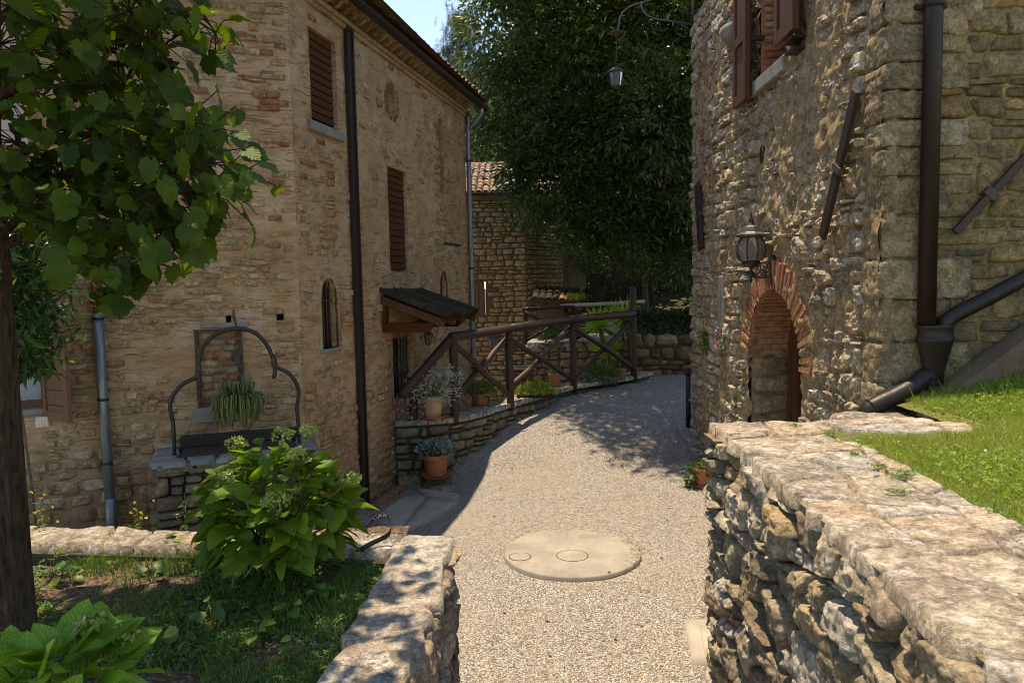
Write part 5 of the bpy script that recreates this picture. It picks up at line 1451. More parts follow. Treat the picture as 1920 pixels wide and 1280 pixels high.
# ------------------------------------------------------------------ pots and plants
def pot(name, label, loc, r, h, mat, saucer=True, group=None, square=False, cat='flower pot'):
    t = thing(name, label, cat, loc, group); x, y, z = loc; z0 = z + (.015 if saucer else 0)
    if square:
        part(t, 'pot', mat, [g_box((x, y, z0 + h / 2), (r * 1.7, r * 1.7, h), taper=1.12, bev=0), g_box((x, y, z0 + h + .0), (r * 2.05, r * 2.05, .035), bev=.006)])
    else:
        p = part(t, 'pot', mat, g_lathe((x, y, z0), [(0, 0), (r * .70, 0), (r * .74, .01), (r * .90, h * .78), (r * .91, h * .79), (r * 1.0, h * .80), (r * 1.03, h * .82), (r * 1.03, h * .97), (r * 1.0, h), (r * .92, h), (r * .90, h * .9), (0, h * .9)], 32), True)
    part(t, 'soil', M['soil'], g_lathe((x, y, z0), [(0, h * .93), (r * .91, h * .92)], 16), True)
    if saucer: part(t, 'saucer', mat if mat is not M['clay_pale'] else M['clay'], g_lathe((x, y, z), [(0, 0), (r * 1.02, 0), (r * 1.14, .03), (r * 1.16, .032), (r * 1.10, .028), (r * 1.0, .008), (0, .008)], 32), True)
    return t
def shrubby(parent, c, R, n, tm, mat, size, stems=10, up=.5, base=None, stem_mat='stem', name='foliage', squash=1.0, out=.8):
    a = Acc(); d = rdir(n, up); rad_ = rng.uniform(.35, 1, n) ** .6
    pos = np.array(c) + d * np.array(R) * rad_[:, None] * (1 + .25 * fbm(d * 2.0 + c[0], 2, 1.5))[:, None]
    ld = d * out + rdir(n, .4) * .7; leaves(a, tm, pos, ld, rdir(n, .9), size * rng.uniform(.6, 1.25, n))
    o = a.build(name, M[mat], parent)
    b = np.array(base if base is not None else (c[0], c[1], c[2] - R[2])); s = Acc()
    for k in range(stems):
        e = np.array(c) + rdir(1, up)[0] * np.array(R) * .85; m_ = (b + e) / 2 + rng.normal(size=3) * .03
        V, F = g_tube(smooth_path([b + rng.normal(size=3) * [.02, .02, 0], m_, e], 4), [.006] * 8 + [.003], 5); s.add(V, F, rng.random())
    s.build('stems', M[stem_mat], parent)
    return o
# big silver plant
c = atZ(812, 784, .90); t = pot('potted_silver_shrub', 'pale clay pot with a large silvery leaved shrub at the fence end', c + [0, .05, 0], .155, .30, M['clay_pale'])
shrubby(t, c + [.02, 0, .46], (.40, .30, .30), 1500, tmpl_lance(.16, .2, .2), 'lf_silver', .055, 26, .25, c + [0, .05, .28])
shrubby(t, c + [-.28, -.02, .16], (.20, .15, .22), 260, tmpl_lance(.16, .2, .2), 'lf_silver', .05, 8, .1, c + [-.1, .03, .28], name='hanging_foliage')
# small pot with a mound of green
c = atZ(902, 760, .90); t = pot('potted_green_plant', 'small terracotta pot with low spreading green plant on the curved wall', c + [0, .06, 0], .115, .17, M['clay'])
shrubby(t, c + [0, .06, .24], (.31, .22, .11), 620, tmpl_lance(.30, .2, .2), 'lf_green', .042, 16, .35, c + [0, .06, .15])
# lower pot with blue green succulents
c = np.array([*atZ(818, 893, .15)[:2], .0]); c[2] = .155
t = pot('potted_succulent', 'large terracotta pot of blue green leaves on the footing below the curved wall', c, .185, .30, M['clay'])
shrubby(t, c + [0, 0, .35], (.27, .22, .13), 700, tmpl_lance(.34, .15, .25), 'lf_succ', .052, 14, .5, c + [0, 0, .28])
# herb clump, square pot, trailing greens near the far posts
c = atZ(1005, 742, .93) + [0, .12, 0]
t = thing('herb_clump', 'bright upright herb clump between the two middle fence posts', 'plant', c)
a = Acc(); n = 900; th = rng.uniform(0, 6.28, n); r_ = rng.random(n) ** .5
pos = c + np.stack([np.cos(th) * r_ * .36, np.sin(th) * r_ * .16, rng.uniform(.0, .22, n) * (1.1 - r_ ** 2)], -1)
leaves(a, tmpl_lance(.10, .2, .1), pos, rdir(n, 1.6), rdir(n), rng.uniform(.05, .10, n)); a.build('foliage', M['lf_herb'], t)
part(t, 'soil', M['soil'], g_box(c + [0, 0, -.01], (.62, .26, .05), bev=.01))
c = atZ(1040, 728, .94) + [0, .22, 0]
t = pot('square_pot', 'square terracotta pot beside the bright herb clump', c, .10, .22, M['clay'], False, square=True)
shrubby(t, c + [0, 0, .27], (.13, .12, .08), 160, tmpl_lance(.2), 'lf_green', .05, 6, .5, c + [0, 0, .2])
c = atZ(1095, 722, .95) + [.05, .22, 0]
t = thing('small_silver_plant', 'small grey green plant beside the third fence post', 'plant', c)
shrubby(t, c + [0, 0, .10], (.16, .12, .10), 200, tmpl_lance(.2), 'lf_succ', .045, 6, .5, c)
c = atZ(1130, 716, .97) + [0, .12, 0]
t = thing('dark_trailing_plant', 'dense green plant spilling over the wall before the last fence post', 'plant', c)
shrubby(t, c + [0, 0, .10], (.36, .20, .20), 1300, tmpl_lance(.2, .2, .3), 'lf_green', .05, 14, .3, c)
c = atZ(1165, 712, .98) + [0, .30, 0]
t = pot('terracotta_trough', 'half hidden terracotta pot next to the tall end post', c, .14, .18, M['clay'], False)
shrubby(t, c + [0, 0, .22], (.2, .15, .10), 260, tmpl_lance(.2), 'lf_green', .05, 6, .5, c + [0, 0, .15])
# pot by the right wall
c = np.array([2.42, 9.4, zg(2.42, 9.4) + .01])
t = pot('small_wall_pot', 'small terracotta pot at the foot of the sunlit rough wall', c, .125, .22, M['clay'])
shrubby(t, c + [-.04, 0, .22], (.17, .15, .10), 150, tmpl_lance(.4), 'lf_green', .05, 8, .1, c + [0, 0, .2])
shrubby(t, c + [-.17, -.02, .10], (.07, .07, .12), 60, tmpl_lance(.4), 'lf_green', .05, 5, -.2, c + [-.05, 0, .2], name='hanging_foliage')

# yucca
c = np.array([*atY(1152, 690, 14.9)[:2], -.3])
t = thing('yucca', 'bright green yucca with two spiky heads behind the last fence bay', 'plant', c)
c = c + [0, 0, .3]
for (px, py, R) in ((1125, 592, .50), (1168, 580, .52), (1140, 640, .42)):
    h = atY(px, py + 22, 14.9 + (.2 if py < 585 else 0)); n = 90
    part(t, 'trunk', M['bark_pale'], g_tube(smooth_path([c + [0, 0, -.2], (c + h) / 2 + [.03, 0, 0], h], 4), .04, 8), True)
    a = Acc(); d = rdir(n, .55); ns = 5; tm = tmpl_lance(.045, .3, .10, 4)
    leaves(a, tm, h + d * .03, d, rdir(n, 1.2), R * rng.uniform(.7, 1.1, n)); a.build('leaf_rosette', M['lf_yucca'], t)
# hedge
t = thing('clipped_hedge', 'dark clipped hedge along the top of the rear wall', 'hedge', (4.2, 14.95, 1.7))
n = 9000; pos = np.stack([rng.uniform(2.3, 6.3, n), rng.uniform(14.45, 15.2, n), 1.68 + .50 * rng.random(n) ** .5], -1)
pos[:, 2] += .05 * fbm(pos, 2, 3); 
front = rng.random(n) < .5; pos[front, 1] = rng.uniform(14.40, 14.55, front.sum())
a = Acc(); leaves(a, tmpl_quad(.3), pos, rdir(n, .2), rdir(n, .5), rng.uniform(.04, .07, n)); a.build('foliage', M['lf_hedge'], t)
part(t, 'stems', M['bark'], [g_tube([(x, 14.85, 1.5), (x + .05, 14.85, 2.05)], .03, 5) for x in np.linspace(2.5, 6.2, 12)])

# ------------------------------------------------------------------ the well
wl = thing('stone_well', 'stone well with wrought iron arch against the rendered front wall', 'well', FW.P(.68, 0, .4))
WZ = 1.13; wu0, wu1, ww = -.02, 1.42, .76
WFf = Frame(FW.P(0, 0, ww), FW.U, N=FW.N); WFl = Frame(FW.P(wu1, 0, 0), FW.N, N=FW.U); WFr = Frame(FW.P(wu0, 0, 0), FW.N, N=-FW.U)
Acc().add(*FW.box(wu0 + .02, wu1 - .02, -.2, WZ - .01, .01, ww - .02)).build('core', M['mortar_dark'], wl)
pc = []
for q in courses(wu0, wu1, 0, WZ, .11, .2, 61, .3, .15, .4, .5, .15): pc.append((*g_stone(WFf, q, .04, 8, .014, .008, .2, .04, 8, 5), rng.random()))
for fr_ in (WFl, WFr):
    for q in courses(.0, ww, 0, WZ, .11, .2, 62, .3, .15, .4, .5, .15): pc.append((*g_stone(fr_, q, .04, 8, .014, .008, .2, .04, 8, 5), rng.random()))
place_pieces(pc, M['stone_low'], wl, 'stone', 'well_stones', 120, 30)
WT = Frame(FW.P(wu0 - .04, WZ, .0), FW.U, FW.N, N=(0, 0, 1))
for lay_ in range(3):
    for q in courses(0, wu1 - wu0 + .08, .56, ww + .06, .26, .3, 70 + lay_, 0, 0, .1, .5, .1) + courses(wu1 - wu0 - .16, wu1 - wu0 + .08, 0, .56, .2, .24, 80 + lay_, 0, 0, .3, .1, .1) + courses(0, .2, 0, .56, .2, .2, 90 + lay_, 0, 0, .3, .1, .1):
        V, F = g_stone(WT, q, .012, 8, .005, .008, .08, .03, 8, 10, wj=lay_ * .022); part(wl, 'coping_slate', M['stone_low'] if lay_ < 2 else M['greystone'], (V, F), True)
part(wl, 'lid', M['iron_rust'], FW.box(wu0 + .16, wu1 - .22, WZ + .02, WZ + .05, .05, .56, bev=.005)); part(wl, 'rear_ledge', M['beam'], FW.box(wu0 + .1, wu1 - .2, WZ + .05, WZ + .16, .02, .10, bev=.008))
aw = .45
def fp(x, y): u, v = FW.hit(x, y, aw); return FW.P(u, v, aw)
lb = fp(327, 865); rb_ = fp(560, 802)
arch = smooth_path([fp(376, 726), fp(372, 700), fp(375, 665), fp(390, 638), fp(414, 622), fp(443, 616), fp(472, 621), fp(494, 638), fp(508, 662), fp(515, 690), fp(514, 709)], 6)
ir = part(wl, 'iron_arch', M['iron'], g_tube(arch, .020, 10), True)
part(ir, 'finial', M['iron_rust'], g_tube([fp(443, 618), fp(442, 606), fp(440, 600), fp(439, 596), fp(438, 590), fp(437, 576)], [.013, .010, .015, .016, .013, .002], 8), True)
part(wl, 'iron_leg', M['iron'], g_tube(smooth_path([lb - [0, 0, .25], lb, fp(325, 800), fp(319, 765), fp(324, 742), fp(340, 722), fp(358, 712), fp(368, 706), fp(372, 690), fp(373, 676)], 5), .019, 10), True)
part(wl, 'iron_leg', M['iron'], g_tube(smooth_path([rb_ - [0, 0, .3], rb_, fp(557, 765), fp(560, 735), fp(552, 712), fp(538, 697), fp(524, 691), fp(517, 684), fp(514, 668)], 5), .019, 10), True)
for x, y in ((371, 690), (513, 676)): part(wl, 'collar', M['iron_rust'], g_tube([fp(x, y - 7), fp(x, y + 9)], .028, 8), True)
part(wl, 'hook', M['iron_rust'], g_tube(smooth_path([fp(443, 620), fp(440, 634), fp(446, 639), fp(438, 644), fp(441, 652), fp(443, 660)], 5), .007, 6), True)
pb_ = part(wl, 'pulley_block', M['iron'], [FW.box(*sorted((FW.hit(438, 660, aw)[0], FW.hit(450, 660, aw)[0])), FW.hit(444, 683, aw)[1], FW.hit(444, 656, aw)[1], aw - .018, aw - .012), FW.box(*sorted((FW.hit(438, 660, aw)[0], FW.hit(450, 660, aw)[0])), FW.hit(444, 683, aw)[1], FW.hit(444, 656, aw)[1], aw + .012, aw + .018)])
cw = fp(444, 670)
part(pb_, 'wheel', M['iron'], g_lathe(cw, [(0, -.014), (.052, -.014), (.056, -.008), (.044, 0), (.056, .008), (.052, .014), (0, .014)], 16, np.array([FW.U, [0, 0, 1.0], FW.N])), True)
hp_c = fp(446, 752)
hp = thing('hanging_basket_plant', 'trailing succulent hanging basket below the well pulley', 'hanging plant', hp_c)
part(hp, 'cord', M['iron_rust'], g_tube([fp(446, 684), fp(452, 712), hp_c + [0, 0, .06]], .003, 5), True)
part(hp, 'basket', M['soil'], g_lathe(hp_c, [(0, -.10), (.06, -.09), (.10, -.03), (.115, .04), (0, .05)], 14), True)
a = Acc(); n = 210
for k in range(n):
    th = rng.uniform(0, 6.28); r_ = .05 + .10 * rng.random(); o = hp_c + [math.cos(th) * r_, math.sin(th) * r_, .05]
    if k < 60: pts = [o, o + [math.cos(th) * .04, math.sin(th) * .04, rng.uniform(.06, .20)]]; pts = [pts[0], (pts[0] + pts[1]) / 2 + rng.normal(size=3) * .01, pts[1]]
    else:
        R_ = rng.uniform(.03, .13); L_ = rng.uniform(.10, .30); pts = [o, o + [math.cos(th) * R_, math.sin(th) * R_, rng.uniform(-.02, .04)], o + [math.cos(th) * (R_ + .02), math.sin(th) * (R_ + .02), -L_ * .5], o + [math.cos(th) * R_ * .9, math.sin(th) * R_ * .9, -L_]]
    V, F = g_tube(smooth_path(pts, 3), .0055, 5, True, .25); a.add(V, F, rng.random())
a.build('trailing_stems', M['lf_hang'], hp)
shrubby(hp, hp_c + [0, 0, .08], (.12, .12, .07), 200, tmpl_lance(.35), 'lf_shrub', .035, 4, .6)

# cloth and cord under the curtained window
cu, cv = FW.hit(79, 790, .10)
cl = thing('hanging_cloth', 'small cream cloth folded over a thin line below the curtained window', 'cloth', FW.P(cu, cv, .10))
us_ = np.linspace(-.055, .055, 15); vs_ = np.linspace(.045, -.055, 8); U_, V_ = np.meshgrid(us_, vs_)
for s_ in (0, 1):
    P = FW.P(cu + U_, cv + V_ * (1 - .1 * s_), .10 + .004 * np.sin(U_ * 260) * (1 - V_ * 4) + (s_ * 2 - 1) * .012)
    Acc().add(P.reshape(-1, 3), quadgrid(15, 8)).build('fold', M['cloth'], cl)
for dz in (0, .012): part(cl, 'line', M['white'], g_tube([FW.P(cu - .02, cv + .025 - dz, .10), FW.P(cu + .6, cv + .06 - dz, .08), FW.P(cu + .9, cv + .05, .01)], .0025, 5), True)

# ------------------------------------------------------------------ lanterns
def lamp_right():
    Y = 7.52; c0 = atY(1408, 512, Y); k = Y / 1400.0
    mu, mv = RW.hit(1452, 505, .02)
    t = thing('wall_lantern', 'globe lantern with ribbed glass on a scrolled bracket beside the brick arch', 'lantern', RW.P(mu, mv, .02))
    X, Yc, Z = c0
    part(t, 'wall_plate', M['iron'], RW.box(mu - .03, mu + .03, mv - .17, mv + .16, .02, .05, bev=.008))
    m0 = RW.P(mu, mv, .04)
    arm = smooth_path([m0 + [0, 0, -.06], (m0 + c0) / 2 + [0, 0, -.06], c0 + [0, 0, -.035]], 6)
    br_ = part(t, 'bracket', M['iron'], g_tube(arm, .013, 8), True)
    for (s_, sx) in ((1, .55), (-.6, .45), (1, .30)):
        ctr = c0 + (m0 - c0) * (.35 + sx * .5) + [0, 0, .04 * s_]; R0_ = .055 if s_ > 0 else .032
        sp_ = [ctr + (m0 - c0) / np.linalg.norm(m0 - c0) * math.cos(a) * R0_ * (1 - a / 11) + np.array([0, 0, math.sin(a) * R0_ * (1 - a / 11) * s_]) for a in np.linspace(-1.5, 6.5, 22)]
        part(br_, 'scroll', M['iron'], g_tube(sp_, .007, 6), True)
    up_s = smooth_path([m0 + [0, 0, .12], m0 + (c0 - m0) * .25 + [0, 0, .05], m0 + (c0 - m0) * .55 + [0, 0, .0], c0 + [.03, 0, -.03]], 6)
    part(br_, 'scroll', M['iron'], g_tube(up_s, .008, 6), True)
    h = lambda y: Z + (512 - y) * k
    part(t, 'base_cup', M['iron'], g_lathe((X, Yc, 0), [(0, h(532)), (.008, h(530)), (.018, h(525)), (.010, h(521)), (.030, h(515)), (.045, h(512)), (.014, h(508)), (.014, h(503)), (.055, h(500)), (.085, h(496)), (.090, h(489)), (0, h(489))], 20), True)
    gl = []
    for i in range(13):
        tt = i / 12; gl.append((.088 + .052 * math.sin(math.pi * (tt * .86 + .10)) + .002, h(489) + (h(446) - h(489)) * tt))
    part(t, 'globe', M['lglass'], g_lathe((X, Yc, 0), gl, 28), True)
    part(t, 'bulb', M['white'], g_lathe((X, Yc, 0), [(0, h(486)), (.022, h(484)), (.022, h(460)), (.012, h(456)), (0, h(455))], 12), True)
    for q in range(8):
        a = q * math.pi / 4 + .2; pts = [(X + math.cos(a) * (r_ + .006), Yc + math.sin(a) * (r_ + .006), z) for r_, z in gl]
        part(t, 'rib', M['iron'], g_tube(pts, .0065, 6), True)
    part(t, 'hood', M['lantern'], g_lathe((X, Yc, 0), [(.105, h(447)), (.150, h(445)), (.155, h(441)), (.118, h(438)), (.105, h(436)), (.085, h(427)), (.075, h(425)), (.045, h(424)), (0, h(424))], 8), False)
    part(t, 'finial', M['iron'], g_lathe((X, Yc, 0), [(.045, h(425)), (.030, h(421)), (.020, h(415)), (.024, h(412)), (.008, h(409)), (.012, h(405)), (.002, h(398))], 12), True)
lamp_right()
def box_lantern(t, c, w, h, n=4, yaw=.4, pane=None):
    """tapered glass lantern hanging from its top centre c"""
    x, y, z = c
    part(t, 'roof', M['lantern'], g_lathe((x, y, z), [(.008, 0), (.02, -.02), (w * .35, -.03), (w * .62, -.07), (w * .66, -.085), (w * .52, -.088)], 6), False)
    part(t, 'pane', M['lglass'], g_lathe((x, y, z), [(w * .50, -.09), (w * .36, -.09 - h)], 6), False)
    part(t, 'bulb', M['cloth'], g_lathe((x, y, z), [(0, -.10), (w * .18, -.11), (w * .18, -.09 - h * .8), (0, -.09 - h * .85)], 8), True)
    for q in range(6):
        a = q * math.pi / 3; part(t, 'rib', M['lantern'], g_tube([(x + math.cos(a) * w * .51, y + math.sin(a) * w * .51, z - .085), (x + math.cos(a) * w * .37, y + math.sin(a) * w * .37, z - .095 - h)], .006, 5), True)
    part(t, 'base', M['lantern'], g_lathe((x, y, z), [(w * .40, -.09 - h), (w * .38, -.105 - h), (.01, -.125 - h), (0, -.15 - h)], 8), True)
YL = 11.0
w0 = RW.P(RL - .02, 0, 0); w0 = np.array([*w0[:2], atY(1298, 48, 11.2)[2]])
L = lambda x, y: atY(x, y, YL)
t = thing('hanging_street_lantern', 'lantern hanging from a long curved iron arm in front of the dark tree', 'lantern', w0)
part(t, 'arm', M['lantern'], g_tube(smooth_path([w0, L(1262, 41), L(1226, 35), L(1210, 26), L(1203, 14), L(1202, 4)], 5), .014, 8), True)
part(t, 'arm', M['lantern'], g_tube(smooth_path([L(1290, -18), L(1250, -8), L(1215, 2), L(1190, 9), L(1172, 19), L(1163, 32), L(1160, 48), L(1157, 60)], 5), .014, 8), True)
part(t, 'wall_bar', M['iron'], g_tube([w0 + [-.03, 0, -.05], w0 + [-.03, 0, .75]], .018, 6), True)
part(t, 'arm', M['pipe_grey'], g_tube([L(1290, -18), w0 + [-.02, 0, .55]], .014, 8), True)
d0 = L(1156, 60)
part(t, 'reflector', M['iron_rust'], g_lathe(d0, [(.01, .02), (.03, .01), (.10, -.005), (.10, -.015), (.045, -.03), (.03, -.075), (.012, -.08)], 16), True)
part(t, 'rod', M['iron_rust'], g_tube([d0 - [0, 0, .07], L(1155, 127)], .008, 6), True)
box_lantern(t, L(1155, 124), .19, .19)
# lantern below the canopy
c = LW.P(2.95, 2.10, .35)
t = thing('canopy_lantern', 'little iron lantern under the tiled canopy', 'lantern', c)
part(t, 'scroll', M['iron'], [g_tube(smooth_path([c + [s_ * .02, 0, -.02], c + [s_ * .10, 0, -.10], c + [s_ * .13, 0, -.03], c + [s_ * .09, 0, .01]], 5), .005, 5) for s_ in (-1, 1)], True)
part(t, 'chain', M['iron'], g_tube([c + [0, 0, .22], c], .005, 5), True)
box_lantern(t, c + [0, 0, .02], .11, .10)
c = atY(925, 628, 17.6)
t = thing('bracket_lantern', 'small grey lantern on a thin arm by the far corner downpipe', 'lantern', c)
part(t, 'arm', M['iron'], g_tube([c + [-.5, .32, .06], c + [0, 0, .06], c], .010, 6), True)
box_lantern(t, c, .26, .22)

# ------------------------------------------------------------------ covers in the gravel
dc = thing('round_concrete_cover', 'large pale round concrete cover lying proud of the gravel', 'manhole cover', (.565, 7.37, 0))
p_ = [(0, .052), (.10, .052), (.3, .052), (.5, .051), (.66, .050), (.680, .046), (.688, .038), (.690, -.05)]
part(dc, 'disc', M['concrete'], g_lathe((.565, 7.37, 0), p_, 72), True)
for (x, y, r_) in ((975, 1043, .112), (1073, 1041, .160)):
    q = atZ(x, y, .052)
    lid = part(dc, 'lid', M['concrete'], g_lathe((q[0], q[1], 0), [(0, .0545), (r_ - .014, .0545), (r_ - .010, .0535)], 36), True)
    part(lid, 'joint', M['mortar_dark'], g_lathe((q[0], q[1], 0), [(r_ - .012, .0532), (r_, .0534)], 36), True)
q = atZ(1142, 1072, .052); part(dc, 'lifting_eye', M['iron_rust'], g_lathe((q[0], q[1], 0), [(0, .060), (.012, .058), (.016, .053)], 8), True)
sc_ = thing('square_drain_cover', 'square concrete drain cover beside the foot of the tall right wall', 'drain cover', atZ(1310, 1200, 0))
pts = [atZ(x, y, .02)[:2] for x, y in ((1297, 1243), (1345, 1243), (1342, 1163), (1281, 1163))]
V, F = g_stone(GP, pts, .02, 8, .002, .002, .0, .05, 5, 30, wj=.004, edge=.03, tilt=.05, wobs=.01); part(sc_, 'slab', M['slab'], (V, F), True)
pts = [atZ(x, y, .035)[:2] for x, y in ((1322, 1236), (1345, 1236), (1342, 1172), (1309, 1172))]
V, F = g_stone(GP, pts, .008, 6, .002, .002, .0, .03, 5, 30, wj=.020, edge=.03, tilt=.05, wobs=.01); part(sc_, 'lid', M['slab'], (V, F), True)

# brick pier with square cap, shed beyond
c = atY(980, 690, 14.7); t = thing('brick_pier', 'square brick pier with a clay cap below the crossed poles', 'pier', (c[0], c[1], -.3))
for k in range(15):
    for s_ in (-1, 1):
        part(t, 'brick', M['brick'], g_box((c[0] + s_ * .11 + (.0 if k % 2 else .02), c[1], -.26 + k * .09), (.21, .36, .078), bev=.008))
part(t, 'cap', M['clay_pale'], [g_box((c[0], c[1] - .17, 1.09), (.5, .09, .05), bev=.01), g_box((c[0], c[1] + .17, 1.09), (.5, .09, .05), bev=.01), g_box((c[0] - .2, c[1], 1.09), (.09, .25, .05), bev=.01), g_box((c[0] + .2, c[1], 1.09), (.09, .25, .05), bev=.01)])
part(t, 'opening', M['dark'], g_box((c[0], c[1], 1.08), (.32, .26, .03)))
c0_ = atY(1002, 552, 17.2); c1_ = atY(1072, 552, 17.2)
t = thing('lean_to_shed', 'little lean-to shed with sagging tile roof behind the second fence', 'shed', ((c0_[0] + c1_[0]) / 2, 17.4, 1.45))
part(t, 'wall', M['mortar_far'], [g_box(((c0_[0] + c1_[0]) / 2 - .05, 17.5, 1.9), (c1_[0] - c0_[0] - .25, .5, .95))])
part(t, 'post', M['wood_open'], g_box((c1_[0] - .05, 17.15, 1.95), (.07, .07, 1.0))); part(t, 'post', M['wood_open'], g_box((c1_[0] + .12, 17.15, 1.93), (.07, .07, .95)))
for k in range(7):
    x = c0_[0] + k * .155; p0 = np.array([x, 17.0, 2.40 - k * .012])
    part(t, 'roof_tile', M['tile_dark'] if k < 4 else M['tile'], g_tile(p0, p0 + [0.05, .45, .13], .088, .075)); part(t, 'roof_tile', M['tile_dark'], g_tile(p0 + [.05, .40, .13], p0 + [.1, .85, .26], .088, .075))
part(t, 'beam', M['wood_rafter'], g_box(((c0_[0] + c1_[0]) / 2, 17.05, 2.33), (c1_[0] - c0_[0] + .2, .06, .06)))
a = Acc(); n = 350; pos = np.array([c1_[0] + .08, 17.0, 2.42]) + rng.normal(size=(n, 3)) * [.14, .1, .035]; leaves(a, tmpl_lance(.2), pos, rdir(n, .4), rdir(n), rng.uniform(.04, .08, n)); a.build('straw_tuft', M['lf_grass'], t)
c = atY(1038, 632, 15.7); t = thing('grey_pot_shrub', 'small grey green shrub on the terrace edge behind the pole fence', 'plant', (c[0], 15.75, 1.45))
shrubby(t, np.array([c[0], 15.8, 1.60]), (.30, .2, .16), 500, tmpl_lance(.2), 'lf_green', .06, 8, .4)

# wall flowers
for (x, y, n_, lab, nf) in ((1352, 640, 60, 'small pink flowers trailing from the sunlit wall left of the arch', 16), (1322, 640, 160, 'leafy pot plant fixed at the far edge of the sunlit wall', 5)):
    u_, v_ = RW.hit(x, y, .08); c = RW.P(u_, v_, .08)
    t = thing('wall_flowers', lab, 'flowers', c); a = Acc()
    pos = c + rng.normal(size=(n_, 3)) * [.03, .07, .08]; leaves(a, tmpl_lance(.35), pos, rdir(n_, .1), rdir(n_), rng.uniform(.03, .06, n_)); a.build('foliage', M['lf_green'], t)
    part(t, 'stems', M['stem'], [g_tube(smooth_path([RW.P(u_, v_ + .02, .0), c + rng.normal(size=3) * .03, c + [0, 0, -.08] + rng.normal(size=3) * .03], 3), .004, 4) for _ in range(5)])
    for _ in range(nf):
        p = c + rng.normal(size=3) * [.03, .07, .09] + [-.04, 0, 0]; a = Acc(); d = rdir(5); leaves(a, tmpl_quad(.4), np.repeat(p[None], 5, 0), d, rdir(5), .026); a.build('flower', M['fl_pink'], t)

# camera strap lying on the planter wall
sc = [atZ(686, 990, 1.40), atZ(700, 972, 1.43), atZ(722, 967, 1.46), atZ(733, 980, 1.46), atZ(730, 1000, 1.41), atZ(714, 1010, 1.375), atZ(697, 1018, 1.365), atZ(676, 1030, 1.36)]
P_ = smooth_path(sc, 8); T_ = np.gradient(P_, axis=0); T_ /= np.linalg.norm(T_, axis=1)[:, None]
st_ = thing('camera_strap', 'looped black camera strap with white lettering on the planter wall', 'strap', P_.mean(0) * [1, 1, 0] + [0, 0, 1.36])
wv = np.array([0.0, -.30, 1.0]); wv = wv / np.linalg.norm(wv) * .016
Vs = np.concatenate([P_ + wv, P_ - wv, P_ - wv + [0, .002, 0], P_ + wv + [0, .002, 0]]); n_ = len(P_); k = np.arange(n_ - 1)
bandF = np.concatenate([np.stack([k + a_ * n_, k + 1 + a_ * n_, k + 1 + ((a_ + 1) % 4) * n_, k + ((a_ + 1) % 4) * n_], -1) for a_ in range(4)])
part(st_, 'band', M['strap'], (Vs, bandF), True)
part(st_, 'buckle', M['strap'], g_box(P_[-1], (.05, .03, .012), bev=.003))
for i_, chr_ in enumerate('LUMIX'):
    cu_ = bpy.data.curves.new('lettering', 'FONT'); cu_.body = chr_; cu_.size = .030; cu_.extrude = .0006; cu_.align_x = 'CENTER'; cu_.align_y = 'CENTER'
    ob = bpy.data.objects.new('letter', cu_); C.objects.link(ob)
    j = 9 + int(i_ * 2.2); p = P_[j]; tx = n3(T_[j]); z_ = n3(wv); nn = np.cross(tx, z_); 
    if nn[1] > 0: tx = -tx; nn = -nn
    Rm = Matrix(np.stack([tx, z_, np.cross(tx, z_)], 1).tolist())
    C.objects.unlink(ob); me_ = bpy.data.meshes.new_from_object(ob); me_.name = 'letter'; bpy.data.objects.remove(ob); ob = bpy.data.objects.new('letter', me_); C.objects.link(ob); me_.materials.clear(); me_.materials.append(M['print']); put(ob, st_, p + n3(np.cross(tx, z_)) * .0025); ob.rotation_mode = 'QUATERNION'; ob.rotation_quaternion = Rm.to_quaternion()

# ------------------------------------------------------------------ hydrangeas
def hydrangea(label, base, ctr, R, n, sizes, mat, heads, tmv, up=.25, limit=200, upd=0.0):
    t = thing('hydrangea', label, 'shrub', base)
    d = rdir(n, up); d = d[d[:, 2] > -.55]; n = len(d)
    rad_ = rng.uniform(.45, 1, n) ** .5
    pos = ctr + d * R * rad_[:, None] * (1 + .18 * fbm(d * 1.7 + 3, 2, 1.3))[:, None]
    hz = d * [1, 1, 0]; hz /= np.linalg.norm(hz, axis=1)[:, None] + 1e-6
    ld = hz * .9 + rng.normal(size=(n, 3)) * .35 + np.array([0, 0, 1]) * (d[:, 2:] * .5 - .25 + upd)
    nr = d * .35 + np.array([0, -.10, 1.0]) + rng.normal(size=(n, 3)) * .28
    size = rng.uniform(*sizes, n) * (1.1 - .3 * np.clip(d[:, 2], 0, 1))
    leaf_objects(tmv, M[mat], t, pos, ld, nr, size, limit=limit)
    s = Acc()
    for k in range(0, n, 5):
        m_ = base + (pos[k] - base) * .5 + [0, 0, .05]; V, F = g_tube(smooth_path([base + rng.normal(size=3) * [.04, .04, 0], m_, pos[k]], 4), [.006, .006, .006, .006, .006, .005, .005, .004, .003], 5); s.add(V, F, rng.random())
    s.build('stems', M['stem'], t)
    fl = tmpl_quad(.45)
    for h in heads:
        a = Acc(); r_ = h[3]; c = np.array(h[:3]); m_ = 110; dd = rdir(m_, .35); pos_ = c + dd * [r_, r_, r_ * .62]
        leaves(a, fl, pos_, rdir(m_, .2), dd, .017); a.build('flower_head', M['fl_hyd'], t)
        part(t, 'flower_stem', M['stem'], g_tube(smooth_path([c - [0, 0, .01], c * .6 + base * .4 + [0, 0, .04], base], 4), .005, 5), True)
    return t
hb = atZ(500, 1085, 1.26); hc = atY(522, 960, 3.72)
hh = [(*atY(x, y, Y), r_) for x, y, Y, r_ in ((443, 832, 3.75, .05), (530, 815, 3.75, .055), (578, 807, 3.8, .045), (656, 897, 3.55, .045), (558, 855, 3.6, .05), (517, 940, 3.28, .065), (424, 893, 3.55, .045))]
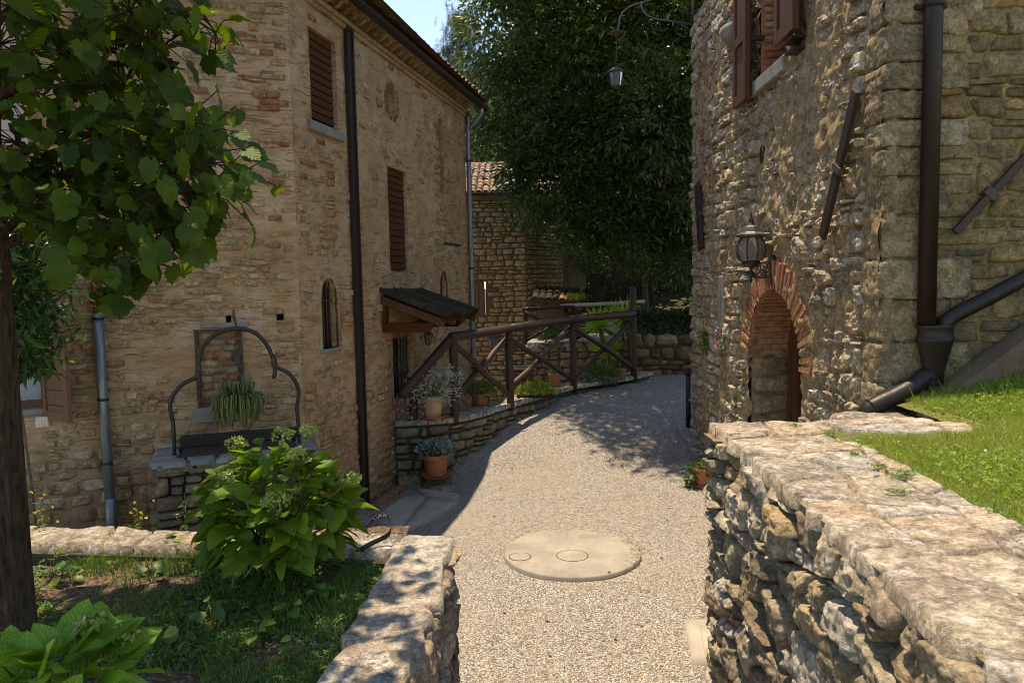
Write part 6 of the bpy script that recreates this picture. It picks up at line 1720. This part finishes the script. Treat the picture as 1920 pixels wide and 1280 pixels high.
tmh = [tmpl_broad(7, .36, 1, .22, .22, .0, .022, .02), tmpl_broad(7, .39, 1, .15, .38, .0, .022, .03), tmpl_broad(7, .34, 1, .3, .12, .0, .022, .02)]
hydrangea('large hydrangea bush with pale green flower heads at the corner of the bed', hb, hc, np.array([.36, .33, .33]), 440, (.085, .148), 'lf_hyd', hh, tmh, .2, 280, .22)
hb2 = atZ(120, 1500, 1.25); hb2 = np.array([-1.25, 1.95, 1.25]); hc2 = atY(115, 1300, 2.0)
hh2 = [(*atY(172, 1168, 2.12), .04), (*atY(238, 1187, 2.1), .034)]
hydrangea('bright young hydrangea with strongly veined leaves in front of the tree trunk', hb2, hc2, np.array([.22, .18, .13]), 90, (.11, .165), 'lf_hyd2', hh2, [tmpl_broad(7, .36, 1, .25, .15, .0, .02, .02), tmpl_broad(7, .38, 1, .2, .3, .0, .02, .02)], .7, 95, .55)

# ------------------------------------------------------------------ the lime tree on the left
lt = thing('lime_tree', 'lime tree with broad drooping heart shaped leaves overhanging from the left', 'tree', (-2.2, 3.1, 1.2))
tr = smooth_path([(-2.20, 3.10, 1.15), (-2.21, 3.12, 1.5), (-2.19, 3.12, 2.2), (-2.16, 3.08, 2.9), (-2.12, 3.05, 3.5), (-2.1, 3.1, 4.3), (-2.15, 3.0, 5.2), (-2.0, 2.9, 6.2)], 6)
rt = np.interp(np.linspace(0, 1, len(tr)), [0, .06, .3, .6, 1], [.15, .115, .095, .075, .03])
V, F = g_tube(tr, rt, 44, False); V = V.reshape(len(tr), 44, 3); ctr_ = tr[:, None]
V = ctr_ + (V - ctr_) * (1 + .16 * fbm(np.stack([(np.arange(44) * .62)[None] % 27.3 + 0 * V[..., 0], V[..., 2] * 1.4, V[..., 0] * 0], -1), 3, 1.0) + .05 * fbm(V, 2, 20))[..., None]
part(lt, 'trunk', M['bark'], (V.reshape(-1, 3), F), True)
cl_ = [(30, 30, 3.1), (110, 40, 2.9), (190, 50, 3.0), (270, 40, 2.8), (350, 35, 3.0), (415, 50, 2.9), (462, 80, 2.9), (60, 115, 3.1), (150, 125, 2.9), (230, 120, 3.0), (300, 95, 2.9), (345, 100, 2.8), (15, 200, 3.2), (145, 205, 3.0), (200, 210, 3.1), (262, 180, 2.9),
       (40, 285, 3.0), (110, 285, 2.8), (190, 270, 3.1), (250, 260, 2.9), (310, 250, 3.0), (355, 240, 2.9), (405, 265, 2.8), (445, 270, 2.8), (50, 360, 2.9), (120, 350, 3.1), (200, 350, 2.9), (280, 335, 2.8), (340, 320, 3.0), (395, 335, 2.9), (438, 350, 2.8),
       (50, 405, 2.9), (130, 425, 2.8), (200, 420, 3.0), (270, 405, 2.8), (335, 400, 2.9), (395, 405, 2.7), (448, 405, 2.7), (488, 398, 2.7), (150, 490, 2.8), (210, 500, 2.7), (270, 470, 2.8), (325, 465, 2.8), (362, 478, 2.7), (195, 540, 2.6), (245, 545, 2.6), (10, 100, 3.3), (10, 400, 3.0)]
P0 = []
bs = Acc()
hubs = [atY(*h) for h in ((80, 180, 3.05), (190, 250, 3.0), (110, 385, 2.95), (270, 120, 3.0), (230, 425, 2.9), (335, 320, 2.9), (60, 20, 3.1))]
for h in hubs:
    j = int(np.argmin(np.linalg.norm(tr - (h + [-.4, 0, -.15]), axis=1))); b = tr[j]
    V, F = g_tube(smooth_path([b, b + (h - b) * .5 + [0, .04, .08], h], 5), np.linspace(.022, .010, 11), 7); bs.add(V, F, rng.random())
def crown_cluster(c, k, spread, hub, r0):
    P0.append(c + rng.normal(size=(k, 3)) * spread)
    if r0 < .01:
        for q_ in P0[-1]: V, F = g_tube([q_, (q_ + c) / 2 + [0, 0, .02], c], [.0022, .0026, .003], 4, False); bs.add(V, F, rng.random())
    b = hub; V, F = g_tube(smooth_path([b, b + (c - b) * .5 + [0, 0, .05], c], 4), np.linspace(r0, r0 * .35, 9), 5); bs.add(V, F, rng.random())
for (x, y, Y) in cl_:
    x = x - (58 if x > 340 else (26 if x > 250 else 10)); y = y - (42 if y > 300 else 18); c = atY(x, y, Y); h = hubs[int(np.argmin([np.linalg.norm(c - h_) for h_ in hubs]))]
    crown_cluster(c, 17 if x < 380 else 9, [.075, .17, .060], h, .006)
# the rest of the crown: above the frame and to the left, spreading over the planting bed
n_c = 330
cc = np.stack([rng.uniform(-4.8, -.45, n_c), rng.uniform(.9, 4.2, n_c), rng.uniform(4.3, 6.4, n_c)], -1)
cc = cc[(cc[:, 1] - .22 * (cc[:, 2] - 1.25) < 3.18) & ((cc[:, 0] < -1.0) | (cc[:, 1] < 3.0) & (rng.random(len(cc)) < .8))]
cc2 = np.stack([rng.uniform(-4.8, -2.8, 30), rng.uniform(1.6, 3.9, 30), rng.uniform(2.9, 4.4, 30)], -1)
cc = np.concatenate([cc, cc2]); xx_, yy_, _ = proj(cc)
cc = cc[(xx_ < -60) | (yy_ < -150)]
big_h = [np.array(q_) for q_ in ((-1.4, 2.4, 4.9), (-3.2, 2.4, 4.9), (-2.6, 3.6, 5.0), (-1.3, 3.4, 5.0), (-2.2, 1.5, 5.2), (-3.8, 3.0, 4.4), (-2.1, 2.8, 5.8))]
for h in big_h:
    j = int(np.argmin(np.linalg.norm(tr - (h + [0, 0, -.7]), axis=1))); b = tr[j]
    V, F = g_tube(smooth_path([b, b + (h - b) * .5 + [0, 0, .1], h], 5), np.linspace(.045, .02, 11), 8); bs.add(V, F, rng.random())
for c in cc:
    h = big_h[int(np.argmin([np.linalg.norm(c - h_) for h_ in big_h]))]
    crown_cluster(c, 15, [.22, .22, .13], h, .012)
bs.build('branches', M['bark'], lt)
n_in_ = sum(len(p) for p in P0[:len(cl_)]); P0 = np.concatenate(P0); n = len(P0)
away = (P0 - np.array([-2.1, 3.05, 3.3])) * [1, 1, .2]; away /= np.linalg.norm(away, axis=1)[:, None]
ld = away * .55 + rng.normal(size=(n, 3)) * .55 + [0, 0, -.60]
nr = away * .5 + rng.normal(size=(n, 3)) * .65 + [0.1, -.45, .70]
size = rng.uniform(.055, .105, n)
size[n_in_:] *= 1.6
tml = [tmpl_broad(8, .50, 1, .16, .20, .12, .05, .04), tmpl_broad(8, .44, 1, .45, .10, .14, .05, .05), tmpl_broad(8, .52, 1, -.15, .40, .10, .05, .03), tmpl_broad(8, .40, 1, .6, .30, .10, .05, .06), tmpl_broad(8, .48, 1, .25, -.15, .12, .06, .05)]
leaf_objects(tml, M['lf_linden'], lt, P0, ld, nr, size, limit=290, minpx=25)

# glossy shrub beyond the trunk
c = np.array([*atY(62, 590, 5.4)[:2], 0.0])
t = thing('glossy_leaved_shrub', 'tall glossy leaved shrub in front of the curtained window', 'shrub', c)
a = Acc(); n = 4200; pos = np.stack([rng.normal(size=n) * .20 + c[0] - .12, rng.normal(size=n) * .22 + c[1], rng.uniform(2.05, 3.45, n)], -1)
pos = pos[(pos[:, 0] < c[0] + .17 - .45 * np.clip(2.6 - pos[:, 2], 0, 1)) & (pos[:, 2] > 2.12)]; n = len(pos)
leaves(a, tmpl_lance(.17, .25, .3), pos, rdir(n, -.1), rdir(n, .9), rng.uniform(.06, .12, n)); a.build('foliage', M['lf_shrub'], t)
part(t, 'stems', M['bark_pale'], [g_tube(smooth_path([c + [rng.uniform(-.1, .1), 0, -.1], c + [rng.uniform(-.15, .1), 0, 1.4], c + [rng.uniform(-.25, .1), rng.uniform(-.1, .1), 2.9]], 4), .009, 6) for _ in range(1)])

# ------------------------------------------------------------------ bed plants
def tuft_field(name, kind_mat, n, fx, size, tm, up, label, cat):
    pos = fx(n); n = len(pos); a = Acc()
    leaves(a, tm, pos, rdir(n, up), rdir(n), rng.uniform(*size, n)); ob = a.build(name, M[kind_mat]); ob['kind'] = 'stuff'; ob['label'] = label; ob['category'] = cat
def bedpos(n, w):
    X = rng.uniform(-3.6, -.68, n); Y = rng.uniform(1.2, 4.2, n); k = rng.random(n) < w(X, Y); X, Y = X[k], Y[k]
    return np.stack([X, Y, zbed(X, Y) + .004], -1)
nz = lambda X, Y, s, o: vnoise(np.stack([X * s, Y * s, X * 0 + o], -1)) * .5 + .5
blade = (np.array([[-.04, 0, 0], [.04, 0, 0], [.025, .5, .02], [-.025, .5, .02], [0, 1, -.12]]), [np.array([[0, 1, 2, 3]]), np.array([[3, 2, 4]])], np.zeros((5, 2)))
tuft_field('grass', 'lf_weed', 70000, lambda n: bedpos(n, lambda X, Y: np.clip(sstep(-1.45, -.85, X) * 1.0 + sstep(3.6, 4.1, Y) * .65 + .45, 0, 1) * sstep(.3, .6, nz(X, Y, 3, 1) + .25 * sstep(-1.2, -.8, X))), (.035, .085), blade, 1.6, 'short green grass on the planting bed', 'grass')
clov = (np.concatenate([np.array([[0, 0, 0], [-.35, .55, .05], [0, 1, 0], [.35, .55, .05]]) @ np.array([[math.cos(a), math.sin(a), 0], [-math.sin(a), math.cos(a), 0], [0, 0, 1]]) for a in (0, 2.1, 4.2)]), np.array([[0, 3, 2, 1], [4, 7, 6, 5], [8, 11, 10, 9]]), np.zeros((12, 2)))
def clover(n, fx, name, mat, label, size=(.008, .016), h=(.008, .04)):
    pos = fx(n); n = len(pos); pos[:, 2] += rng.uniform(*h, n); a = Acc()
    th = rng.uniform(0, 6.28, n); d = np.stack([np.cos(th), np.sin(th), rng.normal(size=n) * .2], -1); nr = rdir(n, 2.2)
    leaves(a, clov, pos, d, nr, rng.uniform(*size, n)); ob = a.build(name, M[mat]); ob['kind'] = 'stuff'; ob['label'] = label; ob['category'] = 'ground cover'
clover(34000, lambda n: bedpos(n, lambda X, Y: sstep(.28, .50, nz(X, Y, 2.2, 5)) * .9 + sstep(-1.15, -.8, X) * .6), 'clover', 'lf_weed', 'low clover and small weeds covering the planting bed', (.010, .022))
# seedlings and ivy-like weeds
seeds = [(95, 1075, 'small seedling at the right foot of the tree trunk'), (190, 1025, 'broad leaved seedling close to the pale back wall, between trunk and hydrangea'), (242, 1032, 'tall seedling with two upright leaves at the back of the bed'),
    (318, 1042, 'seedling just left of the hydrangea at the back wall'), (135, 1092, 'pale green seedling in the sunlit strip near the trunk'), (285, 1098, 'lone seedling on bare earth in the middle of the bed'),
    (398, 1168, 'seedling in the shade below the left side of the hydrangea'), (345, 1215, 'low seedling just right of the young hydrangea'), (478, 1192, 'seedling in deep shade in front of the hydrangea'),
    (548, 1163, 'seedling beneath the right side of the hydrangea'), (598, 1130, 'seedling beside the flat wall top under the hydrangea'), (560, 1232, 'seedling in the grass at the front corner of the bed')]
for (x, y, seed_lab) in seeds:
    c = atZ(x, y, 1.25); c[2] = float(zbed(np.array(c[0]), np.array(c[1])))
    t = thing('seedling', seed_lab, 'weed', c, 'seedlings in the planting bed')
    k = rng.integers(5, 9); th = rng.uniform(0, 6.28, k); hgt = rng.uniform(.03, .13, k)
    p = c + np.stack([np.cos(th) * .03, np.sin(th) * .03, hgt], -1)
    a = Acc(); leaves(a, tmpl_broad(5, .46, 1, .15, .25, .1, .02), p, np.stack([np.cos(th), np.sin(th), rng.uniform(-.3, .3, k)], -1), rdir(k, 1.6), rng.uniform(.035, .07, k)); a.build('foliage', M['lf_weed'], t)
    part(t, 'stems', M['stem'], [g_tube([c, q_], .002, 4) for q_ in p])
# flowering weed near the trunk
for (x, y0, y1, lab) in ((85, 1010, 935, 'tall thin weed with tiny yellow flowers near the tree trunk'), (345, 1000, 930, 'slender weed with small pale leaves at the back of the bed'), (262, 1008, 960, 'short yellow flowered weed at the back of the bed')):
    c = atZ(x, y0, 1.26); top = atY(x - 6, y1, c[1] - .05)
    t = thing('flowering_weed', lab, 'weed', c)
    pts = smooth_path([c, (c + top) / 2 + [.02, 0, 0], top], 4); part(t, 'stem', M['stem'], [g_tube(pts, .0025, 4)] + [g_tube([pts[k_], pts[k_] + rng.normal(size=3) * .03 + [0, 0, .03]], .0015, 4) for k_ in range(3, 8)])
    n = 30; a = Acc(); pos = c + (top - c) * rng.uniform(.1, .9, n)[:, None] + rng.normal(size=(n, 3)) * .018; leaves(a, tmpl_lance(.2), pos, rdir(n), rdir(n), .022); a.build('foliage', M['lf_clover'], t)
    if 'yellow' in lab:
        for _ in range(7):
            p = top + rng.normal(size=3) * [.06, .05, .05] - [0, 0, .02]; a = Acc(); leaves(a, tmpl_quad(.4), np.repeat(p[None], 6, 0), rdir(6, .5), rdir(6), .013); a.build('flower', M['fl_yellow'], t)
tuft_field('yellow_flowers', 'fl_yellow', 420, lambda n: bedpos(n, lambda X, Y: sstep(3.3, 3.9, Y) * .6) + [0, 0, .05], (.010, .016), tmpl_quad(.45), .8, 'tiny yellow flowers scattered at the sunlit back of the bed', 'flowers')
tuft_field('fallen_leaves', 'lf_grass', 60, lambda n: bedpos(n, lambda X, Y: X * 0 + .4) + [0, 0, .012], (.04, .08), tmpl_broad(5, .4, 1, .2, .3), .1, 'yellowed leaves fallen on the planting bed', 'leaves')

# ------------------------------------------------------------------ lawn on the right
def lawnpos(n, w=None):
    r_ = rng.random(n) ** .7; Y = .9 + 4.25 * r_; X = rng.uniform(1.66, 4.6, n) 
    k = (X < .72 * Y + .9) & ((Y < 4.12) | (X > 2.66) | ((Y > 4.50) & (X > 2.62))) & ~((X < 2.35) & (Y > 4.0))
    if w is not None: k &= rng.random(n) < w(X, Y)
    X, Y = X[k], Y[k]
    k2 = X > RF.P(Y + .5, 0, -.60)[:, 0]
    X, Y = X[k2], Y[k2]
    return np.stack([X, Y, zlawn(X, Y) + .006], -1)
def lawn(n, mat, size, tm, up, name, label, cat, w=None, dz=(0, 0)):
    pos = lawnpos(n, w); pos[:, 2] += rng.uniform(*dz, len(pos)); m_ = len(pos); a = Acc()
    th = rng.uniform(0, 6.28, m_); leaves(a, tm, pos, rdir(m_, up), rdir(m_, 0 if up > .5 else 2.2), rng.uniform(*size, m_)); ob = a.build(name, M[mat]); ob['kind'] = 'stuff'; ob['label'] = label; ob['category'] = cat
lawn(95000, 'lf_grass', (.018, .05), blade, 1.3, 'lawn_grass', 'short sunlit lawn grass behind the flagged wall top', 'grass')
lawn(26000, 'lf_clover', (.008, .016), clov, .1, 'lawn_clover', 'clover leaves mixed through the lawn', 'ground cover', lambda X, Y: sstep(.3, .6, nz(X, Y, 1.8, 9)), (.008, .03))
lawn(160, 'fl_white', (.008, .014), tmpl_quad(.6), 1.2, 'lawn_daisies', 'tiny white flowers dotted in the lawn', 'flowers', lambda X, Y: X * 0 + .5, (.02, .035))
lawn(2600, 'lf_grass', (.08, .17), (blade[0] * [.45, 1, 1], blade[1], blade[2]), 1.8, 'long_grass', 'longer grass tufts along the foot of the shaded wall', 'grass', lambda X, Y: (Y > 4.25) * sstep(.35, .6, nz(X, Y, 4, 2)))
# moss and sprigs in the joints of the flagged wall top
a = Acc(); n = 700; cpos = np.stack([rng.uniform(1.5, 1.8, 14), rng.uniform(1.6, 4.4, 14)], -1); i_ = rng.integers(0, 14, n); xy = cpos[i_] + rng.normal(size=(n, 2)) * .022
leaves(a, clov, np.stack([xy[:, 0], xy[:, 1], np.full(n, TOPZ + .012)], -1), rdir(n), rdir(n, 1.5), rng.uniform(.005, .011, n)); o_ = a.build('joint_moss', M['lf_weed'], rw); o_['kind'] = 'stuff'

# ------------------------------------------------------------------ trees behind
def leafy_crown(t, blobs, per, size, mat, tm, clump=.20, nper=38, name='crown', fill=0):
    a = Acc(); P = []; D = []
    for (c, R) in blobs:
        c = np.array(c); m_ = int(per * R * R); d = rdir(m_, .1); rr_ = R * rng.uniform(.45, 1.0, m_) ** .5 * (1 + .22 * fbm(d * 1.6 + c, 2, 1.2))
        cc_ = c + d * rr_[:, None]; cd = d
        o = rng.normal(size=(m_, nper, 3)) * clump * np.array([1, 1, .6]); P.append((cc_[:, None] + o).reshape(-1, 3)); D.append((np.repeat(cd[:, None], nper, 1) * .6 + o / clump * .5).reshape(-1, 3))
    P = np.concatenate(P); D = np.concatenate(D); n = len(P)
    leaves(a, tm, P, D + rdir(n) * .5 + [0, 0, -.15], rdir(n, 1.1), size * rng.uniform(.6, 1.3, n)); o_ = a.build(name, M[mat], t)
    return o_
def limbs(t, base, top, r, blobs, mat='bark', k=9, name='trunk'):
    tr_ = smooth_path([base, (np.array(base) * .5 + np.array(top) * .5) + rng.normal(size=3) * .12, top], 6)
    part(t, name, M[mat], g_tube(tr_, np.linspace(r, r * .35, len(tr_)), 12, True, .05), True)
    a = Acc()
    for (c, R) in blobs[:k]:
        c = np.array(c); b = tr_[int(np.argmin(np.abs(tr_[:, 2] - (c[2] - R * .8))))]
        V, F = g_tube(smooth_path([b, (b + c) / 2 + [0, 0, -.1 * R], c], 5), np.linspace(r * .4, r * .1, 11), 7); a.add(V, F, rng.random())
    a.build('limbs', M[mat], t)
sp = lambda x, y, Y, R: (atY(x, y, Y), R)
ev = [(np.array([2.0, 11.5, 9.2]), .9), (np.array([2.9, 11.2, 9.2]), .9), (np.array([1.3, 12.0, 9.0]), .9), (np.array([2.6, 12.2, 9.0]), 1.0), (np.array([1.0, 12.9, 8.9]), 1.0), (np.array([1.9, 13.1, 9.0]), 1.15), (np.array([2.7, 12.8, 8.9]), 1.0), (np.array([.2, 13.6, 9.3]), .8), sp(1230, 220, 14.2, 1.1), sp(1165, 445, 15.0, .55), sp(1290, 480, 15.5, .6), sp(1100, 455, 15.3, .4), sp(1090, 60, 15, 1.2), sp(1010, 250, 14.9, .8), sp(965, 330, 14.9, .35), sp(965, 60, 15, .95), sp(950, 185, 15, .75), sp(905, 250, 14.9, .32), sp(915, 20, 15.3, .45), sp(1050, 150, 15.6, 1.5), sp(1150, 270, 15.2, 1.5), sp(1045, 330, 15, .85), sp(1120, 385, 15, .75), sp(1250, 320, 15.3, 1.3), sp(1240, 120, 15.4, 1.6), sp(1100, -90, 16, 1.9), sp(1210, 420, 15.4, .70), sp(985, -90, 15.6, 1.2), sp(995, 375, 14.9, .45), sp(1060, 425, 15, .38), sp(1360, 220, 15.8, 1.5), sp(1180, 120, 16.8, 1.6), sp(1280, -40, 16, 1.7), sp(1270, 430, 15.6, .6), sp(1100, 250, 16.4, 1.3)]
t = thing('evergreen_tree', 'huge dark evergreen tree filling the gap between the two houses', 'tree', (5.2, 16.8, 1.7))
leafy_crown(t, ev, 92, .125, 'lf_oak', tmpl_lance(.19, .3, .25, 2), .17, 32)
sd_ = rdir(130, .3); sc_l = []
for _ in range(150):
    c_, R_ = ev[int(rng.integers(8, 30))]; d_ = rdir(1, .25)[0]; d_[1] = -abs(d_[1]); sc_l.append((np.array(c_) + d_ * R_ * 1.05, .16))
leafy_crown(t, sc_l, 140, .13, 'lf_shrub', tmpl_lance(.17, .3, .25, 2), .10, 9, name='highlight_sprays')  # lighter leaf colour put on the near side as sunlit highlights
limbs(t, np.array([5.2, 16.8, 1.6]), np.array([4.2, 16.2, 8.0]), .24, ev, 'bark', 16)
# slender trees with brighter leaves under it
for (x, yb, Y, yt, mat_, bl, lab) in ((1062, 545, 18.3, 380, 'bark_pale', [(1085, 440, 17.6, .45), (1100, 475, 17.4, .3), (1040, 400, 18, .4)], 'slender tree with reddish trunk at the corner of the coursed stone house'),
                                        (1118, 560, 18.8, 380, 'bark', [(1130, 450, 18, .5), (1150, 490, 17.8, .3)], 'thin leaning tree in the middle of the wooded slope'),
                                        (1212, 600, 18.2, 360, 'bark_pale', [(1190, 480, 17.4, .45), (1235, 500, 17.6, .4), (1270, 460, 17.5, .55), (1290, 490, 17.4, .35)], 'slender tree with bright lower leaves beside the rear hedge'),
                                        (1290, 560, 19.5, 300, 'bark', [(1310, 420, 19, .6)], 'dark trunked tree half hidden by the rough stone house')):
    b = atY(x, yb, Y); b[2] -= .4; tp = atY(x - 6, yt, Y); blb = [sp(*q_) for q_ in bl]
    t = thing('slender_tree', lab, 'tree', b)
    leafy_crown(t, blb, 130, .12, 'lf_shrub', tmpl_lance(.2, .3, .25, 2), .15, 16)
    limbs(t, b, tp, .085, blb, mat_, 5)
# pine
def pine(label, base, H, R, n_w=13, seed=1, mat='lf_pine'):
    t = thing('pine_tree', label, 'tree', base); base = np.array(base, float)
    part(t, 'trunk', M['bark_pale'], g_tube([base, base + [0, 0, H * .5], base + [0, 0, H]], [.2, .12, .02], 8), True)
    a = Acc(); b = Acc(); lp = []
    for w_ in range(n_w):
        z = H * (.35 + .65 * w_ / n_w); L_ = R * (1 - (w_ / n_w) ** 1.3 * .8)
        for k in range(6):
            th = rng.uniform(0, 6.28); e = base + [math.cos(th) * L_, math.sin(th) * L_, z + L_ * .35]; s_ = base + [0, 0, z]
            pts = smooth_path([s_, (s_ + e) / 2 - [0, 0, .1 * L_], e], 5); V, F = g_tube(pts, np.linspace(.035, .01, len(pts)), 5); b.add(V, F)
            for q_ in pts[4:]:
                for _ in range(3):
                    s2 = q_ + rng.normal(size=3) * .16; up_ = s2 + [0, 0, .28]; lp.append((s2, up_))
    b.build('limbs', M['bark_pale'], t)
    for s2, e2 in lp:
        m_ = 26; tt = rng.random(m_)[:, None]; p = s2 + (e2 - s2) * tt; d = rdir(m_, 1.0); leaves(a, (np.array([[-.03, 0, 0], [.03, 0, 0], [0, 1, 0]]), np.array([[0, 1, 2]]), np.zeros((3, 2))), p, d, rdir(m_), .17)
    a.build('crown', M[mat], t)
pine('tall pine with upturned branches against the sky beyond the eave', (*atY(868, 230, 27)[:2], 4.2), 8.0, 1.25)
b = atY(905, 260, 31)
for (x, y, Y, R, lab) in ((905, 285, 24, .9, 'pale green tree rising behind the tile roof'), (850, 345, 29, 1.3, 'rounded tree beyond the eave of the long house'), (945, 270, 30, 1.7, 'tall pale tree behind the evergreen'), (925, 290, 33, 1.6, 'distant dark tree beside the pine')):
    c = atY(x, y, Y); t = thing('background_tree', lab, 'tree', (c[0], c[1], 3.5)); blb = [(c, R), (c + [R * .6, .3, -R * .7], R * .8), (c + [-R * .5, 0, -R * .8], R * .8)]
    leafy_crown(t, blb, 34, .22, 'lf_far', tmpl_quad(.2), .30, 30); limbs(t, np.array([c[0], c[1], 3.0]), c, .15, blb, 'bark', 3)
# wood covering the slope beyond
n_t = 60; wc = Acc(); blb = []
for _ in range(n_t):
    x, y = rng.uniform(-14, 24), rng.uniform(26, 52)
    if -3.5 < x < -1.0 and y < 32: continue
    z = float(zhill(np.array(x), np.array(y))); p_ = np.array([x, y, z + 1.2]); r_ = rng.uniform(1.0, 1.9)
    if -8 < x < .5 and proj(p_ + [0, 0, r_ * 1.5])[1] < 250: continue
    blb.append((p_, r_))
t = leafy_crown(None, blb, 12, .5, 'lf_hedge', tmpl_quad(.35), .55, 26, name='far_woodland'); t['kind'] = 'stuff'; t['label'] = 'dark woodland covering the slope beyond the houses'; t['category'] = 'woodland'
blb = [(np.array([rng.uniform(1.6, 9), rng.uniform(19.5, 25), 0]), rng.uniform(.5, .8)) for _ in range(26)]
blb = [(b_[0] + [0, 0, float(zhill(b_[0][0], b_[0][1])) + 2.4], b_[1] * 1.6) for b_ in blb]
t = leafy_crown(None, blb, 20, .3, 'lf_hedge', tmpl_quad(.3), .35, 26, name='slope_undergrowth'); t['kind'] = 'stuff'; t['label'] = 'dark undergrowth foliage hanging over the wooded slope'; t['category'] = 'undergrowth'

# dry leaves and dirt blown against the walls of the path
n = 260; u = rng.uniform(.3, LF.L - .2, n); k = rng.random(n) < .5
p = LF.P(u, 0, .05 + np.abs(rng.normal(size=n)) * .14); q = RW.P(rng.uniform(0, 6, n), 0, .08 + np.abs(rng.normal(size=n)) * .15)
r_ = np.stack([rng.uniform(-1.2, 2.6, n), rng.uniform(5, 13, n), np.zeros(n)], -1)
pos = np.where(k[:, None], p, np.where((rng.random(n) < .6)[:, None], q, r_)); pos[:, 2] = zg(pos[:, 0], pos[:, 1]) + .018
a = Acc(); leaves(a, tmpl_broad(4, .4, 1, .3, .3), pos, rdir(n) * [1, 1, .2], rdir(n, 2), rng.uniform(.018, .045, n)); o_ = a.build('leaf_litter', m_leaf('dry leaf', (.16, .10, .05), (.30, .20, .09), .1, None, .8)); o_['kind'] = 'stuff'; o_['label'] = 'dry leaves blown along the edges of the gravel path'; o_['category'] = 'leaf litter'

# stones kicked onto the cover and gathered along the path edges
n = 900; th = rng.uniform(-.6, 1.9, n); rd_ = .69 - np.abs(rng.normal(size=n)) * .05; k = rng.random(n) < .38
X = np.where(k, .565 + np.cos(th) * rd_, 0); Y = np.where(k, 7.37 + np.sin(th) * rd_, 0)
e_ = LF.P(rng.uniform(.2, LF.L - .2, n), 0, .04 + np.abs(rng.normal(size=n)) * .10); q = RW.P(rng.uniform(0, 6, n), 0, .06 + np.abs(rng.normal(size=n)) * .10); k2 = rng.random(n) < .5
X = np.where(k, X, np.where(k2, e_[:, 0], q[:, 0])); Y = np.where(k, Y, np.where(k2, e_[:, 1], q[:, 1]))
Z = np.where(k, .054, zg(X, Y) + .012); r_ = np.where(k, rng.uniform(.005, .010, n), rng.uniform(.008, .020, n))
O_ = np.array([[1, 0, 0], [0, 1, 0], [-1, 0, 0], [0, -1, 0], [0, 0, 1], [0, 0, -1]], float); F_ = np.array([[0, 1, 4], [1, 2, 4], [2, 3, 4], [3, 0, 4], [1, 0, 5], [2, 1, 5], [3, 2, 5], [0, 3, 5]])
V = O_[None] * r_[:, None, None] * rng.uniform(.6, 1.4, (n, 6, 3)) * [1, 1, .7] + np.stack([X, Y, Z], -1)[:, None]
a = Acc(); a.add(V.reshape(-1, 3), (F_[None] + (np.arange(n) * 6)[:, None, None]).reshape(-1, 3), np.repeat(rng.random(n), 6)); o_ = a.build('edge_pebbles', M['pebble'], smooth=False); o_['kind'] = 'stuff'; o_['label'] = 'larger pebbles gathered at the path edges and on the round cover'; o_['category'] = 'pebbles'

# small weeds rooted along the foot of the walls
n = 46; e1 = LF.P(rng.uniform(.2, LF.L - .3, n), 0, .03 + rng.random(n) * .05); e2 = RW.P(rng.uniform(3.3, 6, n), 0, .06 + rng.random(n) * .06); e3 = LW.P(rng.uniform(.2, 2.2, n), 0, .05 + rng.random(n) * .05)
ctr = np.where((rng.random(n) < .5)[:, None], e1, np.where((rng.random(n) < .5)[:, None], e2, e3)); ctr[:, 2] = zg(ctr[:, 0], ctr[:, 1]) + .01
i_ = rng.integers(0, n, 1500); a = Acc(); leaves(a, blade, ctr[i_] + rng.normal(size=(1500, 3)) * [.025, .025, 0], rdir(1500, 1.0), rdir(1500), rng.uniform(.025, .07, 1500)); o_ = a.build('wall_foot_weeds', M['lf_weed']); o_['kind'] = 'stuff'; o_['label'] = 'small weeds rooted along the foot of the walls'; o_['category'] = 'weeds'
